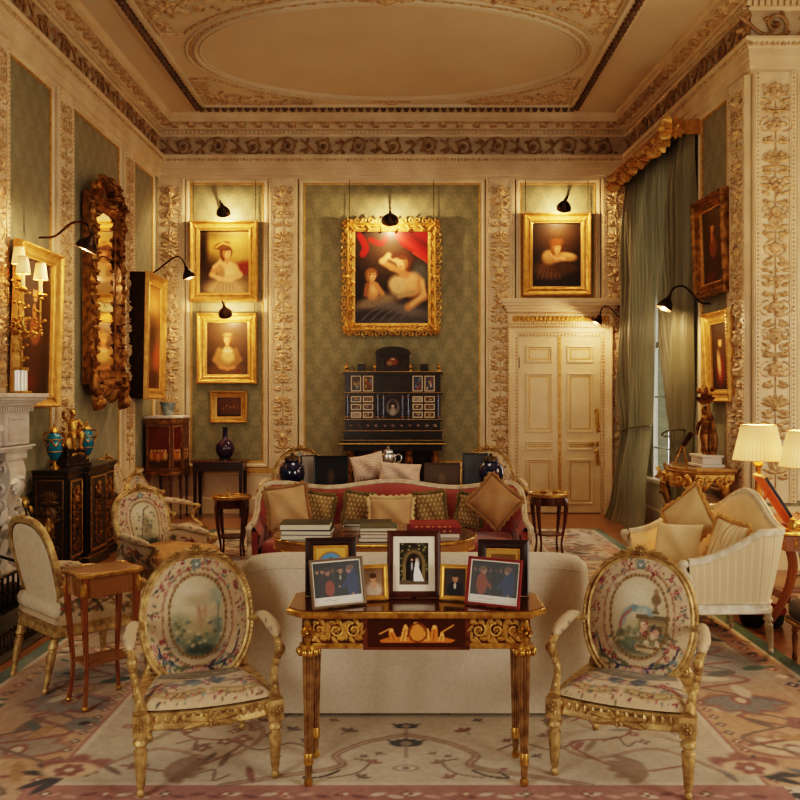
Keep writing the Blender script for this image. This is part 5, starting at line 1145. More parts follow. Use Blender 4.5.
cv.poly([(.06, .02), (.34, .02), (.36, .03), (.3, .045), (.1, .045), (.05, .03)], (190, 112, 50))
for k, (x, w_, h_) in enumerate(((.085, .02, .055), (.11, .03, .075), (.145, .026, .09), (.175, .03, .07), (.205, .04, .1), (.24, .028, .075), (.268, .034, .088), (.30, .026, .06))):
    lean_ = (q.random() - .5) * .03; cl = q.choice([(216, 142, 66), (200, 122, 54), (228, 162, 86)])
    cv.poly([(x - w_ / 2, .025), (x + w_ / 2, .025), (x + w_ * .4 + lean_, h_ - .012), (x + lean_, h_), (x - w_ * .4 + lean_, h_ - .015)], cl); cv.ell(x + lean_, h_ - .006, w_ * .28, .009, (236, 176, 100)); cv.line([(x, .03), (x + lean_, h_ - .015)], .0018, (120, 66, 26))
cv.ring(.205, .06, .036, .036, .005, (120, 66, 26)); cv.ell(.205, .06, .03, .03, (206, 136, 66)); cv.line([(.30, .06), (.35, .09)], .003, (206, 150, 80)); cv.line([(.05, .055), (.09, .075)], .003, (206, 150, 80))
b = flat_paint(cv, .42, az1 - az0 + .004, 0, (az0 + az1) / 2 - .006, -.1735); obj('marquetry_panel', b, vmat('marquetry', .25, coat=.4), o, smooth=False)
zc_ = (az0 + az1) / 2
for s in (-1, 1):
    b = MB(); b.at(T(0, -.165, 0))
    for k in range(3):
        x = s * (.27 + .075 * k); vine(b, spiral(x, zc_ + .004, .034, .008, pi / 2, s * (1.3 if k % 2 else -1.3), 14), .006, .014); rosette(b, x, zc_ + .004, .018, .014, 6); [leafr(b, x + .03 * math.cos(aa), zc_ + .03 * math.sin(aa), .042, .02, aa + 1.0, .014, .8) for aa in (0, .8, 1.6, 2.4, 3.2, 4.0, 4.8, 5.6)]; [leafr(b, x - s * .04, zc_ + sz * .035, .05, .02, sz * .6 + (0 if s > 0 else pi), .012, .5) for sz in (-1, 1)]
    fan(b, s * .445, zc_ - .035, .06, .016, 5, .2, .8); blob(b, s * .445, zc_ - .03, .02, .02, .016)
    b.reset(); obj('frieze_mount', b, OLDG, o, ang=75)
b = MB()
for s in (-1, 1): b.add(*box(min(s * .232, s * .47), max(s * .232, s * .47), -.172, -.15, az0 - .016, az0 + .008))
b.add(*box(-.47, .47, .15, .17, az0 - .012, az0 + .006)); obj('gilt_border', b, BRASS, o, bevel=.003)
for sx in (-1, 1):
    for sy in (-1, 1):
        b = MB(); b.at(T(sx * .468, sy * .146, 0)); b.add(*lathe([(.012, 0), (.017, .01), (.017, .022), (.011, .03), (.013, .04), (.015, .05), (.027, az0 - .07), (.027, az0 - .045)], 40, 10, .34, (.045, az0 - .06)))
        lg = obj('leg', b, mat('fluted_walnut_leg', (160, 124, 78), .38, metal=.3, col2=(112, 80, 46), scale=20), o)
        b = MB(); b.at(T(sx * .468, sy * .146, 0)); b.add(*lathe([(.03, az0 - .05), (.04, az0 - .045), (.044, az0 - .03), (.036, az0 - .015), (.04, az0), (.04, az0 + .002)], 20))
        for k in range(10): t = 2 * pi * k / 10; b.add(*sphere((.042 * math.cos(t), .042 * math.sin(t), az0 - .03), (.014, .014, .018), 6, 5))
        fb_ = MB(); fb_.at(T(sx * .468, sy * .146, 0)); fb_.add(*lathe([(.013, .0), (.019, .008), (.019, .024), (.012, .032)], 16)); obj('gilt_foot', fb_, BRASS, lg); fb_ = MB(); fb_.at(T(sx * .468, sy * .146, 0)); fb_.add(*lathe([(.016, .09), (.021, .095), (.019, .14), (.018, .142)], 16)); obj('gilt_collar', fb_, BRASS, lg)
        b.at(T(sx * .468, sy * .186, zc_)) if sy < 0 else None
        if sy < 0: rosette(b, 0, 0, .034, .02); leafr(b, 0, .01, .05, .03, pi / 2, .02); leafr(b, 0, -.01, .05, .03, -pi / 2, .02)
        b.reset(); obj('gilt_mount', b, BRASS, lg, ang=60)

# ------------------------------------------------------------------ framed photographs
def crowd(seed, blue):
    c = CV(1.0, .82, 130, (22, 20, 22)); q = random.Random(seed); skin = (190, 138, 104)
    for k in range(8): x = .08 + .11 * k; c.ell(x, .36, .075, .34, q.choice([(18, 17, 20), (30, 26, 26), (16, 18, 26), (44, 34, 30)]), soft=.1); c.ell(x, .645, .036, .05, q.choice([(150, 104, 78), skin, (120, 84, 64)]), soft=.15); c.ell(x, .69, .04, .028, q.choice([(46, 32, 22), (80, 58, 38), (22, 18, 16)]), soft=.15)
    if seed == 4:
        c.ell(.3, .38, .1, .26, (34, 28, 28), soft=.1); c.ell(.33, .3, .1, .16, (164, 70, 34), soft=.1); c.ell(.3, .62, .055, .075, (176, 122, 92), soft=.15); c.ell(.29, .68, .065, .045, (58, 40, 30), soft=.15); c.ell(.6, .42, .12, .34, (14, 14, 16), soft=.1); c.ell(.58, .64, .05, .07, skin, soft=.15); c.ell(.57, .7, .055, .035, (26, 20, 18), soft=.15); c.ell(.57, .5, .02, .05, (206, 200, 190), soft=.1); c.ell(.54, .32, .03, .025, skin)
    else:
        c.ell(.24, .36, .12, .24, (160, 74, 38), soft=.1); c.ell(.27, .62, .055, .07, skin, soft=.15); c.ell(.25, .68, .075, .05, (120, 84, 54), soft=.15); c.line([(.3, .42), (.46, .3)], .035, (164, 78, 42)); c.ell(.5, .29, .04, .025, skin); c.ell(.5, .45, .06, .2, (12, 12, 14), soft=.1)
    c.ell(.82, .36, .13, .32, (26, 54, 104), soft=.08); c.ell(.76, .64, .05, .07, skin, soft=.15); c.ell(.79, .69, .08, .055, (126, 88, 56), soft=.15); c.line([(.74, .46), (.6, .3)], .035, (32, 62, 116)); c.line([(.82, .16), (.82, .1)], .025, skin)
    c.a *= .72; c.rect(0, 1, 0, .13, (206, 200, 190)); c.line(cat([(.2, .06), (.3, .08), (.4, .05), (.5, .075)], 3), .006, (150, 140, 130)); c.noise(4, 2, seed); return c
def wedding():
    c = CV(.7, 1.0, 140, (44, 40, 28)); q = random.Random(3)
    for k in range(150): c.ell(q.random() * .7, q.random(), .03, .025, q.choice([(70, 72, 44), (54, 50, 34), (120, 110, 76), (34, 32, 24), (150, 140, 110)]), soft=.4, al=.8)
    c.ell(.35, .5, .27, .34, (122, 104, 70)); c.rect(.08, .62, .1, .5, (122, 104, 70)); c.ell(.35, .5, .19, .25, (34, 28, 24)); c.rect(.16, .54, .1, .5, (34, 28, 24)); c.rect(0, .7, 0, .1, (96, 84, 64))
    c.poly([(.33, .08), (.6, .08), (.47, .4), (.4, .48), (.36, .4)], (232, 230, 228)); c.ell(.42, .46, .05, .1, (232, 228, 224)); c.ell(.41, .59, .03, .035, (214, 170, 140)); c.ell(.41, .62, .032, .02, (120, 90, 60)); c.ell(.44, .5, .05, .14, (224, 222, 222), soft=.4, al=.6)
    c.rect(.26, .34, .08, .36, (52, 50, 54)); c.ell(.3, .44, .055, .12, (60, 58, 66)); c.ell(.3, .44, .018, .1, (190, 186, 184)); c.ell(.3, .6, .028, .035, (206, 160, 128)); c.ell(.3, .63, .03, .02, (60, 44, 30)); return c
def small_portrait(man):
    c = CV(.8, 1.0, 80, (58, 50, 42) if man else (120, 92, 66)); 
    if man: c.ell(.4, .2, .3, .3, (22, 24, 34)); c.ell(.4, .36, .05, .12, (214, 208, 196)); c.ell(.4, .64, .11, .15, (178, 130, 98)); c.ell(.43, .63, .07, .12, (200, 152, 116), soft=.4); c.ell(.4, .57, .04, .012, (140, 84, 66)); c.ell(.4, .76, .13, .07, (54, 38, 26)); c.ell(.36, .67, .012, .01, (50, 30, 20)); c.ell(.44, .67, .012, .01, (50, 30, 20))
    else: c.ell(.4, .3, .5, .5, (150, 120, 92), soft=.6); c.ell(.42, .2, .3, .28, (206, 186, 166), soft=.3); c.ell(.42, .4, .13, .14, (216, 172, 140)); c.ell(.4, .64, .1, .14, (214, 166, 130)); c.ell(.4, .74, .14, .1, (84, 56, 34)); c.ell(.37, .66, .012, .01, (60, 40, 26)); c.ell(.44, .66, .012, .01, (60, 40, 26))
    return c
def oval_mini():
    c = CV(1.0, 1.0, 70, (206, 160, 78)); c.ell(.5, .5, .44, .4, (150, 110, 48), soft=.05); c.ell(.5, .5, .4, .36, (96, 140, 176), soft=.05); c.ell(.5, .4, .16, .2, (60, 60, 70)); c.ell(.5, .6, .08, .1, (206, 160, 126)); c.ell(.5, .68, .09, .05, (70, 50, 34)); return c
def gold_land():
    c = CV(1.0, .8, 60, (176, 136, 70)); c.rect(.1, .9, .1, .7, (120, 84, 44)); c.ell(.5, .3, .3, .15, (90, 60, 30), soft=.5); return c
def photo_frame(label, x, y, z, w, h, rotz, lean, fm, fw, cv, matw=0.0, matcol=(224, 216, 198), strut=True, fdep=.016, name='photo_frame', catg='photo frame', group=None, matm=None):
    o = thing(name, label, catg, (x, y, z), rotz, group)
    # an inner pivot is not needed: parts are built already leaning
    Ml = T(0, 0, .002) @ RX(-lean) @ T(0, 0, h / 2)
    b = MB(); b.at(Ml); b.add(*rframe(w, h, [(0, 0), (0, fdep * .8), (fw * .15, fdep), (fw * .5, fdep * .85), (fw * .8, fdep * .9), (fw, fdep * .5), (fw, .0)])); b.add(*box(-w / 2 + .002, w / 2 - .002, 0, .006, -h / 2 + .002, h / 2 - .002)); obj('frame', b, fm, o, smooth=False)
    if matw: b = MB(); b.at(Ml); b.add(*rframe(w - 2 * fw + .002, h - 2 * fw + .002, [(0, .004), (0, .005), (matw, .005), (matw, .002)])); obj('mount_board', b, matm or mat('mount_board_%d' % sum(matcol), matcol, .6), o, smooth=False)
    pw, ph = w - 2 * fw - 2 * matw, h - 2 * fw - 2 * matw
    b = MB(); painted(b.at(Ml), cv, lambda u, v: np.stack([(u - .5) * pw, np.full_like(u, -.003), (v - .5) * ph], 1)); obj('photograph', b, PHOTOV, o, smooth=False)
    if strut:
        top = Vector((0, math.sin(lean) * h * .7, math.cos(lean) * h * .7)); b = MB(); b.add(*tube([(0, top.y + .006, top.z), (0, top.y + .06 + h * .12, .003)], .012, 4, flat=.25, up=(1, 0, 0))); obj('easel_strut', b, fm, o)
    return o
WDK = mat('dark_photo_wood', (74, 32, 20), .3, col2=(52, 20, 12), scale=14, coat=.3); WDK2 = mat('black_photo_wood', (44, 24, 18), .35); GLDF = mat('gold_photo_frame', (214, 166, 84), .35, metal=.5, col2=(190, 138, 62), scale=30); REDF = mat('red_leather_frame', (120, 24, 30), .4); SLVF = mat('grey_wood_frame', (122, 104, 86), .35, metal=.3)
zt = TZ + .001
photo_frame('dark wooden photo frame with wide white mount showing bride and groom under arch', P(414, 599, 3.86).x, 3.872, zt, .245, .30, 0, R(11), WDK, .027, wedding(), .03)
photo_frame('grey framed photograph of a crowd with blue dress, tilted, in front of blue oval miniature', -.290, 3.70, zt, .25, .208, R(26), R(14), SLVF, .011, crowd(4, True), .006)
photo_frame('red framed photograph of people shaking hands, tilted, in front of black frame', P(491, 608, 3.70).x + .005, 3.70, zt, .25, .208, R(-26), R(14), REDF, .012, crowd(9, True), .006)
photo_frame('small gold photo frame with portrait of a woman in white', P(375, 600, 3.83).x - .006, 3.815, zt, .135, .158, R(12), R(12), GLDF, .021, small_portrait(False))
photo_frame('small gold photo frame with portrait of a man in dark suit', P(453, 600, 3.83).x + .006, 3.815, zt, .135, .158, R(-12), R(12), GLDF, .021, small_portrait(True))
photo_frame('dark frame holding a gilt panel with blue oval miniature', P(331, 600, 3.92).x, 3.915, zt, .235, .262, R(6), R(8), WDK2, .036, oval_mini(), .012, (196, 150, 70), matm=GLDF)
photo_frame('black frame with small gilt picture, half hidden behind the red frame', P(503, 600, 3.92).x, 3.915, zt, .235, .252, R(-8), R(8), WDK2, .04, gold_land(), .008, (196, 150, 70), matm=GLDF)

# ------------------------------------------------------------------ cream slipcovered sofa seen from behind
sx0, sx1 = P(240, 700, 4.5).x, P(590, 700, 4.5).x; sw = sx1 - sx0; sy = 4.49
o = thing('cream_sofa', 'large cream slipcovered sofa turned away, directly behind the writing table', 'sofa', ((sx0 + sx1) / 2, sy, RT + .006))
for s in (-1, 1):
    for fy in (.09, .8): b = MB(); b.add(*tube([(s * (sw / 2 - .1), fy, -.005), (s * (sw / 2 - .1), fy, .03)], .03, 10)); obj('foot', b, EBONY, o)
zt_ = .84
def bprof(x): s = abs(x) / (sw / 2); return zt_ - .03 * max(0, (s - .75) / .25) ** 2
b = MB(); xs = np.linspace(-sw / 2, sw / 2, 41); rings = []
for x in xs:
    e = max(0, (abs(x) - sw / 2 + .05) / .05); h = bprof(x) - .03 * e * e; y0 = .02 * e; t = .22
    ring = [(x, y0 + .0, .01), (x, y0 + .012, h * .5), (x, y0 + .03, h - .07), (x, y0 + .045, h - .025), (x, y0 + .075, h - .006), (x, y0 + .12, h), (x, y0 + t - .05, h - .01), (x, y0 + t, h - .05), (x, y0 + t, .01)]
    rings.append(ring)
b.add(*loft(rings)); obj('sofa_back', b, LINEN, o, ang=60)
b = MB(); b.add(*tube([(x, .03 - .004, bprof(x) - .068) for x in xs[1:-1]], .0035, 6)); obj('piping', b, LINEN, o)
for s in (-1, 1):
    b = MB(); rings = []
    for y in (.2, .3, .5, .75, .86, .9):
        k = 1 - .25 * max(0, (y - .8) / .1); cx_ = s * (sw / 2 - .1); prof = [(-.1, .01), (-.1, .46), (-.11, .52), (-.08, .575 - .03 * (y - .2)), (0, .60 - .03 * (y - .2)), (.08, .575 - .03 * (y - .2)), (.105, .52), (.1, .46), (.1, .01)]
        rings.append([(cx_ + px * k, y, pz) for px, pz in prof])
    b.add(*loft(rings)); obj('sofa_arm', b, LINEN, o, ang=60)
b = MB(); b.add(*box(-sw / 2 + .2, sw / 2 - .2, .2, .88, .01, .28)); obj('sofa_seat', b, LINEN, o, bevel=.02)
for k in range(2):
    w_ = (sw - .42) / 2; b = MB(); b.add(*box(-sw / 2 + .21 + k * w_ + .004, -sw / 2 + .21 + (k + 1) * w_ - .004, .23, .9, .285, .43)); obj('seat_cushion', b, LINEN, o, bevel=.045, bseg=4)
# ------------------------------------------------------------------ generators for seats with a wrap-round back
def u_path(w, d, r, n=9, m=8, k=26):
    """From the left arm's front round the back to the right arm's front (front towards -y)."""
    p = [(-w / 2, -d / 2 + t * (d - r)) for t in np.linspace(0, 1, m)[:-1]]
    p += [(-w / 2 + r - r * math.cos(a), d / 2 - r + r * math.sin(a)) for a in np.linspace(0, pi / 2, n)]
    p += [(x, d / 2) for x in np.linspace(-w / 2 + r, w / 2 - r, k)[1:-1]]
    p += [(w / 2 - r + r * math.sin(a), d / 2 - r + r * math.cos(a)) for a in np.linspace(0, pi / 2, n)]
    p += [(w / 2, d / 2 - r - t * (d - r)) for t in np.linspace(0, 1, m)[1:]]
    return np.array(p)
def wrap_seat(name, label, loc, rotz, w, d, r, hfun, fabric, outer, frame, seat_z, lean=.14, th=.07, zb=.30, catg='sofa', seat_m=None, legs=None, group=None):
    o = thing(name, label, catg, loc, rotz, group)
    p = u_path(w, d, r, 30, 100, 200) if outer == 'stripe' else u_path(w, d, r); tg = np.gradient(p, axis=0); tg /= np.linalg.norm(tg, axis=1, keepdims=True); nr = np.stack([-tg[:, 1], tg[:, 0]], 1)   # outward
    back = np.clip((p[:, 1] + d / 2 - .15) / (d - .15), 0, 1)
    H = np.array([hfun(x, y) for x, y in p]); top = []; outr = []; inr = []
    for i in range(len(p)):
        h = H[i]; k = lean * back[i]
        def q(off, z): s = off + k * (z - zb); return (p[i, 0] + nr[i, 0] * s, p[i, 1] + nr[i, 1] * s, z)
        outr.append([q(.0, zb), q(.004, zb + .25 * (h - zb)), q(.004, zb + .6 * (h - zb)), q(0, h - .035), q(-.012, h - .008)])
        inr.append([q(-.012, h - .008), q(-th * .5, h + .0), q(-th + .01, h - .012), q(-th - .02, h - .07), q(-th - .035, seat_z + .5 * (h - seat_z)), q(-th - .02, seat_z - .05)]); top.append(q(-.022, h + .002))
    b = MB(); Vo, Fo = loft(outr, closed=False, caps=False)
    if outer == 'stripe':
        sl = np.concatenate([[0], np.cumsum(np.linalg.norm(np.diff(p, axis=0), axis=1))]); st = np.where((sl / .0125) % 1 < .5, 1.0, 0.0); cs = np.outer(st, (226, 206, 172)) + np.outer(1 - st, (206, 180, 142)); b.add(Vo, Fo, np.repeat(cs, len(outr[0]), axis=0)); outer = vmat('striped_cover', .6, sheen=.3)
    else: b.add(Vo, Fo)
    obj('outer_cover', b, outer, o, ang=50)
    b = MB(); b.add(*loft(inr, closed=False, caps=False)); obj('back_upholstery', b, fabric, o, ang=60)
    fb = MB(); fb.add(*tube(np.array(top), 1.0, shape=[(.02, -.024), (.026, -.01), (.018, .0), (.026, .01), (.02, .024), (-.012, .026), (-.016, 0), (-.012, -.026)]))
    obj('crest_rail', fb, frame, o, ang=50)
    rb = MB(); out = [(x, y) for x, y in p]; 
    rb.add(*loft([[(x, y, z) for x, y in [tuple(np.array(q_) * np.array(((w / 2 + e) / (w / 2), (d / 2 + e) / (d / 2)))) for q_ in out]] for e, z in ((.0, zb - .075), (.012, zb - .07), (.012, zb - .045), (.004, zb - .038), (.004, zb - .01), (.012, zb - .004), (.0, zb + .004))]))
    obj('seat_rail', rb, frame, o, ang=50)
    for s in (-1, 1):
        b = MB(); hf = H[0 if s < 0 else -1]; x = s * (w / 2 - .015)
        b.add(*tube(cat([(x, -d / 2 - .005, zb - .03), (x, -d / 2 - .01, zb + .08), (x, -d / 2 + .03, (zb + hf) / 2), (x, -d / 2 - .03, hf - .06), (x, -d / 2 - .045, hf - .01)], 6), [.026, .022, .02, .022, .026], 10, up=(1, 0, 0)))
        b.add(*sphere((x, -d / 2 - .035, hf - .008), (.03, .036, .03), 12, 8)); obj('arm_front', b, frame, o)
        b = MB(); b.add(*loft([[(x - s * q0, -d / 2 - .004, zb), (x - s * q0, -d / 2 - .004, hf - .04)] for q0 in (.02, .075)], closed=False, caps=False)); obj('arm_facing', b, fabric, o)
    b = MB(); iw, idp = w / 2 - th - .03, d - th - .02
    b.add(*loft([[(x, y - .035, z) for x, y in rrect(2 * iw - 2 * e, idp - 2 * e, .06)] for e, z in ((.02, seat_z - .13), (.0, seat_z - .11), (0, seat_z - .03), (.015, seat_z - .008), (.05, seat_z)) for _ in (0,)]))
    obj('seat_cushion', b, seat_m or fabric, o, ang=60)
    for sx, sy in (legs or ((-1, -1), (1, -1), (-1, 1), (1, 1), (0, -1), (0, 1))):
        obj('leg', turned_leg(zb - .07, .03, tilt=(0, -.1 if sy > 0 else 0), base=(sx * (w / 2 - .04), sy * (d / 2 - .04) + (.02 if sy > 0 else 0))), frame, o)
    return o
def pillow(label, pos, w, h, t, M3, fabric, fringe=None, group=None, dia=False, cv=None, catg='cushion', fr=.03):
    c0 = (0, 0, (h * (.5 if not dia else .7071)) + (fr if fringe else 0))
    Rl = RYm(pi / 4) if dia else Matrix.Identity(4); fx = fr * 1.25 if fringe else 0
    low = min((M3 @ T(*c0) @ Rl @ Vector((sx * (w / 2 + fx), 0, sz * (h / 2 + fx)))).z for sx in (-1, 1) for sz in (-1, 1)) - t * .15
    o = thing('throw_pillow', label, catg, pos, 0, group); o.matrix_world = Matrix.Translation(Vector(pos) - Vector((0, 0, low))) @ M3
    b = MB(); b.at(T(*c0) @ Rl)
    for s in (-1, 1):
        def fn(u, v, s=s):
            x, z = u * 2 - 1, v * 2 - 1; ex = 1 - .07 * (1 - np.abs(z)) ** 0 * (np.cos(z * pi / 2)) * 1.0; ez = 1 - .07 * np.cos(x * pi / 2)
            th_ = np.maximum((1 - x ** 4) * (1 - z ** 4), 0) ** .55 * (.8 + .2 * np.cos(x * 2.2) * np.cos(z * 2.2))
            wr = .012 * np.sin(x * 5 + z * 3) * th_
            return np.stack([x * w / 2 * ex, s * (t / 2 * th_ + wr), z * h / 2 * ez], 1)
        if cv is not None: painted(b, cv, fn, 40, 40, flip=(s > 0))
        else:
            U, V_ = np.meshgrid(np.linspace(0, 1, 26), np.linspace(0, 1, 26)); i, j = np.meshgrid(np.arange(25), np.arange(25)); a = (j * 26 + i).ravel(); b.add(fn(U.ravel(), V_.ravel()), np.stack([a, a + 1, a + 27, a + 26], 1))
    obj('cover', b, fabric, o, ang=180)
    if fringe:
        b = MB(); b.at(T(*c0) @ Rl); n = 28
        for (x0, z0, x1, z1, nx, nz) in ((-1, -1, 1, -1, 0, -1), (1, -1, 1, 1, 1, 0), (1, 1, -1, 1, 0, 1), (-1, 1, -1, -1, -1, 0)):
            for k in range(n):
                tt = (k + .5) / n; x, z = x0 + (x1 - x0) * tt, z0 + (z1 - z0) * tt; m_ = x if nx == 0 else z; kk = 1 - .07 * math.cos(m_ * pi / 2)
                px, pz = (x * w / 2 * (1 if nx == 0 else kk), z * h / 2 * (1 if nz == 0 else kk)); j = .35 * math.sin(k * 12.9 + x0 * 3); L = fr * (1 + .25 * math.sin(k * 7.7))
                b.add(*tube([(px, 0, pz), (px + nx * L * .5 + nz * j * .01, j * .02, pz + nz * L * .5), (px + nx * L + nz * j * .03, j * .04, pz + nz * L + nx * j * .02)], [.009, .012, .006], 5))
        obj('fringe', b, fringe, o, ang=180)
    return o
def leanM(rotz, lean, roll=0.0): return RZ(rotz) @ RX(-lean) @ RYm(roll)
REDF2 = mat('red_silk_upholstery', (150, 66, 54), .7, col2=(130, 50, 42), scale=4, sheen=.3)
CRW = mat('cream_painted_wood', (206, 188, 164), .5, col2=(178, 158, 132), scale=18)
BEIGE = mat('beige_silk', (186, 150, 106), .6, col2=(170, 132, 88), scale=6, sheen=.3)
TANF = mat('tan_fringe', (146, 110, 68), .9); OLIVEF = mat('olive_fringe', (110, 92, 52), .9); PALEF = mat('pale_fringe', (204, 176, 130), .9)
def dots():
    c = CV(1, 1, 60, (122, 98, 58)); q = random.Random(1)
    for i in range(7):
        for j in range(7):
            x, y = (i + .5 + .5 * (j % 2)) / 7, (j + .5) / 7; c.ell(x, y, .028, .04, (190, 160, 108), soft=.4); c.ell(x, y - .04, .02, .012, (160, 128, 78), soft=.4)
    c.noise(8, 3, 2); return c
DOT = dots(); DOTV = vmat('gold_spotted_silk', .6, sheen=.3)

# ------------------------------------------------------------------ red sofa with its pillows
RSX, RSY = -.14, 7.62
def hred(x, y):
    s = abs(x) / 1.2
    if y < .22: return .58 + .06 * max(0, (y + .36) / .58) ** 2
    return (.64 + .20 * min(1, max(0, (y - .22) / .13)) ** .8 if s > .85 else .85) + .03 * math.cos(s * 2 * pi) - .03 * max(0, (s - .86) / .14) ** 2
wrap_seat('red_sofa', 'red sofa with cream carved frame and serpentine back, behind the oval table', (RSX, RSY, 0.0135), 0, 2.42, .74, .16, hred, REDF2, REDF2, CRW, .44, lean=.16)
sy_ = RSY + .18; zz = .455
YB, YF = RSY + .125, RSY - .045
pillow('large beige fringed cushion against the arm of the red sofa above the dark green books', (P(287, 500, 7.45).x + .02, YF, zz), .36, .36, .13, leanM(R(10), R(12), R(-8)), BEIGE, TANF)
pillow('gold spotted cushion with olive fringe next to the large beige cushion by arm', (P(316, 500, 7.75).x, YB, zz), .25, .28, .11, leanM(R(3), R(11), R(9)), DOTV, OLIVEF, cv=DOT)
pillow('gold spotted cushion with olive fringe beside the plain beige middle cushion', (P(356, 500, 7.7).x, YB, zz), .27, .29, .11, leanM(R(-3), R(11), R(7)), DOTV, OLIVEF, cv=DOT)
pillow('plain beige ruffled cushion in the middle of the red sofa', (P(391, 500, 7.7).x, YF, zz), .38, .29, .12, leanM(0, R(11)), BEIGE, PALEF)
pillow('gold spotted cushion behind the stack of red books', (P(432, 500, 7.75).x, YB, zz), .28, .3, .11, leanM(R(4), R(11), R(-5)), DOTV, OLIVEF, cv=DOT)
pillow('gold spotted cushion tucked behind the brown diamond cushion', (P(467, 500, 7.75).x, YB, zz), .22, .28, .11, leanM(R(-3), R(11), R(8)), DOTV, OLIVEF, cv=DOT)
pillow('large brown silk cushion standing on its corner at the end of the red sofa', (P(497, 500, 7.5).x, YF - .03, zz), .36, .34, .12, leanM(R(-8), R(11), R(-4)), mat('brown_silk', (158, 118, 72), .55, col2=(138, 98, 56), scale=5, sheen=.4), TANF, dia=True)

# ------------------------------------------------------------------ oval table with books
OX, OY, OZ = -.24, 6.5, .66
o = thing('oval_coffee_table', 'oval wooden table with gilt edge carrying stacks of books', 'table', (OX, OY, RT))
b = MB(); e = ellp(.77, .5, 64, 2.4); hz = OZ - RT
b.add(*loft([[(x, y, z) for x, y in insets(e, q0)] for q0, z in ((.02, hz - .03), (0, hz - .02), (0, hz - .006), (.006, hz))])); obj('table_top', b, mat('table_veneer', (112, 66, 34), .2, col2=(84, 46, 24), scale=3, wave=('X', 6), coat=.4), o)
b = MB(); b.add(*loft([[(x, y, z) for x, y in insets(e, q0)] for q0, z in ((.03, hz - .095), (.012, hz - .09), (.012, hz - .03))])); obj('apron', b, SATIN, o)
b = MB(); b.add(*loft([[(x, y, z) for x, y in insets(e, q0)] for q0, z in ((.0, hz - .026), (-.008, hz - .018), (-.008, hz - .01), (0, hz - .004))], caps=False)); b.add(*loft([[(x, y, z) for x, y in insets(e, q0)] for q0, z in ((.03, hz - .1), (.004, hz - .095), (.004, hz - .085), (.013, hz - .08))], caps=False)); obj('gilt_edge', b, BRASS, o)
for sx in (-1, 1):
    for s2 in (-1, 1): obj('leg', turned_leg(hz - .09, .032, base=(sx * .52, s2 * .28)), KING, o)
BOOKP = mat('book_pages', (226, 216, 196), .8, col2=(206, 194, 170), scale=90, stretch=(.2, .2, 20))
def book(label, pos, w, d, t, rotz, cm, group=None, lettering=None):
    o = thing('book', label, 'book', pos, rotz, group)
    b = MB(); b.add(*box(-w / 2, w / 2, -d / 2, d / 2, 0, .004)).add(*box(-w / 2, w / 2, -d / 2, d / 2, t - .004, t))
    sp = [(-w / 2, d / 2 - .001, z) for z in (0,)]
    b.add(*box(-w / 2, w / 2, d / 2 - .005, d / 2, .002, t - .002)); obj('cover', b, cm, o, bevel=.001)
    b = MB(); b.add(*box(-w / 2 + .006, w / 2 - .006, -d / 2 + .005, d / 2 - .006, .0045, t - .0045)); obj('pages', b, BOOKP, o, smooth=False)
    if lettering:
        b = MB(); n = lettering
        for k in range(n): x = -w * .42 + w * .84 * k / n; b.add(*box(x, x + w * .84 / n * .6, -d / 2 - .001, -d / 2 + .003, t * .35, t * .68))
        obj('spine_tooling', b, GILTB, o, smooth=False)
    return o
def spine_front(label, pos, w, d, t, rotz, cm, group=None, let=7):
    o = thing('book', label, 'book', pos, rotz, group)
    b = MB(); b.add(*box(-w / 2, w / 2, -d / 2, d / 2, 0, .004)).add(*box(-w / 2, w / 2, -d / 2, d / 2, t - .004, t)); b.add(*box(-w / 2, w / 2, -d / 2, -d / 2 + .005, .002, t - .002)); obj('cover', b, cm, o, bevel=.0015)
    b = MB(); b.add(*box(-w / 2 + .006, w / 2 - .006, -d / 2 + .006, d / 2 - .005, .0045, t - .0045)); obj('pages', b, BOOKP, o, smooth=False)
    b = MB(); q = random.Random(let)
    for k in range(let):
        x = -w * .4 + w * .8 * k / let; b.add(*box(x, x + w * .8 / let * (.3 + .4 * q.random()), -d / 2 - .0012, -d / 2 + .002, t * .36, t * .66))
    obj('spine_tooling', b, GILTB, o, smooth=False); return o
CVR = {k: mat('book_' + k, c, .5) for k, c in dict(green=(44, 52, 40), grey=(96, 96, 92), white=(206, 200, 188), navy=(36, 40, 58), red=(132, 36, 34), olive=(78, 84, 62), maroon=(104, 28, 32), tan=(160, 120, 84)).items()}
z = OZ + .001
def stack(px, Y, rows):
    zc2 = z
    for i, (lab, w, d, t, rz, cm, f, dx) in enumerate(rows):
        (spine_front if f else book)(lab, (P(px, 500, Y).x + dx, Y, zc2), w, d, t, rz, CVR[cm]); zc2 += t + .001
stack(307, 6.32, [('pale book at the bottom of the dark green stack', .37, .26, .03, R(2), 'white', 0, .0), ('grey-covered book in the middle of the dark green stack', .37, .27, .034, R(-2), 'navy', 0, .01), ('dark green book lying on top of the stack nearest the beige cushion', .37, .27, .046, R(1), 'green', 0, -.005)])
stack(367, 6.70, [('white book at the bottom of the back stack', .36, .25, .036, R(-3), 'white', 0, .0), ('dark book lying on top of the back stack', .37, .25, .022, R(3), 'green', 0, .01)])
stack(377, 6.2, [('grey book at the bottom of the front middle stack', .22, .24, .03, 0, 'grey', 0, -.02), ('thin white book in the front middle stack', .22, .24, .02, R(3), 'white', 0, -.01), ('tan-edged book in the front middle stack', .23, .24, .022, R(-3), 'tan', 0, .0), ('olive green book on top of the front middle stack', .27, .25, .028, R(2), 'olive', 0, .01)])
stack(434, 6.42, [('white book under the red books', .40, .27, .026, R(-2), 'white', 0, -.01), ('red book with gilt lettered spine in the red stack', .40, .27, .036, 0, 'maroon', 1, -.005), ('red book lying on top of the red stack', .37, .26, .03, R(2), 'red', 1, .0)])

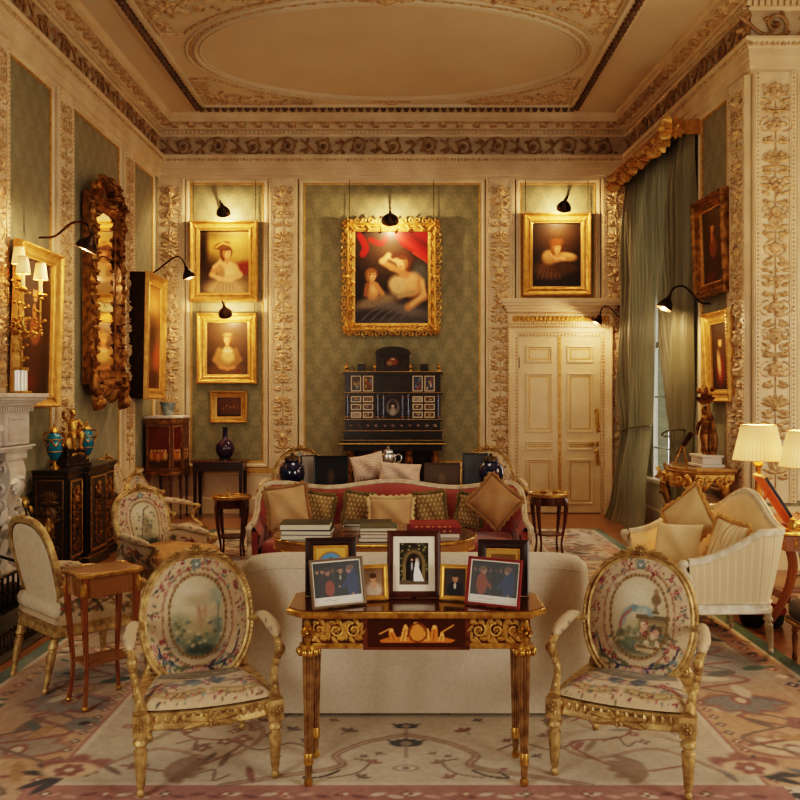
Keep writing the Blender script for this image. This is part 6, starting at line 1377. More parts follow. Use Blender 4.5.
# ------------------------------------------------------------------ table behind the red sofa and what stands on it
SBY, SBZ = 8.52, .80
o = thing('sofa_table', 'long narrow table behind the red sofa carrying blue jars and frames', 'table', ((P(292, 0, SBY).x + P(494, 0, SBY).x) / 2, SBY, 0.0135))
w_ = P(494, 0, SBY).x - P(292, 0, SBY).x + .34; hz = SBZ - .0135
b = MB(); b.add(*box(-w_ / 2, w_ / 2, -.22, .22, hz - .03, hz)); obj('table_top', b, MAHOG, o, bevel=.006)
b = MB(); b.add(*box(-w_ / 2 + .04, w_ / 2 - .04, -.19, .19, hz - .12, hz - .03)); obj('apron', b, MAHOG, o, smooth=False)
for sx in (-1, 1):
    for s2 in (-1, 1): obj('leg', turned_leg(hz - .11, .03, base=(sx * (w_ / 2 - .08), s2 * .15)), MAHOG, o)
def jar(label, x, y, z, r, group=None):
    o = thing('ginger_jar', label, 'jar', (x, y, z), 0, group)
    b = MB(); b.add(*lathe([(r * .6, 0), (r * .62, .008), (r * .72, .03), (r * .95, r * .7), (r, r * 1.15), (r * .93, r * 1.6), (r * .68, r * 1.95), (r * .52, r * 2.06), (r * .5, r * 2.14)], 32)); obj('body', b, BLUEP, o)
    b = MB(); b.add(*lathe([(r * .56, r * 2.1), (r * .6, r * 2.13), (r * .58, r * 2.34), (r * .5, r * 2.44), (r * .2, r * 2.52), (r * .12, r * 2.56), (r * .14, r * 2.68), (0, r * 2.76)], 28)); obj('lid', b, mat('pierced_bronze_lid', (96, 78, 48), .4, metal=.7, col2=(52, 40, 26), scale=30), o); return o
jar('round cobalt blue jar with bronze lid beside the dark photograph frames', P(292, 0, 8.45).x, 8.45, SBZ + .001, .128)
jar('round cobalt blue jar with bronze lid nearest the double door', P(491, 0, 8.45).x, 8.45, SBZ + .001, .125)
BLKF = mat('black_frame', (20, 17, 16), .35); BRNF = mat('brown_frame_back', (74, 58, 44), .6); GRYF = mat('slate_frame_back', (60, 62, 64), .55)
def plain(col, glow=None):
    c = CV(.6, .5, 40, col)
    if glow: c.ell(.3, .14, .06, .14, glow, soft=.4)
    return c
photo_frame('black-framed dark photograph leaning beside the cobalt jar', P(331, 0, 8.5).x, 8.5, SBZ, .35, .31, R(4), R(10), BLKF, .02, plain((18, 16, 16), (70, 50, 36)))
photo_frame('thin black frame edge-on beside the cobalt jar', P(311, 0, 8.6).x, 8.6, SBZ, .2, .31, R(38), R(8), BLKF, .012, plain((150, 140, 130)))
photo_frame('brown-backed photo frame turned away beside the pale cushions', P(442, 0, 8.5).x, 8.5, SBZ, .36, .24, R(-3), R(8), BRNF, .014, plain((82, 66, 52), (104, 88, 72)))
photo_frame('tall slate-backed frame turned away next to the cobalt jar near the door', P(475, 0, 8.6).x, 8.6, SBZ, .26, .33, R(-8), R(8), GRYF, .012, plain((70, 72, 74)))
PALE = CV(1, 1, 50, (206, 180, 158)); [PALE.ring(.5, .1, .2 + .1 * k, .2 + .1 * k, .02, (176, 140, 122), .8) for k in range(9)]; PALE.noise(8, 3, 1); PALEV = vmat('pale_ribbed_silk', .7)
pillow('pale ribbed cushion tilted behind the middle of the red sofa', (P(371, 0, 8.55).x, 8.56, SBZ + .008), .34, .27, .12, leanM(R(5), R(8), R(-12)), PALEV, None, cv=PALE, group='pale ribbed cushions')
pillow('pale ribbed domed cushion in front of the silver urn', (P(399, 0, 8.4).x, 8.40, SBZ + .008), .42, .21, .12, leanM(R(-3), R(10), R(4)), PALEV, None, cv=PALE, group='pale ribbed cushions')
o = thing('silver_urn', 'small silver urn behind the pale ribbed cushions', 'urn', (P(388, 0, 8.65).x, 8.70, SBZ + .001))
b = MB(); b.add(*lathe([(.05, 0), (.055, .01), (.02, .04), (.02, .16), (.06, .2), (.085, .26), (.08, .31), (.05, .33)], 24)); obj('body', b, SILVER, o)
b = MB(); b.add(*lathe([(.052, .33), (.05, .35), (.015, .37), (.018, .39), (0, .4)], 20)); obj('lid', b, SILVER, o)
for s in (-1, 1): b = MB(); b.add(*tube(cat([(s * .075, 0, .22), (s * .13, 0, .25), (s * .12, 0, .31), (s * .07, 0, .3)], 6), .008, 6)); obj('handle', b, SILVER, o)

# ------------------------------------------------------------------ gueridons
def gueridon(label, loc, r, h, top_m, leg_m, group, n=4):
    o = thing('gueridon', label, 'side table', loc, R(20), group)
    b = MB(); b.add(*lathe([(r * .98, h - .022), (r, h - .014), (r, h - .004), (r * .97, h)], 40)); obj('table_top', b, top_m, o)
    b = MB(); b.add(*lathe([(r + .001, h - .016), (r + .008, h - .012), (r + .008, h + .012), (r + .002, h + .014), (r - .004, h + .002)], 40, caps=False)); obj('gallery', b, BRASS, o)
    b = MB(); b.add(*lathe([(r * .86, h - .11), (r * .9, h - .1), (r * .9, h - .022)], 40)); obj('apron', b, leg_m, o)
    for k in range(n):
        a = 2 * pi * k / n + .5; c, s = math.cos(a), math.sin(a)
        b = MB(); b.add(*tube(cat([(c * r * .9, s * r * .9, h - .03), (c * r * .98, s * r * .98, h - .12), (c * r * .86, s * r * .86, h - .34), (c * r * .72, s * r * .72, .14), (c * r * .8, s * r * .8, .0)], 6), [.024, .026, .017, .011, .014], 8)); lg = obj('leg', b, leg_m, o)
        b = MB(); b.add(*sphere((c * r * 1.0, s * r * 1.0, h - .1), (.02, .02, .034), 8, 6)); obj('gilt_mount', b, BRASS, lg); b = MB(); b.add(*sphere((c * r * .8, s * r * .8, .014), (.017, .017, .014), 8, 6)); obj('gilt_mount', b, BRASS, lg)
    b = MB(); b.add(*lathe([(r * .7, h * .33), (r * .72, h * .33 + .008), (r * .7, h * .33 + .016)], 32)); obj('lower_shelf', b, leg_m, o)
    return o
g1 = gueridon('round gueridon with brass gallery beside the tapestry bergere, near the red sofa', (P(232, 0, 8.95).x, 8.95, .017), .2, .635, mat('gueridon_marble', (196, 160, 104), .2, col2=(150, 110, 62), scale=8, coat=.4), MAHOG, 'round gueridons')
g2 = gueridon('round gueridon with brass gallery in front of the double door', (P(549, 0, 9.1).x, 9.1, .017), .215, .645, mat('gueridon_pale_marble', (206, 186, 150), .2, col2=(160, 130, 90), scale=8, coat=.4), MAHOG, 'round gueridons')
o = thing('table_bell', 'tiny brass hand bell on the gueridon beside the bergere', 'bell', (g1.location.x - .05, g1.location.y + .02, .017 + .637))
b = MB(); b.add(*lathe([(.028, 0), (.026, .008), (.018, .035), (.006, .042), (.006, .05), (.01, .06), (.004, .085), (0, .088)], 16)); obj('bell_body', b, BRASS, o)
for k, (dx, dy, lab) in enumerate(((-.06, .0, 'small gilt dish on the gueridon in front of the double door'), (.07, .03, 'small gilt box-like bowl beside the dish on the door-side gueridon'))):
    o = thing('trinket_dish', lab, 'dish', (g2.location.x + dx, g2.location.y + dy, .017 + .647))
    b = MB(); b.add(*lathe([(.03, 0), (.034, .004), (.04, .02), (.055, .032), (.05, .032), (.036, .018), (.0, .012)], 20)); obj('bowl', b, BRASS, o)

# ------------------------------------------------------------------ left side: bergeres and chairs
SIDE = tap_side(3)
GOLDC = mat('gold_cushion', (196, 150, 92), .8, col2=(170, 124, 74), scale=12)
armchair('bergere', 'tapestry bergere with dark oval landscape medallion, gold seat, beside the gueridon', (-1.9, 6.74, RT), R(60), TB3, tap_seat(9, False), 'closed', None, 'armchair', GILTW, SIDE, zc=.645, bry=.30, brx=.27, ex=2.6, sc=.99)
armchair('bergere', 'bergere seen from behind with plain cream back and floral side, by the fireplace', (-1.99, 5.21, RT), R(136), TB3, tap_seat(10, False), 'closed', None, 'armchair', GILTW, tap_side(7), zc=.65, bry=.31, brx=.265, ex=2.7, sc=1.02, reseat=CALICO, crest=False)
armchair('gilt_chair', 'gilt tapestry chair half hidden behind the bergere with dark medallion', (-2.42, 8.55, RT), R(82), TB1, tap_seat(12, False), 'open', sc=1.0)
armchair('bergere', 'bergere against the left wall, half hidden behind the black inlaid cabinet', (-3.17, 9.86, 0.001), R(82), tap_back('figure', 20), tap_seat(14, False), 'closed', None, 'armchair', GILTW, SIDE, zc=.66, bry=.31, brx=.27, ex=2.6, sc=1.02)
for px, lab in ((296, 'gilt-backed armchair behind the cobalt jar and dark frames'), (490, 'gilt-backed armchair behind the cobalt jar near the door')):
    armchair('gilt_chair', lab, (P(px, 0, 9.6).x, 9.6, RT), R(0), tap_back('pastoral', 31), TS1, 'open', 'gilt armchairs behind the sofa table', sc=1.18)

# ------------------------------------------------------------------ small kingwood table in front of the bergere
o = thing('side_table', 'small kingwood side table with cabriole legs beside the gilt armchair', 'side table', (-1.69, 4.73, RT), R(44))
hz = .735; w_, d_ = .36, .27
def serp(w, d, e=0.0):
    out = []
    for k in range(48):
        a = 2 * pi * k / 48; x = np.sign(math.cos(a)) * abs(math.cos(a)) ** .35 * w / 2; y = np.sign(math.sin(a)) * abs(math.sin(a)) ** .35 * d / 2
        out.append((x * (1 - .05 * math.cos(2 * pi * y / d) - e / w), y * (1 - .05 * math.cos(2 * pi * x / w) - e / d)))
    return np.array(out)
b = MB(); b.add(*loft([[(x, y, z) for x, y in serp(w_, d_, e)] for e, z in ((.0, hz - .02), (0, hz - .004), (.01, hz))])); obj('table_top', b, SATIN, o)
b = MB(); b.add(*loft([[(x, y, z) for x, y in serp(w_, d_, e)] for e, z in ((.0, hz - .022), (-.012, hz - .014), (-.012, hz - .004), (0, hz + .002), (.008, hz + .0005))], caps=False)); obj('gilt_rim', b, BRASS, o)
b = MB(); b.add(*loft([[(x, y, z) for x, y in serp(w_ - .04, d_ - .04)] for z in (hz - .13, hz - .02)])); obj('apron', b, SATIN, o)
for sx in (-1, 1):
    for s2 in (-1, 1):
        x, y = sx * (w_ / 2 - .035), s2 * (d_ / 2 - .03)
        b = MB(); b.add(*tube(cat([(x, y, hz - .02), (x * 1.04, y * 1.05, hz - .13), (x * .95, y * .93, hz - .36), (x * .88, y * .84, .2), (x * 1.0, y * 1.0, .0)], 6), [.02, .022, .017, .012, .014], 4, up=(1, 1, 0))); lg = obj('leg', b, KING, o)
        b = MB(); b.add(*sphere((x * 1.07, y * 1.09, hz - .09), (.018, .018, .055), 8, 8)); obj('gilt_mount', b, BRASS, lg); b = MB(); b.add(*sphere((x, y, .015), (.02, .02, .015), 8, 6)); obj('gilt_mount', b, BRASS, lg)
b = MB(); b.add(*loft([[(x, y, z) for x, y in serp(w_ - .1, d_ - .09)] for z in (.23, .245)])); obj('lower_shelf', b, SATIN, o)
# ------------------------------------------------------------------ black inlaid cabinet on the left wall (front towards +X)
def wall_thing(name, label, catg, wall, x, z, d=0.0):
    return thing(name, label, catg, wall_loc(wall, x, z, d), WALLROT[wall])
CY0, CY1, CZ = 8.1, 9.4, 1.0
o = wall_thing('inlaid_cabinet', 'black brass-inlaid breakfront cabinet carrying turquoise vases and a gilt clock', 'cabinet', 'left', (CY0 + CY1) / 2, 0.001, .072)
W = CY1 - CY0; D = .33
def bf(e=0.0, q=.05): return [(-W / 2 - e, 0), (-W / 2 - e, -D - e), (-W * .2 - e, -D - e), (-W * .2 - e, -D - q - e), (W * .2 + e, -D - q - e), (W * .2 + e, -D - e), (W / 2 + e, -D - e), (W / 2 + e, 0)]
b = MB(); b.add(*slab(bf(), .09, CZ - .05)); obj('carcass', b, EBONY, o, smooth=False)
b = MB(); b.add(*loft([[(x, y, z) for x, y in bf(e)] for e, z in ((0, CZ - .05), (.018, CZ - .04), (.018, CZ - .02), (.03, CZ - .015), (.03, CZ))])); obj('cabinet_top', b, EBONY, o, smooth=False)
b = MB(); b.add(*loft([[(x, y, z) for x, y in bf(e)] for e, z in ((.03, 0), (.03, .06), (.012, .075), (0, .09))])); obj('plinth', b, EBONY, o, smooth=False)
b = MB(); b.add(*loft([[(x, y, z) for x, y in bf(e)] for e, z in ((.006, CZ - .062), (.014, CZ - .056), (.006, CZ - .05))], caps=False)); obj('gilt_moulding', b, BRASS, o, smooth=False); b = MB(); b.add(*loft([[(x, y, z) for x, y in bf(e)] for e, z in ((.012, .085), (.016, .092), (.006, .1))], caps=False)); obj('gilt_moulding', b, BRASS, o, smooth=False)
TORT = mat('tortoiseshell_inlay', (58, 30, 18), .25, col2=(30, 18, 12), scale=12, coat=.4)
for (x0, x1, yy) in ((-W / 2 + .03, -W * .2 - .03, -D), (-W * .2 + .03, W * .2 - .03, -D - .05), (W * .2 + .03, W / 2 - .03, -D)):
    c = (x0 + x1) / 2; b = MB(); b.add(*box(x0, x1, yy - .012, yy + .001, .13, CZ - .09)); dr = obj('door', b, EBONY, o, smooth=False)
    b = MB(); b.at(T(0, yy - .011, 0)); b.add(*rframe(x1 - x0 - .03, CZ - .25, [(0, 0), (0, .008), (.012, .012), (.02, .004), (.02, 0)], c, (.13 + CZ - .09) / 2)); obj('gilt_border', b, BRASS, dr, smooth=False)
    b = MB(); b.at(T(0, yy - .0125, 0)); zc_ = .5
    for k in range(9):
        z = .24 + k * .065; 
        for s in (-1, 1): vine(b, spiral(c + s * .06, z, .035, .008, pi / 2, -s * 1.2, 10), .007, .012); leafr(b, c + s * .02, z, .09, .03, pi / 2 - s * .8, .012, s * .5)
    rosette(b, c, zc_, .09, .015); blob(b, c, zc_ + .2, .04, .055, .03, 10); fan(b, c, .2, .1, .014, 7); fan(b, c, .76, .08, .014, 7)
    obj('inlay_ornament', b, GILTD, dr, ang=80)
b = MB(); b.add(*box(-W / 2 - .01, -W / 2 + .001, -D + .03, -.03, .13, CZ - .09)); sp = obj('end_panel', b, TORT, o, smooth=False)
b = MB(); b.at(T(-W / 2 - .009, -D / 2, 0) @ RZ(-pi / 2)); b.add(*rframe(D - .06, CZ - .22, [(0, 0), (0, .008), (.01, .01), (.016, 0)], 0, (.13 + CZ - .09) / 2))
blob(b, 0, .56, .075, .1, .012, 12); blob(b, 0, .69, .09, .02, .014, 10); blob(b, 0, .43, .03, .05, .012, 8); blob(b, 0, .36, .07, .022, .012, 10); fan(b, 0, .7, .11, .012, 7, .2, .8)
for s in (-1, 1): vine(b, spiral(s * .085, .62, .04, .01, 0, s * 1.2, 12), .007, .012); vine(b, spiral(s * .06, .26, .05, .01, pi / 2, s * 1.3, 12), .007, .012); leafr(b, s * .03, .5, .1, .03, pi / 2 - s * 1.1, .01)
obj('inlay_ornament', b, mat('dull_inlay', (120, 92, 52), .4, metal=.4, col2=(84, 60, 32), scale=30), sp, ang=80)
TURQ = mat('turquoise_porcelain', (20, 120, 150), .15, col2=(12, 96, 128), scale=6, coat=.5)
def vase(label, x, y, z, s):
    o = thing('turquoise_vase', label, 'vase', (x, y, z))
    b = MB(); b.add(*lathe([(.03 * s, .11 * s), (.06 * s, .14 * s), (.1 * s, .22 * s), (.118 * s, .33 * s), (.112 * s, .43 * s), (.08 * s, .5 * s), (.055 * s, .53 * s)], 28)); obj('body', b, TURQ, o)
    b = MB(); b.add(*lathe([(.075 * s, 0), (.075 * s, .018 * s), (.05 * s, .03 * s), (.025 * s, .06 * s), (.02 * s, .09 * s), (.045 * s, .12 * s)], 20)); obj('gilt_foot', b, BRASS, o)
    b = MB(); b.add(*lathe([(.06 * s, .525 * s), (.07 * s, .54 * s), (.055 * s, .57 * s), (.03 * s, .6 * s), (.012 * s, .62 * s), (.02 * s, .65 * s), (0, .68 * s)], 20)); obj('gilt_lid', b, BRASS, o)
    b = MB()
    for zz, r in ((.25, .111), (.43, .115)): b.add(*tube([(r * s * math.cos(t), r * s * math.sin(t), zz * s) for t in np.linspace(0, 2 * pi, 25)[:-1]], .008 * s, 6, closed=True))
    for k in range(6):
        t = 2 * pi * k / 6; b.add(*tube(cat([(.12 * s * math.cos(t + d_), .12 * s * math.sin(t + d_), zz * s) for d_, zz in ((-.5, .43), (0, .33), (.5, .43))], 4), .009 * s, 5)); b.add(*sphere((.122 * s * math.cos(t), .122 * s * math.sin(t), .34 * s), .018 * s, 7, 5))
    for sg in (-1, 1): b.add(*tube(cat([(sg * .07 * s, 0, .52 * s), (sg * .15 * s, 0, .52 * s), (sg * .165 * s, 0, .44 * s), (sg * .11 * s, 0, .36 * s)], 5), .012 * s, 6))
    obj('gilt_mounts', b, BRASS, o); return o
cz = CZ + .0025
vase('gilt-mounted turquoise vase at the near end of the black cabinet, beside the mantelpiece', -3.44, 8.32, cz, .66)
vase('gilt-mounted turquoise vase partly hidden behind the gilt clock figure', -3.40, 9.05, cz, .66)
def figure(b, s, mat4, seed=0):
    """small cast seated figure: one skinned body of overlapping limbs"""
    b.at(mat4 @ SC(s, s, s))
    b.add(*tube(cat([(0, 0, .0), (0, -.01, .12), (.01, 0, .26), (0, .02, .36), (0, 0, .42)], 5), [.1, .085, .1, .11, .045, .04], 12)); b.add(*sphere((0, -.02, .5), (.062, .07, .08), 12, 9)); b.add(*sphere((0, .01, .52), (.07, .07, .07), 10, 8))
    for sg in (-1, 1):
        b.add(*tube(cat([(sg * .05, 0, .03), (sg * .09, -.17, .07), (sg * .08, -.2, -.06), (sg * .07, -.19, -.2), (sg * .07, -.25, -.215)], 5), [.075, .07, .05, .035, .03], 10))
    b.add(*tube(cat([(.11, 0, .35), (.19, -.04, .24), (.15, -.16, .22)], 5), [.045, .038, .03], 8)); b.add(*tube(cat([(-.11, 0, .35), (-.2, -.02, .42), (-.24, -.1, .54)], 5), [.045, .038, .03], 8))
    b.add(*tube(cat([(.1, .06, .34), (.2, .1, .2), (.12, .12, .02), (-.1, .1, -.02)], 5), [.03, .07, .08, .06], 8)); b.reset()
o = thing('gilt_clock', 'gilt clock with seated bronze figure on stepped dark base, between turquoise vases', 'clock', (-3.42, 8.68, cz), R(70))
b = MB()
for w_, d_, z0, z1_ in ((.36, .22, 0, .03), (.32, .19, .03, .06), (.27, .16, .06, .15), (.31, .19, .15, .175)): b.add(*box(-w_ / 2, w_ / 2, -d_ / 2, d_ / 2, z0, z1_))
obj('stepped_base', b, mat('clock_base', (52, 30, 20), .25, col2=(34, 20, 14), scale=8, coat=.4), o, bevel=.004)
b = MB(); figure(b, .5, T(.02, 0, .285) @ RZ(R(-20))); b.add(*sphere((.0, .02, .20), (.1, .07, .05), 12, 8)); b.at(T(0, -.085, .105)); leafr(b, -.09, 0, .1, .04, .2, .02); leafr(b, .09, 0, .1, .04, pi - .2, .02); b.reset(); obj('bronze_figure', b, BRASS, o)
b = MB(); b.at(T(-.075, -.05, .23) @ RX(pi / 2)); b.add(*lathe([(.055, -.03), (.06, 0), (.06, .015), (.05, .02), (.0, .021)], 24)); obj('clock_dial', b, GILTB, o)

# ------------------------------------------------------------------ marble chimneypiece with candelabrum, grate and fire irons
o = wall_thing('marble_chimneypiece', 'white marble chimneypiece with carved scroll jamb and dentil shelf', 'fireplace', 'left', 0, 0.0005, .0655); o['kind'] = 'structure'
MY0, MY1 = 4.6, 7.72; q0 = .0655
b = MB()
for z0, z1_, p, e in ((1.695, 1.73, .39, 0), (1.67, 1.695, .375, -.015), (1.65, 1.67, .345, -.045), (1.625, 1.65, .315, -.07)): b.add(*box(MY0 - e, MY1 + e, -p + q0, 0, z0, z1_))
b.add(*box(MY0 + .1, MY1 - .1, -.27 + q0, 0, 1.57, 1.625)); obj('mantel_shelf', b, MARBLE, o, bevel=.004)
b = MB(); n = 64
for k in range(n):
    y = MY0 + .1 + (MY1 - MY0 - .2) * (k + .5) / n; b.add(*box(y - .014, y + .014, -.295 + q0, -.26 + q0, 1.575, 1.615))
for k in range(4): b.add(*box(MY1 - .1 - .001, MY1 - .075, -.25 + k * .055 + q0, -.222 + k * .055 + q0, 1.575, 1.615))
obj('dentils', b, MARBLE, o, smooth=False)
b = MB(); b.add(*box(MY0 + .12, MY1 - .12, -.24 + q0, 0, 1.28, 1.57)); b.add(*box(MY0 + .1, MY1 - .1, -.28 + q0, 0, 1.235, 1.28)); b.add(*box(MY0 + .08, MY1 - .08, -.3 + q0, 0, 1.262, 1.28))
for y in (MY1 - .37, MY0 + .37): b.add(*box(y - .23, y + .23, -.27 + q0, 0, 1.29, 1.57))
b.at(T(0, -.241 + q0, 0)); [leafr(b, 6.15 + s * (.1 + .13 * k), 1.42 + .03 * math.sin(k), .18, .08, 0 if s > 0 else pi, .03, .6 * (-1) ** k) for s in (-1, 1) for k in range(7)]; rosette(b, 6.15, 1.42, .1, .04)
b.at(T(0, -.271 + q0, 0)); [b.add(*rframe(.34, .2, [(0, 0), (0, .012), (.02, .012), (.025, 0)], y, 1.43)) for y in (MY1 - .37, MY0 + .37)]; b.reset()
obj('frieze', b, MARBLE, o, ang=45)
for y, sg in ((MY1 - .36, 1), (MY0 + .36, -1)):
    b = MB(); b.add(*box(y - .22, y + .22, -.12 + q0, 0, 0, 1.235)); b.add(*box(y - .24, y + .24, -.2 + q0, 0, 0, .16)); b.add(*box(y - .2, y + .2, -.26 + q0, 0, 1.16, 1.235))
    prof = cat([(-.24, 1.16), (-.27, 1.05), (-.25, .9), (-.17, .72), (-.13, .5), (-.15, .32), (-.2, .2), (-.18, .16)], 6)
    b.add(*loft([[(y + w_, p + q0, z) for p, z in prof] + [(y + w_, 0, .16), (y + w_, 0, 1.16)] for w_ in (-.15, -.15 + .001, .15 - .001, .15)]))
    for s in (-1, 1):                                      # scrolling foliage carved on the jamb's cheeks
        b.at(T(y + s * .151, 0, 0) @ RZ(s * pi / 2)); u = lambda p: -s * (p + q0) * -1
        for k in range(6): zz = 1.08 - k * .15; vine(b, spiral(s * (-.12 if k < 3 else -.08), zz, .06, .012, pi / 2, (1 if k % 2 else -1) * 1.3, 14), .014, .03); leafr(b, s * -.1, zz, .14, .06, pi / 2 + (.7 if k % 2 else -.7), .03)
    b.at(T(0, -.26 + q0, 0)); fan(b, y, 1.0, .15, .05, 7, 1.1, 1.9); 
    b.at(T(0, -.17 + q0, 0)); [leafr(b, y + s2 * .03, .75 - .14 * k, .18, .09, -pi / 2 + s2 * .6, .05) for s2 in (-1, 1) for k in range(4)]; blob(b, y, .95, .08, .12, .1, 12); blob(b, y, .62, .05, .06, .06, 10); b.reset()
    obj('scroll_jamb', b, MARBLE, o, ang=50)
DARKBOX = mat('dark_firebox', (20, 17, 15), .9)
b = MB(); b.add(*box(MY0 + .58, MY1 - .58, -.03 + q0, 0, 0, 1.235)); obj('firebox', b, DARKBOX, o, smooth=False)  # flat dark panel in place of a cut fireplace opening
b = MB(); b.add(*box(MY0 + .1, MY1 - .1, -1.0, q0 - .02, -.0004, .012)); hs = struct('trim_%d' % TRIM, b, mat('hearth_slab', (92, 84, 70), .4, col2=(74, 66, 54), scale=5), smooth=False); TRIM += 1; hs.matrix_world = Matrix.Translation(wall_loc('left', 0, 0, .0655)) @ RZ(pi / 2)
# fire basket with logs
HB = .0125
o = thing('fire_basket', 'iron fire basket holding logs, in front of the marble fireplace', 'fire grate', (-3.12, 6.15, HB), pi / 2)
IRON = mat('wrought_iron', (54, 46, 38), .5, metal=.6, col2=(34, 29, 25), scale=20)
b = MB()
for x in np.linspace(-.42, .42, 11): b.add(*tube([(x, -.2, .12), (x, -.2, .38)], .009, 6)); b.add(*tube([(x, -.2, .12), (x, .18, .12)], .01, 6))
for z in (.12, .25, .38): b.add(*tube([(-.45, -.2, z), (.45, -.2, z)], .012, 6))
for x in (-.45, .45):
    b.add(*tube([(x, -.2, 0), (x, -.2, .42)], .018, 8)); b.add(*tube([(x, -.2, .12), (x, .2, .12), (x, .2, 0)], .014, 6)); b.add(*tube([(x, -.2, .38), (x, .2, .5)], .012, 6))
b.add(*box(-.43, .43, .19, .21, .12, .8)); obj('grate', b, IRON, o)
b = MB(); q = random.Random(5)
for k in range(6): z = .16 + .07 * (k // 3); y = -.1 + .12 * (k % 3); b.add(*tube([(-.36, y, z), (0, y + .02, z + .01), (.36, y - .01, z)], .05, 9))
obj('logs', b, mat('bark', (92, 66, 44), .9, col2=(54, 38, 26), scale=10, bump=.5), o)
for y, lab in ((6.78, 'brass-finialed iron firedog at the far end of the fireplace hearth'), (5.62, 'brass-finialed iron firedog at the near end of the fireplace hearth')):
    o = thing('firedog', lab, 'firedog', (-2.86, y, HB), pi / 2)
    b = MB(); b.add(*tube(cat([(-.1, -.02, 0), (-.06, 0, .08), (0, 0, .12), (.06, 0, .08), (.1, -.02, 0)], 5), .02, 8)); b.add(*tube([(0, 0, .1), (0, .14, .1), (0, .145, .012)], .016, 6)); obj('iron_feet', b, IRON, o)
    b = MB(); b.at(T(0, 0, .1)); b.add(*lathe([(.02, 0), (.045, .03), (.05, .07), (.025, .12), (.02, .2), (.035, .24), (.04, .3), (.02, .34), (.016, .42), (.03, .45), (.055, .5), (.055, .55), (.03, .6), (.015, .62), (.022, .65), (0, .69)], 20)); obj('brass_baluster', b, mat('dull_brass', (150, 118, 66), .35, metal=.9, col2=(96, 72, 38), scale=20), o)
o = thing('hearth_fender', 'low black iron hearth fender with scroll ends beside the seen-from-behind bergere', 'fender', (-2.66, 6.15, HB), pi / 2)
b = MB(); b.add(*box(-.85, .85, -.02, .02, 0, .03)); b.add(*box(-.85, .85, -.012, .012, .10, .115))
for x in np.linspace(-.82, .82, 34): b.add(*tube([(x, 0, .03), (x, 0, .10)], .006, 5)); b.add(*sphere((x, 0, .125), .013, 6, 5))
for s in (-1, 1): b.add(*box(s * .85 - .02, s * .85 + .02, -.02, .115, 0, .13))
obj('rail', b, mat('dull_brass_fender', (110, 86, 50), .4, metal=.7, col2=(66, 50, 30), scale=14), o)
for k, (y, h, lab) in enumerate(((7.02, .78, 'fire poker with brass knob standing by the jamb'), (7.10, .72, 'fire shovel with brass knob standing by the jamb'))):
    o = thing('fire_iron', lab, 'fire iron', (-3.02, y, HB), pi / 2); o.rotation_euler = (R(-9), 0, pi / 2)
    b = MB(); b.add(*tube([(0, 0, .004), (0, 0, h)], .009, 7)); 
    if k: b.add(*box(-.05, .05, -.008, .008, .006, .16))
    obj('shaft', b, IRON, o); b = MB(); b.add(*lathe([(.012, h), (.024, h + .03), (.02, h + .06), (0, h + .075)], 12)); obj('brass_knob', b, BRASS, o)
# candelabrum
SHM = bpy.data.materials.new('lit_silk_shade'); SHM.use_nodes = True
nt = SHM.node_tree; bs = nt.nodes['Principled BSDF']; bs.inputs['Base Color'].default_value = lin4((236, 200, 146)); bs.inputs['Roughness'].default_value = .8
tcx = nd(nt, 'ShaderNodeTexCoord'); sxx = nd(nt, 'ShaderNodeSeparateXYZ'); nt.links.new(tcx.outputs['Generated'], sxx.inputs[0])
crx = nd(nt, 'ShaderNodeValToRGB'); ee = crx.color_ramp.elements; ee[0].position = 0.0; ee[0].color = (.75, .75, .75, 1); ee[1].position = 1.0; ee[1].color = (.5, .5, .5, 1); e3 = crx.color_ramp.elements.new(.42); e3.color = (1, 1, 1, 1)
nt.links.new(sxx.outputs['Z'], crx.inputs['Fac']); at_ = nd(nt, 'ShaderNodeAttribute', attribute_name='Col'); nt.links.new(at_.outputs['Color'], bs.inputs['Emission Color'])
mm = nd(nt, 'ShaderNodeMath', operation='MULTIPLY'); mm.inputs[1].default_value = 1.0; nt.links.new(crx.outputs['Color'], mm.inputs[0]); nt.links.new(mm.outputs[0], bs.inputs['Emission Strength'])
def shade_part(parent, x, y, z0, z1_, r0, r1, pleats=36):
    b = MB(); V, Fc = lathe([(r0, z0), (r0 * .97 + r1 * .03, z0 + .004), ((r0 + r1) / 2, (z0 + z1_) / 2), (r1, z1_)], pleats * 2, pleats, .035, caps=False); b.at(T(x, y, 0)); ph = np.tile(np.arange(pleats * 2) % 2, len(V) // (pleats * 2)); b.add(V, Fc, np.outer(ph, (255, 208, 132)) + np.outer(1 - ph, (232, 158, 80))); s = obj('lamp_shade', b, SHM, parent, ang=180)  # light and shade of the pleats painted into the emission colour
    for r, z in ((r0, z0), (r1, z1_)): b = MB(); b.at(T(x, y, 0)); b.add(*tube([(r * math.cos(t), r * math.sin(t), z) for t in np.linspace(0, 2 * pi, 41)[:-1]], .004, 5, closed=True)); obj('shade_trim', b, mat('shade_braid', (214, 176, 116), .7), s)
def pt(loc, e, r=.03, col=(1, .66, .3)):
    l = bpy.data.lights.new('lamp_glow', 'POINT'); l.energy = e; l.color = col; l.shadow_soft_size = r; lo = bpy.data.objects.new('lamp_glow', l); COL.objects.link(lo); lo.location = loc
cbz = 1.733; cb = Vector((-3.375, 7.45, cbz))
o = thing('candelabrum', 'gilt flowering candelabrum with three lit shades on the marble mantel shelf', 'candelabrum', cb, pi / 2)
for q_ in ((-.07, .07, -.07, .07, 0, .02), (-.05, .05, -.05, .05, .2, .225)): b = MB(); b.add(*box(*q_)); obj('gilt_plinth', b, BRASS, o, bevel=.004)
b = MB()
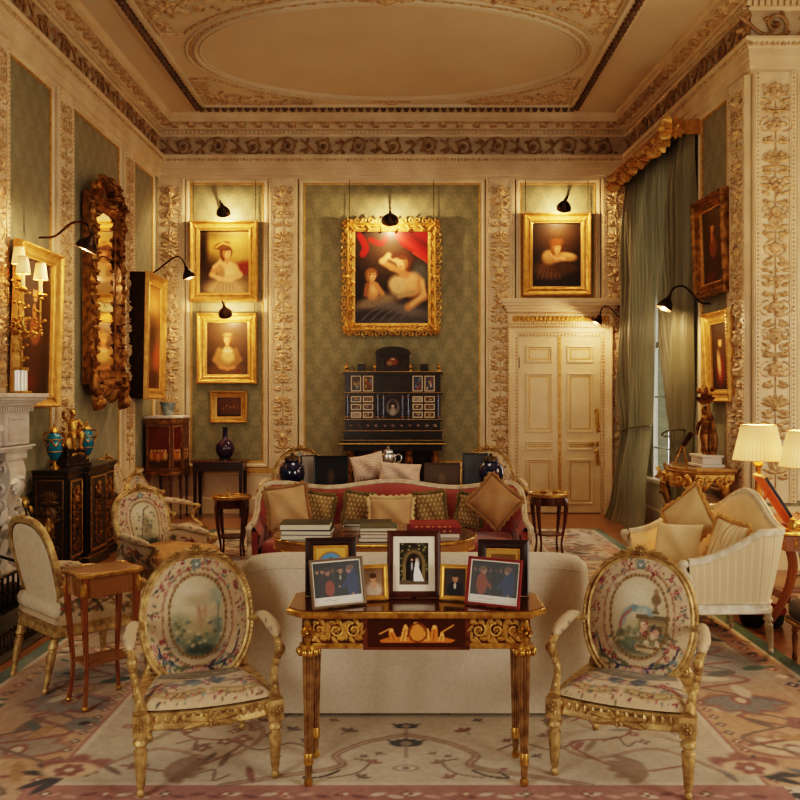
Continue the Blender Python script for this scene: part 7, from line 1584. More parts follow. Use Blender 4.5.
for k in range(8): t = 2 * pi * k / 8; b.add(*tube([(.04 * math.cos(t), .04 * math.sin(t), .02), (.04 * math.cos(t), .04 * math.sin(t), .2)], .016, 6))
gl = bpy.data.materials.new('cut_glass'); gl.use_nodes = True; g_ = gl.node_tree.nodes['Principled BSDF']; g_.inputs['Base Color'].default_value = (.95, .9, .8, 1); g_.inputs['Roughness'].default_value = .08; g_.inputs['Transmission Weight'].default_value = .35
obj('crystal_block', b, gl, o)
b = MB(); q = random.Random(8); tips = ((-.07, -.05, 1.02), (.03, .03, 1.12), (.17, -.10, 1.0))
b.add(*tube(cat([(0, 0, .22), (.02, 0, .35), (-.02, 0, .5), (0, 0, .6)], 5), .012, 6))
for tx, ty, tz in tips:
    arm = cat([(0, 0, .5), (tx * .3, ty, .52), (tx * .9, ty, .6), (tx, ty, tz - .12)], 8); b.add(*tube(arm, .009, 6))
    for k in range(2, len(arm), 3):
        p = arm[k]
        for j in range(3): a = q.random() * 6.28; e_ = (p[0] + .06 * math.cos(a), p[1] + .05 * math.sin(a), p[2] + .05 * q.random()); b.add(*tube([tuple(p), e_], [.006, .003], 4)); b.add(*sphere(e_, (.018, .018, .013), 7, 5))
    b.at(T(tx, ty, tz - .14)); b.add(*lathe([(.008, 0), (.035, .02), (.03, .03), (.016, .05)], 12)); b.reset()
for k in range(26):
    z = .24 + .4 * q.random(); a = q.random() * 6.28; e_ = (.07 * math.cos(a), .06 * math.sin(a), z + .04); b.add(*tube([(0, 0, z), e_], [.006, .003], 4)); b.add(*sphere(e_, (.022, .016, .012), 7, 5))
obj('flowering_branches', b, BRASS, o)
for tx, ty, tz in tips:
    b = MB(); b.at(T(tx, ty, tz - .1)); b.add(*lathe([(.016, 0), (.016, .15)], 10)); obj('candle_tube', b, mat('ivory_candle', (236, 210, 160), .5, emit=(255, 200, 120), emits=.5), o)
    shade_part(o, tx, ty, tz + .02, tz + .165, .062, .042, 20)
    w_ = cb + Matrix.Rotation(pi / 2, 3, 'Z') @ Vector((tx, ty, tz + .08)); pt(w_, 5, .02)

# ------------------------------------------------------------------ corner cabinet with marble top, blue pot
o = thing('painted_cabinet', 'canted wooden cabinet on slender legs with red painted door panels and marble top', 'cabinet', (-3.575, 11.66, 0.001))
ol = [(0, 0), (.36, 0), (.47, .16), (.47, .5), (.36, .66), (0, .66)]
b = MB(); b.add(*slab(ol, .62, 1.40)); obj('body', b, mat('brown_veneer', (112, 74, 42), .35, col2=(84, 52, 28), scale=5), o, smooth=False)
b = MB(); b.add(*loft([[(x, y, z) for x, y in insets(ol, e)] for e, z in ((.0, 1.4), (-.02, 1.41), (-.02, 1.432), (-.01, 1.44))])); obj('marble_top', b, MARBLE, o, smooth=False)
b = MB(); b.add(*loft([[(x, y, z) for x, y in insets(ol, e)] for e, z in ((.0, .615), (-.012, .62), (-.012, .66), (0, .668))], caps=False)); obj('gilt_band', b, GILTD, o, smooth=False); b = MB(); b.add(*loft([[(x, y, z) for x, y in insets(ol, e)] for e, z in ((.0, 1.33), (-.01, 1.336), (-.01, 1.39), (0, 1.4))], caps=False)); obj('gilt_band', b, GILTD, o, smooth=False)
cvp = CV(.3, .6, 90, (96, 40, 26)); cvp.ell(.15, .12, .16, .12, (60, 38, 22), soft=.4); q = random.Random(6)
for k in range(5): cvp.ell(.06 + .045 * k, .17 + .02 * q.random(), .028, .07, q.choice([(176, 120, 62), (150, 84, 46), (196, 150, 90)]), soft=.3); cvp.ell(.06 + .045 * k, .26, .014, .018, (206, 160, 110))
cvp.noise(8, 4, 2)
LACQ = vmat('painted_lacquer', .25, coat=.4)
for (p0, p1) in (((0, 0), (.36, 0)), ((.36, 0), (.47, .16)), ((.47, .16), (.47, .5))):
    p0, p1 = np.array(p0), np.array(p1); L = np.linalg.norm(p1 - p0); c = (p0 + p1) / 2; a = math.atan2(p1[1] - p0[1], p1[0] - p0[0])
    Mw = T(c[0], c[1], 1.0) @ RZ(a); b = MB(); painted(b.at(Mw), cvp, lambda u, v: np.stack([(u - .5) * (L - .06), np.full_like(u, -.004), (v - .5) * .56], 1)); dp = obj('painted_panel', b, LACQ, o, smooth=False)
    b = MB(); b.at(Mw); b.add(*rframe(L - .04, .6, [(0, 0), (0, .01), (.012, .014), (.02, .002)])); obj('gilt_border', b, GILTD, dp, smooth=False)
for x, y in ((.03, .03), (.34, .03), (.44, .17), (.44, .49), (.03, .63)):
    b = MB(); b.at(T(x, y, 0)); b.add(*lathe([(.012, 0), (.02, .01), (.02, .03), (.012, .045), (.014, .2), (.02, .4), (.028, .5), (.018, .52), (.03, .56), (.03, .625)], 14, 7, .2, (.05, .5))); obj('leg', b, MAHOG, o)
o = thing('blue_pot', 'small blue and white pot on the marble top of the corner cabinet', 'pot', (P(167, 0, 11.85).x, 11.9, 1.4425))
b = MB(); b.add(*lathe([(.06, 0), (.065, .01), (.085, .07), (.1, .14), (.11, .165), (.118, .17), (.118, .185), (.1, .185), (.08, .06)], 26)); obj('bowl', b, mat('blue_white_glaze', (96, 118, 126), .2, col2=(150, 160, 156), scale=16, coat=.5), o)

# ------------------------------------------------------------------ dark console table with the purple vase
(ax, az), (bx, bz) = pb(198, 458), pb(250.5, 458)
o = thing('wall_console', 'dark mahogany console table against the back wall under the small picture', 'table', ((ax + bx) / 2, 12.14, 0.001))
w_ = bx - ax; hz = .80
b = MB(); b.add(*slab(rrect(w_, .42, .05), hz - .025, hz)); obj('table_top', b, MAHOG, o, bevel=.004)
b = MB(); b.add(*box(-w_ / 2 + .03, w_ / 2 - .03, -.18, .18, hz - .15, hz - .025)); obj('apron', b, mat('dark_mahogany', (52, 26, 16), .3, coat=.3), o, smooth=False)
for sx in (-1, 1):
    for s2 in (-1, 1):
        b = MB(); x, y = sx * (w_ / 2 - .06), s2 * .15; b.add(*loft([[(x + q_[0] * k, y + q_[1] * k, z) for q_ in ((-.025, -.025), (.025, -.025), (.025, .025), (-.025, .025))] for k, z in ((.7, 0), (.75, .02), (1, hz - .15))])); obj('leg', b, MATS['dark_mahogany'], o, smooth=False)
o = thing('purple_vase', 'purple-blue bottle vase with tall neck on a dark stand', 'vase', ((P(225, 0, 12.05).x), 12.06, hz + .002))
b = MB(); b.add(*lathe([(.05, .03), (.085, .05), (.125, .11), (.137, .17), (.12, .23), (.07, .28), (.038, .31), (.034, .44), (.04, .47), (.03, .47)], 28)); obj('body', b, mat('purple_glaze', (52, 28, 60), .1, col2=(30, 26, 66), scale=5, coat=.6), o)
b = MB(); b.add(*lathe([(.075, .018), (.085, .022), (.085, .034), (.06, .038)], 20)); [b.add(*tube([(.07 * math.cos(t), .07 * math.sin(t), .02), (.085 * math.cos(t), .085 * math.sin(t), 0)], .009, 5)) for t in (.5, 2.1, 3.6, 5.2)]; obj('wood_stand', b, EBONY, o)

# ------------------------------------------------------------------ ebony cabinet on a gilt stand, back wall
ex0, ex1 = P(346, 0, 12.2).x, P(440, 0, 12.2).x; EX = (ex0 + ex1) / 2; EW = ex1 - ex0
zP = lambda y: CH - (y - CY) * 12.15 / FPX
o = thing('ebony_cabinet', 'ornate ebony cabinet of many small drawers with arched centre, on a gilt stand', 'cabinet', (EX, 12.20, 0.001))
IVO = mat('ivory_line', (196, 176, 148), .4); PIE = vmat('inlaid_stone_panel', .2, coat=.3); NAV = mat('lapis_panel', (58, 66, 96), .15, col2=(40, 44, 66), scale=12, coat=.4)
zs = zP(443)
b = MB(); b.add(*loft([[(sx * (EW / 2 + e), sy * (.2 + e) - .02, z) for sx, sy in ((-1, -1), (1, -1), (1, 1), (-1, 1))] for e, z in ((.02, zs - .10), (.02, zs - .03), (.07, zs - .02), (.07, zs + .02), (.04, zs + .03))])); st = obj('stand_top', b, EBONY, o, smooth=False)
b = MB(); b.add(*loft([[(sx * (EW / 2 + e), sy * (.2 + e) - .02, z) for sx, sy in ((-1, -1), (1, -1), (1, 1), (-1, 1))] for e, z in ((.06, zs - .012), (.076, zs - .006), (.076, zs + .008), (.06, zs + .014))], caps=False)); obj('gilt_edge', b, GILTB, st, smooth=False)
for x in (-EW / 2 + .07, -EW * .17, EW * .17, EW / 2 - .07):
    for y in ((-.18, .12) if abs(x) > .4 else (-.18,)):
        b = MB(); b.at(T(x, y, 0)); b.add(*lathe([(.05, 0), (.055, .03), (.03, .06), (.035, .1), (.05, .4), (.035, .62), (.05, .66), (.06, .8), (.045, .9), (.065, zs - .1)], 16, 8, .12)); obj('gilt_column', b, GILTD, st)
b = MB(); b.add(*box(-EW / 2, EW / 2, -.2, .16, .06, .12)); obj('stretcher', b, EBONY, st, smooth=False)
b = MB(); b.add(*box(-EW / 2 + .05, EW / 2 - .05, .12, .16, .12, zs - .1)); obj('stand_back', b, EBONY, st, smooth=False)
zb0, zb1, zb2, zb3, zb4 = zs + .03, zP(431), zP(420), zP(393.5), zP(374)
b = MB()
b.add(*box(-EW / 2 - .02, EW / 2 + .02, -.2, .17, zb0, zb1)); b.add(*box(-EW / 2, EW / 2, -.17, .17, zb1, zb4)); b.add(*box(-EW / 2 - .03, EW / 2 + .03, -.215, .17, zb1 - .02, zb1 + .01)); b.add(*box(-EW / 2 - .025, EW / 2 + .025, -.205, .17, zb2 - .015, zb2 + .015)); b.add(*box(-EW / 2 - .03, EW / 2 + .03, -.215, .17, zb3 - .02, zb3 + .015)); b.add(*box(-EW / 2 - .03, EW / 2 + .03, -.215, .17, zb4 - .015, zb4 + .03))
obj('carcass', b, EBONY, o, smooth=False)
q = random.Random(12)
def drawer(x0, x1, z0, z1_, yy=-.172):
    b = MB(); b.add(*box(x0, x1, yy - .014, yy, z0, z1_)); d = obj('drawer', b, EBONY, o, smooth=False); c, zc_ = (x0 + x1) / 2, (z0 + z1_) / 2; w2, h2 = x1 - x0, z1_ - z0
    b = MB(); b.at(T(0, yy - .013, 0)); b.add(*rframe(w2 - .016, h2 - .016, [(0, 0), (0, .006), (.015, .006), (.015, 0)], c, zc_)); obj('ivory_border', b, IVO, d, smooth=False)
    bgc = q.choice([(84, 72, 68), (110, 92, 82), (74, 78, 96), (160, 148, 136), (96, 74, 62)])
    cv = CV(.2, .12, 110, bgc); [cv.ell(.03 + .14 * q.random(), .02 + .08 * q.random(), .02, .014, q.choice([(150, 74, 50), (196, 176, 150), (110, 124, 140), (180, 140, 84)]), soft=.3) for _ in range(6)]
    b = MB(); painted(b, cv, lambda u, v: np.stack([c + (u - .5) * (w2 - .05), np.full_like(u, yy - .0155), zc_ + (v - .5) * (h2 - .05)], 1)); obj('inlaid_panel', b, PIE, d, smooth=False)
    b = MB(); b.add(*sphere((c, yy - .022, zc_), .009, 8, 6)); obj('knob', b, BRASS, d)
hw = EW / 2
for s in (-1, 1):
    xa, xb = sorted((s * hw * .89, s * hw * .40)); xm = (xa + xb) / 2; rows = np.linspace(zb2 + .022, zb3 - .026, 4)
    for i in range(3):
        for (u0, u1) in ((xa, xm - .004), (xm + .004, xb)): drawer(u0, u1, rows[i] + .004, rows[i + 1] - .004)
    drawer(xa, xm - .004, zb3 + .02, zb4 - .02); drawer(xm + .004, xb, zb3 + .02, zb4 - .02)
    for x in (s * hw * .95, s * hw * .32, s * hw * .2):
        b = MB(); b.at(T(x, -.19, zb2 + .015)); h_ = zb3 - zb2 - .035; b.add(*lathe([(.03, 0), (.03, .02), (.022, .03), (.024, h_ * .5), (.02, h_ - .03), (.03, h_ - .018), (.03, h_)], 14)); col_ = obj('column', b, NAV, o)
        b = MB(); b.at(T(x, -.19, zb2 + .015)); [b.add(*lathe([(.025, z0), (.031, z0 + .008), (.025, z0 + .016)], 14, caps=False)) for z0 in (.022, h_ - .032)]; obj('gilt_ring', b, BRASS, col_)
b = MB(); b.add(*box(-.16, .16, -.2, -.16, zb2 + .015, zb3 - .02)); b.add(*prism([(-.26, zb3 + .015), (.26, zb3 + .015), (.2, zb3 + .04), (.0, zb3 + .13), (-.2, zb3 + .04)], -.23, -.16)); dc = obj('centre_portico', b, EBONY, o, smooth=False)
cv = CV(.26, .4, 120, (50, 46, 52)); cv.ell(.13, .2, .09, .16, (110, 106, 106), soft=.1); cv.ell(.13, .22, .06, .12, (60, 56, 64)); cv.ell(.13, .12, .04, .08, (150, 140, 130), soft=.3); cv.ell(.13, .22, .02, .025, (196, 180, 160))
b = MB(); painted(b, cv, lambda u, v: np.stack([(u - .5) * .26, np.full_like(u, -.202), zb2 + .04 + v * (zb3 - zb2 - .09)], 1)); obj('niche_panel', b, PIE, dc, smooth=False)
for k in range(11): b = MB(); x = -hw + .08 + (EW - .16) * k / 10; b.at(T(0, -.203, 0)); blob(b, x, (zb1 + zb2) / 2, .032, .026, .014, 10); obj('stone_boss', b, mat('hardstone_boss', (120, 104, 94), .2, col2=(84, 64, 60), scale=4, coat=.4), o)
for z_ in (zb1 + .012, zb2 + .016, zb3 + .016, zb4 + .031, zb0 + .02):
    b = MB(); b.add(*box(-EW / 2 - .031, EW / 2 + .031, -.2175, -.2, z_ - .006, z_)); obj('gilt_line', b, OLDG, o, smooth=False)
za = zb4 + .03; zt2 = zP(352)
b = MB(); b.add(*box(-.24, .24, -.19, .12, za, za + .05)); b.add(*box(-.19, .19, -.17, .1, za + .05, zt2 - .04)); b.add(*box(-.25, .25, -.2, .12, zt2 - .05, zt2 - .02))
arc = [(.25 * math.cos(t), zt2 - .02 + .09 * math.sin(t)) for t in np.linspace(0, pi, 15)]; b.add(*prism(arc, -.2, .12)); b.add(*box(-.235, -.18, -.2, -.15, za + .05, zt2 - .05)); b.add(*box(.18, .235, -.2, -.15, za + .05, zt2 - .05)); ae = obj('arched_crest', b, EBONY, o, smooth=False)
cv = CV(.2, .26, 120, (58, 44, 40)); cv.ell(.1, .12, .06, .1, (130, 74, 56), soft=.3); cv.ell(.1, .2, .025, .03, (190, 150, 120)); cv.ell(.06, .08, .03, .06, (150, 120, 90), soft=.4)
b = MB(); painted(b, cv, lambda u, v: np.stack([(u - .5) * .24, np.full_like(u, -.172), za + .08 + v * (zt2 - za - .16)], 1)); obj('painted_panel', b, PIE, ae, smooth=False)
for x in (-hw * .97, -hw * .36, hw * .36, hw * .97): b = MB(); b.at(T(x, -.15, za)); b.add(*lathe([(.03, 0), (.03, .012), (.014, .03), (.03, .06), (.026, .08), (.01, .1), (0, .13)], 14)); obj('finial', b, BRASS, o)
for x in (-hw * .66, hw * .66): b = MB(); b.add(*box(x - .055, x + .055, -.16, -.05, za, za + .11)); obj('pedestal_block', b, EBONY, o, bevel=.006)

# ------------------------------------------------------------------ white settee on the right with cushions
STRIPE = mat('cream_striped_silk', (226, 208, 176), .6, col2=(206, 184, 148), scale=34, wave=('X', 0.0), sheen=.3)
nt = STRIPE.node_tree; [setattr(n_, 'bands_direction', 'X') for n_ in nt.nodes if n_.type == 'TEX_WAVE']
CREAMSILK = mat('cream_silk', (228, 202, 158), .55, col2=(214, 184, 138), scale=5, sheen=.4)
WHT = mat('white_painted_wood', (222, 212, 192), .45, col2=(196, 180, 152), scale=16)
def hset(x, y):
    if y < .16: t = max(0, (y + .29) / .45); return .60 + .20 * t ** 1.8
    return .80 + .19 * math.cos(min(1, abs(x) / .6) * pi / 2) ** 2
SL = (2.115, 6.22, RT)
wrap_seat('white_settee', 'small white-framed settee with cream striped covers and humped back', SL, R(-88), 1.34, .58, .13, hset, CREAMSILK, 'stripe', WHT, .43, lean=.20, th=.055, zb=.34)
def set_p(dx, dy): return Vector((SL[0], SL[1], 0)) + Matrix.Rotation(R(-88), 3, 'Z') @ Vector((dx, dy, 0))
TASS = mat('gold_tassel_fringe', (196, 150, 88), .9); STR2 = CV(1, 1, 50, (226, 206, 168)); [STR2.rect(x, x + .035, 0, 1, c_) for x, c_ in ((.06, (196, 150, 96)), (.16, (206, 176, 124)), (.27, (190, 140, 90)), (.38, (214, 186, 140)), (.5, (196, 150, 96)), (.62, (206, 176, 124)), (.73, (190, 140, 90)), (.86, (214, 186, 140)))]
p = set_p(-.25, -.03); pillow('large cream cushion with tasselled edge at the far arm of the white settee', (p.x, p.y, .445), .38, .38, .12, leanM(R(-62), R(15), R(4)), mat('beige_cream_silk', (206, 178, 132), .6, col2=(190, 160, 112), scale=4, sheen=.3), TASS, dia=True)
p = set_p(.04, -.17); pillow('plain cream cushion leaning in front of the large tasselled cushion', (p.x, p.y, .445), .40, .31, .12, leanM(R(-55), R(20), R(-5)), CREAMSILK, None)
p = set_p(.36, .03); pillow('striped cushion with tassels near the humped back of the white settee', (p.x, p.y, .445), .32, .33, .12, leanM(R(-70), R(15), R(6)), vmat('striped_silk', .6, sheen=.3), TASS, cv=STR2)

# ------------------------------------------------------------------ carved gilt console under the right-hand pictures
KX, KY = XR(9.0) - .33, 8.99
o = thing('gilt_console', 'carved gilt console table with marble top against the right wall', 'table', (KX, KY, 0.001), WALLROT['right'])
kl, kd, kz = .98, .46, .975
def serpk(e=0.0): return insets(np.array([(x, y if y > 0 else y * (1 + .10 * math.cos(2 * pi * x / kl))) for x, y in rrect(kl, kd, .06, 6)] ), e)
tp_ = [(x, y) for x, y in np.concatenate([[(-kl / 2 + kl * i / 24, -kd / 2 - .05 * math.cos(2 * pi * (i / 24 - .5)) - .0) for i in range(25)], [(kl / 2, kd / 2), (-kl / 2, kd / 2)]])]
b = MB(); b.add(*loft([[(x, y, z) for x, y in insets(tp_, e)] for e, z in ((.01, kz - .03), (0, kz - .022), (0, kz - .006), (.01, kz))])); obj('marble_top', b, mat('sienna_marble', (190, 150, 96), .15, col2=(150, 104, 58), scale=6, detail=8, coat=.4), o)
b = MB(); b.add(*loft([[(x, y, z) for x, y in insets(tp_, e)] for e, z in ((.05, kz - .13), (.03, kz - .12), (.03, kz - .06), (-.005, kz - .05), (-.012, kz - .04), (.01, kz - .031))])); q = random.Random(2)
b.at(T(0, -kd / 2 - .0, 0)); n = 9
for k in range(n):
    x = -kl * .45 + kl * .9 * k / (n - 1); z = kz - .12 - .035 * abs(math.sin(k * 1.2)); s = 1 if k % 2 else -1
    vine(b, spiral(x, z, .045, .012, pi / 2, s * 1.2, 12), .014, .05); leafr(b, x, z, .12, .06, -pi / 2 + s * .7, .05, s * .6); leafr(b, x, z + .03, .1, .05, s * .3 + (0 if s > 0 else pi), .04)
fan(b, 0, kz - .1, .12, .06, 7, 1.1, 1.9); blob(b, 0, kz - .1, .04, .05, .08, 10)
for sd in (-1, 1):
    b.at(T(sd * kl / 2, 0, 0) @ RZ(sd * pi / 2))
    for k in range(4): x = -.16 + .1 * k; vine(b, spiral(x, kz - .12, .04, .012, pi / 2, (1 if k % 2 else -1) * 1.2, 12), .013, .04); leafr(b, x, kz - .13, .1, .05, -pi / 2 + .5 * (-1) ** k, .04)
b.reset(); obj('carved_apron', b, GILT, o, ang=60)
for sx in (-1, 1):
    for s2 in (-1, 1):
        b = MB(); x, y = sx * (kl / 2 - .07), s2 * (kd / 2 - .08)
        pts = cat([(x, y, kz - .1), (x + sx * .03, y - .03, kz - .24), (x - sx * .03, y, kz - .46), (x - sx * .12, y + .03 * s2, .34), (x - sx * .1, y, .16), (x, y, .06), (x + sx * .02, y - .01, .02)], 7); b.add(*tube(pts, [.05, .055, .04, .03, .035, .045, .05], 10))
        for k in range(3, len(pts) - 2, 5):
            p = pts[k]
            for j in range(4): t = j * pi / 2 + k; b.at(T(p[0], p[1], p[2]) @ RZ(t)); leafr(b, 0, 0, .1, .05, -pi / 2 + .3, .06, .5)
            b.reset()
        b.add(*sphere((x, y, .03), (.05, .05, .03), 10, 6)); obj('leg', b, GILTD, o, ang=70)
b = MB(); b.add(*tube(cat([(-kl / 2 + .15, -.12, .2), (-.1, .0, .28), (0, .02, .3), (.1, .0, .28), (kl / 2 - .15, -.12, .2)], 6), .03, 8)); b.add(*sphere((0, .0, .33), (.06, .05, .07), 10, 8)); obj('stretcher', b, GILTD, o)
# bronze group on the console
tpz = .001 + kz + .0015
KM = T(KX, KY, 0) @ RZ(WALLROT['right'])
kp = lambda x, y: KM @ Vector((x, y, 0))
p = kp(.12, .06)
o = thing('bronze_group', 'gilt bronze figure holding up a basket on a white marble base, on the gilt console', 'statuette', (p.x, p.y, tpz), WALLROT['right'])
b = MB(); b.add(*box(-.19, .19, -.12, .12, 0, .03)).add(*box(-.16, .16, -.1, .1, .03, .1)).add(*box(-.18, .18, -.115, .115, .1, .125)); obj('marble_base', b, MARBLE, o, bevel=.006)
b = MB(); b.at(T(0, 0, .125)); b.add(*tube(cat([(-.03, 0, 0), (-.035, .0, .1), (-.02, -.01, .2), (0, 0, .28), (.01, .01, .38), (0, 0, .42)], 5), [.03, .035, .05, .055, .065, .03], 12)); b.add(*tube(cat([(.05, 0, 0), (.045, -.02, .1), (.02, -.01, .2)], 5), [.025, .032, .045], 10)); b.add(*sphere((0, -.01, .455), (.036, .04, .048), 12, 8))
b.add(*tube(cat([(.06, 0, .37), (.13, -.02, .42), (.09, -.02, .53)], 5), [.024, .02, .016], 8)); b.add(*tube(cat([(-.06, 0, .37), (-.13, -.03, .3), (-.14, -.05, .2)], 5), [.024, .02, .016], 8)); b.add(*tube(cat([(-.05, .04, .36), (-.1, .06, .2), (-.12, .05, .02)], 5), [.02, .05, .06], 8)); b.add(*tube(cat([(.12, .02, .34), (.15, .03, .15), (.12, .02, .0)], 5), [.015, .03, .03], 8)); obj('figure', b, GILTD, o)
b = MB(); b.at(T(.02, -.02, .125)); b.add(*lathe([(.04, .52), (.08, .56), (.11, .6), (.1, .6), (.05, .56)], 16)); q = random.Random(1); [b.add(*sphere((.07 * math.cos(a_ * 2.4) * (a_ % 3) / 2, .07 * math.sin(a_ * 2.4) * (a_ % 3) / 2, .62 + .02 * (a_ % 4)), .03, 8, 6)) for a_ in range(12)]; obj('fruit_basket', b, GILTD, o)
p = kp(-.33, -.02)
o = thing('brass_telescope', 'slim dark telescope on a tripod pointing down toward the near green curtain', 'telescope', (p.x, p.y, tpz), WALLROT['right'])
b = MB(); d0 = Vector((.22, 0, .32)); d1 = Vector((-.20, .02, .09)); b.add(*tube([d0, d0.lerp(d1, .45), d0.lerp(d1, .451), d1], [.03, .03, .022, .02], 12)); obj('tube', b, BRONZE, o)
b = MB(); [b.add(*tube([(0, 0, .2), (.08 * math.cos(t), .08 * math.sin(t), .0045)], .007, 5)) for t in (.3, 2.4, 4.5)]; obj('tripod', b, BRASS, o)

# ------------------------------------------------------------------ writing table on the right with lamps and leather frame
TRX, TRY, TRZ = 3.24, 6.45, .745
o = thing('lamp_table', 'gilt-mounted mahogany table with curved legs carrying two shaded lamps', 'table', (TRX, TRY, 0.001))
lw, ld = 1.16, .92
b = MB(); b.add(*slab(rrect(lw, ld, .06), TRZ - .03, TRZ)); obj('table_top', b, mat('flame_mahogany', (130, 70, 36), .2, col2=(92, 44, 22), scale=3, wave=('X', 8), coat=.5), o, bevel=.005)
b = MB(); b.add(*box(-lw / 2 + .03, lw / 2 - .03, -ld / 2 + .03, ld / 2 - .03, TRZ - .14, TRZ - .03)); obj('apron', b, KING, o, smooth=False)
b = MB(); b.at(T(0, -ld / 2 + .03, 0)); [leafr(b, -lw / 2 + .1 + .05 * k + .32 * j, TRZ - .12, .07, .03, pi / 2, .014) for k in range(3) for j in range(4)]; b.at(T(-lw / 2 + .03, 0, 0) @ RZ(-pi / 2)); [leafr(b, -.3 + .05 * k + .25 * j, TRZ - .12, .07, .03, pi / 2, .014) for k in range(3) for j in range(3)]; b.reset(); obj('gilt_mount', b, BRASS, o, ang=80)
b = MB(); e = .008; b.add(*loft([[(x, y, z) for x, y in rrect(lw + 2 * e_, ld + 2 * e_, .06)] for e_, z in ((0, TRZ - .028), (.008, TRZ - .022), (.008, TRZ - .01), (0, TRZ - .004))], caps=False)); obj('gilt_edge', b, BRASS, o)
for sx in (-1, 1):
    for s2 in (-1, 1):
        b = MB(); x, y = sx * (lw / 2 - .1), s2 * (ld / 2 - .12); b.add(*tube(cat([(x, y, TRZ - .13), (x - sx * .02, y, .48), (x + sx * .02, y, .3), (x + sx * .12, y, .12), (x + sx * .2, y, .01)], 6), [.035, .035, .032, .028, .026], 8)); obj('leg', b, KING, o)
b = MB(); b.add(*box(-lw / 2 + .12, lw / 2 - .12, -.05, .05, .22, .26)); [b.add(*box(sx * (lw / 2 - .12) - .03, sx * (lw / 2 - .12) + .03, -ld / 2 + .1, ld / 2 - .1, .21, .27)) for sx in (-1, 1)]; obj('stretcher', b, KING, o, bevel=.006)
tz = TRZ + .0015
def table_lamp(label, px, Y, y0, y1, r0, r1, e):
    x = P(px, 0, Y).x; zs0, zs1 = P(0, y1, Y).z, P(0, y0, Y).z
    o = thing('table_lamp', label, 'lamp', (x, Y, tz), 0, 'pleated shade table lamps')
    b = MB(); b.add(*lathe([(.085, 0), (.085, .02), (.06, .03), (.03, .05), (.02, .1), (.028, .14), (.03, .22), (.026, .3), (.018, .36), (.02, zs0 - tz - .06), (.035, zs0 - tz - .04), (.03, zs0 - tz - .01), (.012, zs0 - tz + .02), (.01, zs0 - tz + .06)], 24)); obj('lamp_base', b, GILTD, o)
    b = MB(); b.at(T(0, 0, zs0 - tz + .07)); b.add(*sphere((0, 0, .03), (.03, .03, .045), 12, 8)); obj('light_bulb', b, MATS['lit_bulb'], o)
    shade_part(o, 0, 0, zs0 - tz, zs1 - tz, r0, r1, 40); pt((x, Y, (zs0 + zs1) / 2 + .02), e, .05)
    # shade carrier ring
    b = MB(); [b.add(*tube([(0, 0, zs1 - tz - .02), (r1 * .96 * math.cos(t), r1 * .96 * math.sin(t), zs1 - tz - .004)], .003, 4)) for t in (0, 2.1, 4.2)]; b.add(*tube([(0, 0, zs0 - tz + .05), (.04, 0, zs0 - tz + .12), (0, 0, zs1 - tz - .02)], .003, 4)); obj('shade_carrier', b, BRASS, o)
table_lamp('table lamp with pleated cream shade, the one nearer the white settee', 758.5, 6.72, 425, 460, .196, .132, 75)
table_lamp('table lamp with pleated cream shade, the one farther from the white settee', 806, 6.3, 431, 467, .19, .13, 60)
LEA = mat('orange_leather_back', (214, 122, 74), .5, col2=(200, 106, 60), scale=20)
lf = photo_frame('large leaning frame seen from its orange leather back on the lamp table', 2.86, 6.32, tz + .006, .32, .42, R(82), R(32), BLKF, .014, plain((120, 110, 100)), strut=False)
b = MB(); b.at(T(0, 0, .002) @ RX(-R(32)) @ T(0, 0, .21)); b.add(*box(-.156, .156, .0065, .0105, -.206, .206)); obj('leather_back', b, LEA, lf, smooth=False)
b = MB(); y_, z_ = math.sin(R(32)) * .28 + .016, math.cos(R(32)) * .28; b.add(*loft([[(-.03, y_, z_), (.03, y_, z_), (.03, y_ + .008, z_), (-.03, y_ + .008, z_)], [(-.05, y_ + .1, .0), (.05, y_ + .1, .0), (.05, y_ + .108, .0), (-.05, y_ + .108, .0)]])); obj('easel_strut', b, LEA, lf, smooth=False)
o = thing('gilt_inkstand', 'small gilt inkstand on the lamp table in front of the leaning frame', 'inkstand', (2.86, 6.03 - .14, tz), R(20))
o.location = (2.76, 6.065, tz)
b = MB(); b.add(*box(-.07, .07, -.045, .045, 0, .015)); b.add(*lathe([(.03, .015), (.035, .03), (.03, .06), (.02, .07), (.024, .08), (0, .1)], 14)); b.add(*tube(cat([(.05, 0, .015), (.08, 0, .06), (.06, .0, .11), (.03, 0, .13)], 5), .008, 6)); obj('tray', b, BRASS, o)
# footstool, basket, socket
o = thing('footstool', 'low dark leather footstool with gilt rail beside the white settee', 'stool', (2.80, 5.17, 0.001), 0)
b = MB(); b.add(*loft([[(x, y, z) for x, y in rrect(.64 - e, .78 - e, .06)] for e, z in ((.02, .28), (0, .30), (0, .35), (.03, .385), (.14, .41))])); obj('cushion', b, mat('brown_leather', (66, 48, 40), .45, col2=(48, 34, 30), scale=6, bump=.2), o, ang=60)
b = MB(); b.add(*box(-.32, .32, -.39, .39, .23, .278)); obj('rail', b, MAHOG, o, bevel=.006)
b = MB(); b.add(*loft([[(x, y, z) for x, y in rrect(.645 + e, .785 + e, .02)] for e, z in ((0, .24), (.008, .244), (.008, .256), (0, .26))], caps=False)); obj('gilt_line', b, BRASS, o, smooth=False)
for sx in (-1, 1):
    for s2 in (-1, 1): obj('leg', turned_leg(.235, .02, base=(sx * .28, s2 * .34)), GILTD, o)
o = thing('floor_basket', 'low dark basket with red rim on the floor behind the white settee leg', 'basket', (2.66, 6.36, 0.001))
b = MB(); b.add(*lathe([(.13, 0), (.15, .02), (.165, .10), (.15, .10), (.12, .02)], 24)); obj('body', b, mat('dark_wicker', (40, 38, 42), .8, col2=(28, 26, 30), scale=40), o)
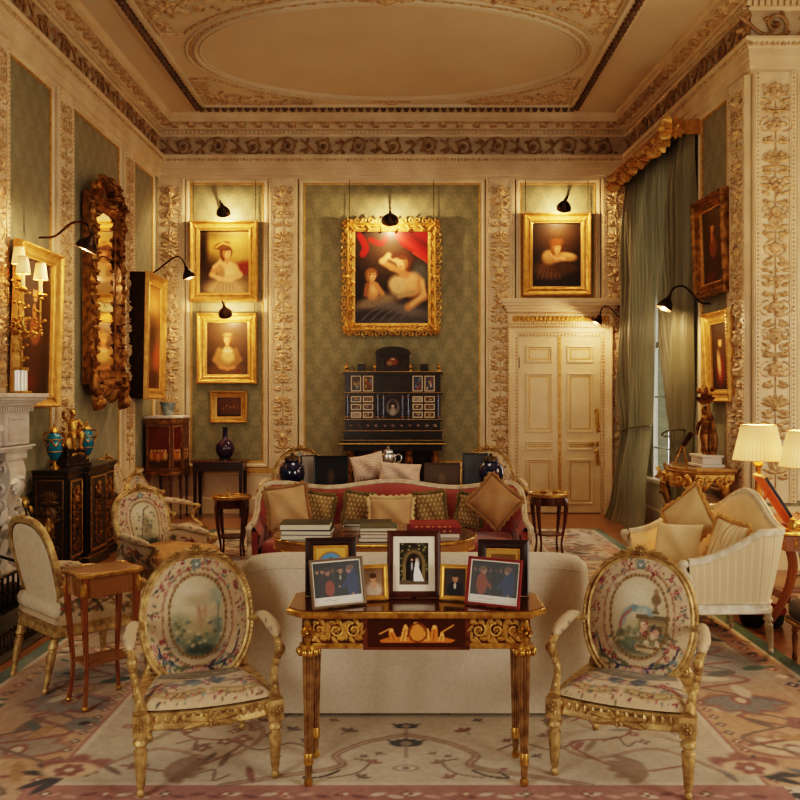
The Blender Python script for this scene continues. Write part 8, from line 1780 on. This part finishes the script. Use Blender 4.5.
b = MB(); b.add(*lathe([(.167, .098), (.175, .11), (.167, .13), (.15, .13), (.145, .10)], 24)); obj('red_rim', b, mat('red_cloth', (128, 36, 34), .8), o)
o = wall_thing('wall_socket', 'white wall socket with black plug and cord low on the skirting by the lamp table', 'socket', 'ret', P(790, 0, RY).x, .25, .05)
b = MB(); b.add(*box(-.075, .075, -.012, .0, -.045, .045)); obj('plate', b, mat('white_plastic', (226, 224, 216), .4), o, bevel=.004)
b = MB(); b.at(T(0, -.012, 0) @ RX(pi / 2)); b.add(*lathe([(.03, 0), (.03, .03), (.02, .04)], 14)); obj('plug', b, mat('black_plastic', (22, 20, 20), .4), o)
b = MB(); b.add(*tube(cat([(0, -.045, 0), (.03, -.07, -.06), (.04, -.1, -.17), (.02, -.2, -.235), (-.2, -.4, -.242)], 6), .006, 6)); obj('cord', b, MATS['black_plastic'], o)
# ------------------------------------------------------------------ camera, lights, world
cam = bpy.data.cameras.new('camera'); co = bpy.data.objects.new('camera', cam); COL.objects.link(co)
co.location = (0, 0, CH); co.rotation_euler = (pi / 2, 0, 0); cam.sensor_width = 36; cam.lens = 36 * FPX / 800
cam.shift_x = -(CX - 400) / 800; cam.shift_y = (CY - 400) / 800; cam.clip_start = .05
scene.camera = co
def area(name, loc, tgt, size, energy, col, sy=None):
    l = bpy.data.lights.new(name, 'AREA'); l.energy = energy; l.color = col; l.size = size
    if sy: l.shape = 'RECTANGLE'; l.size_y = sy
    o = bpy.data.objects.new(name, l); COL.objects.link(o); o.location = loc; o.rotation_euler = (Vector(tgt) - Vector(loc)).to_track_quat('-Z', 'Y').to_euler(); return o
area('fill_light_right', (4.6, .3, 1.9), (.2, 4.6, .5), 2.0, 150, (1.0, .93, .83), 2.2)  # unseen area light added at camera right to fill the foreground
area('fill_light_left', (-3.3, .2, 1.9), (.2, 4.6, .5), 1.8, 120, (1.0, .93, .83), 2.2)  # matching fill added at camera left; the wall has no window
area('ceiling_fill', (-.2, 7.4, 5.3), (-.2, 8.0, 0), 1.6, 46, (1.0, .86, .68))  # unseen area light added under the ceiling; no chandelier hangs here
area('fill_light_far_right', (6.2, 5.8, 2.6), (2.2, 6.2, .6), 2.2, 90, (1.0, .82, .58), 2.2)  # unseen warm area light in front of a solid wall
w = bpy.data.worlds.new('world'); scene.world = w; w.use_nodes = True
w.node_tree.nodes['Background'].inputs['Color'].default_value = (.95, .98, 1.0, 1); w.node_tree.nodes['Background'].inputs['Strength'].default_value = 5.0
scene.view_settings.view_transform = 'Filmic'
scene.view_settings.look = 'High Contrast'
scene.view_settings.exposure = 0.0
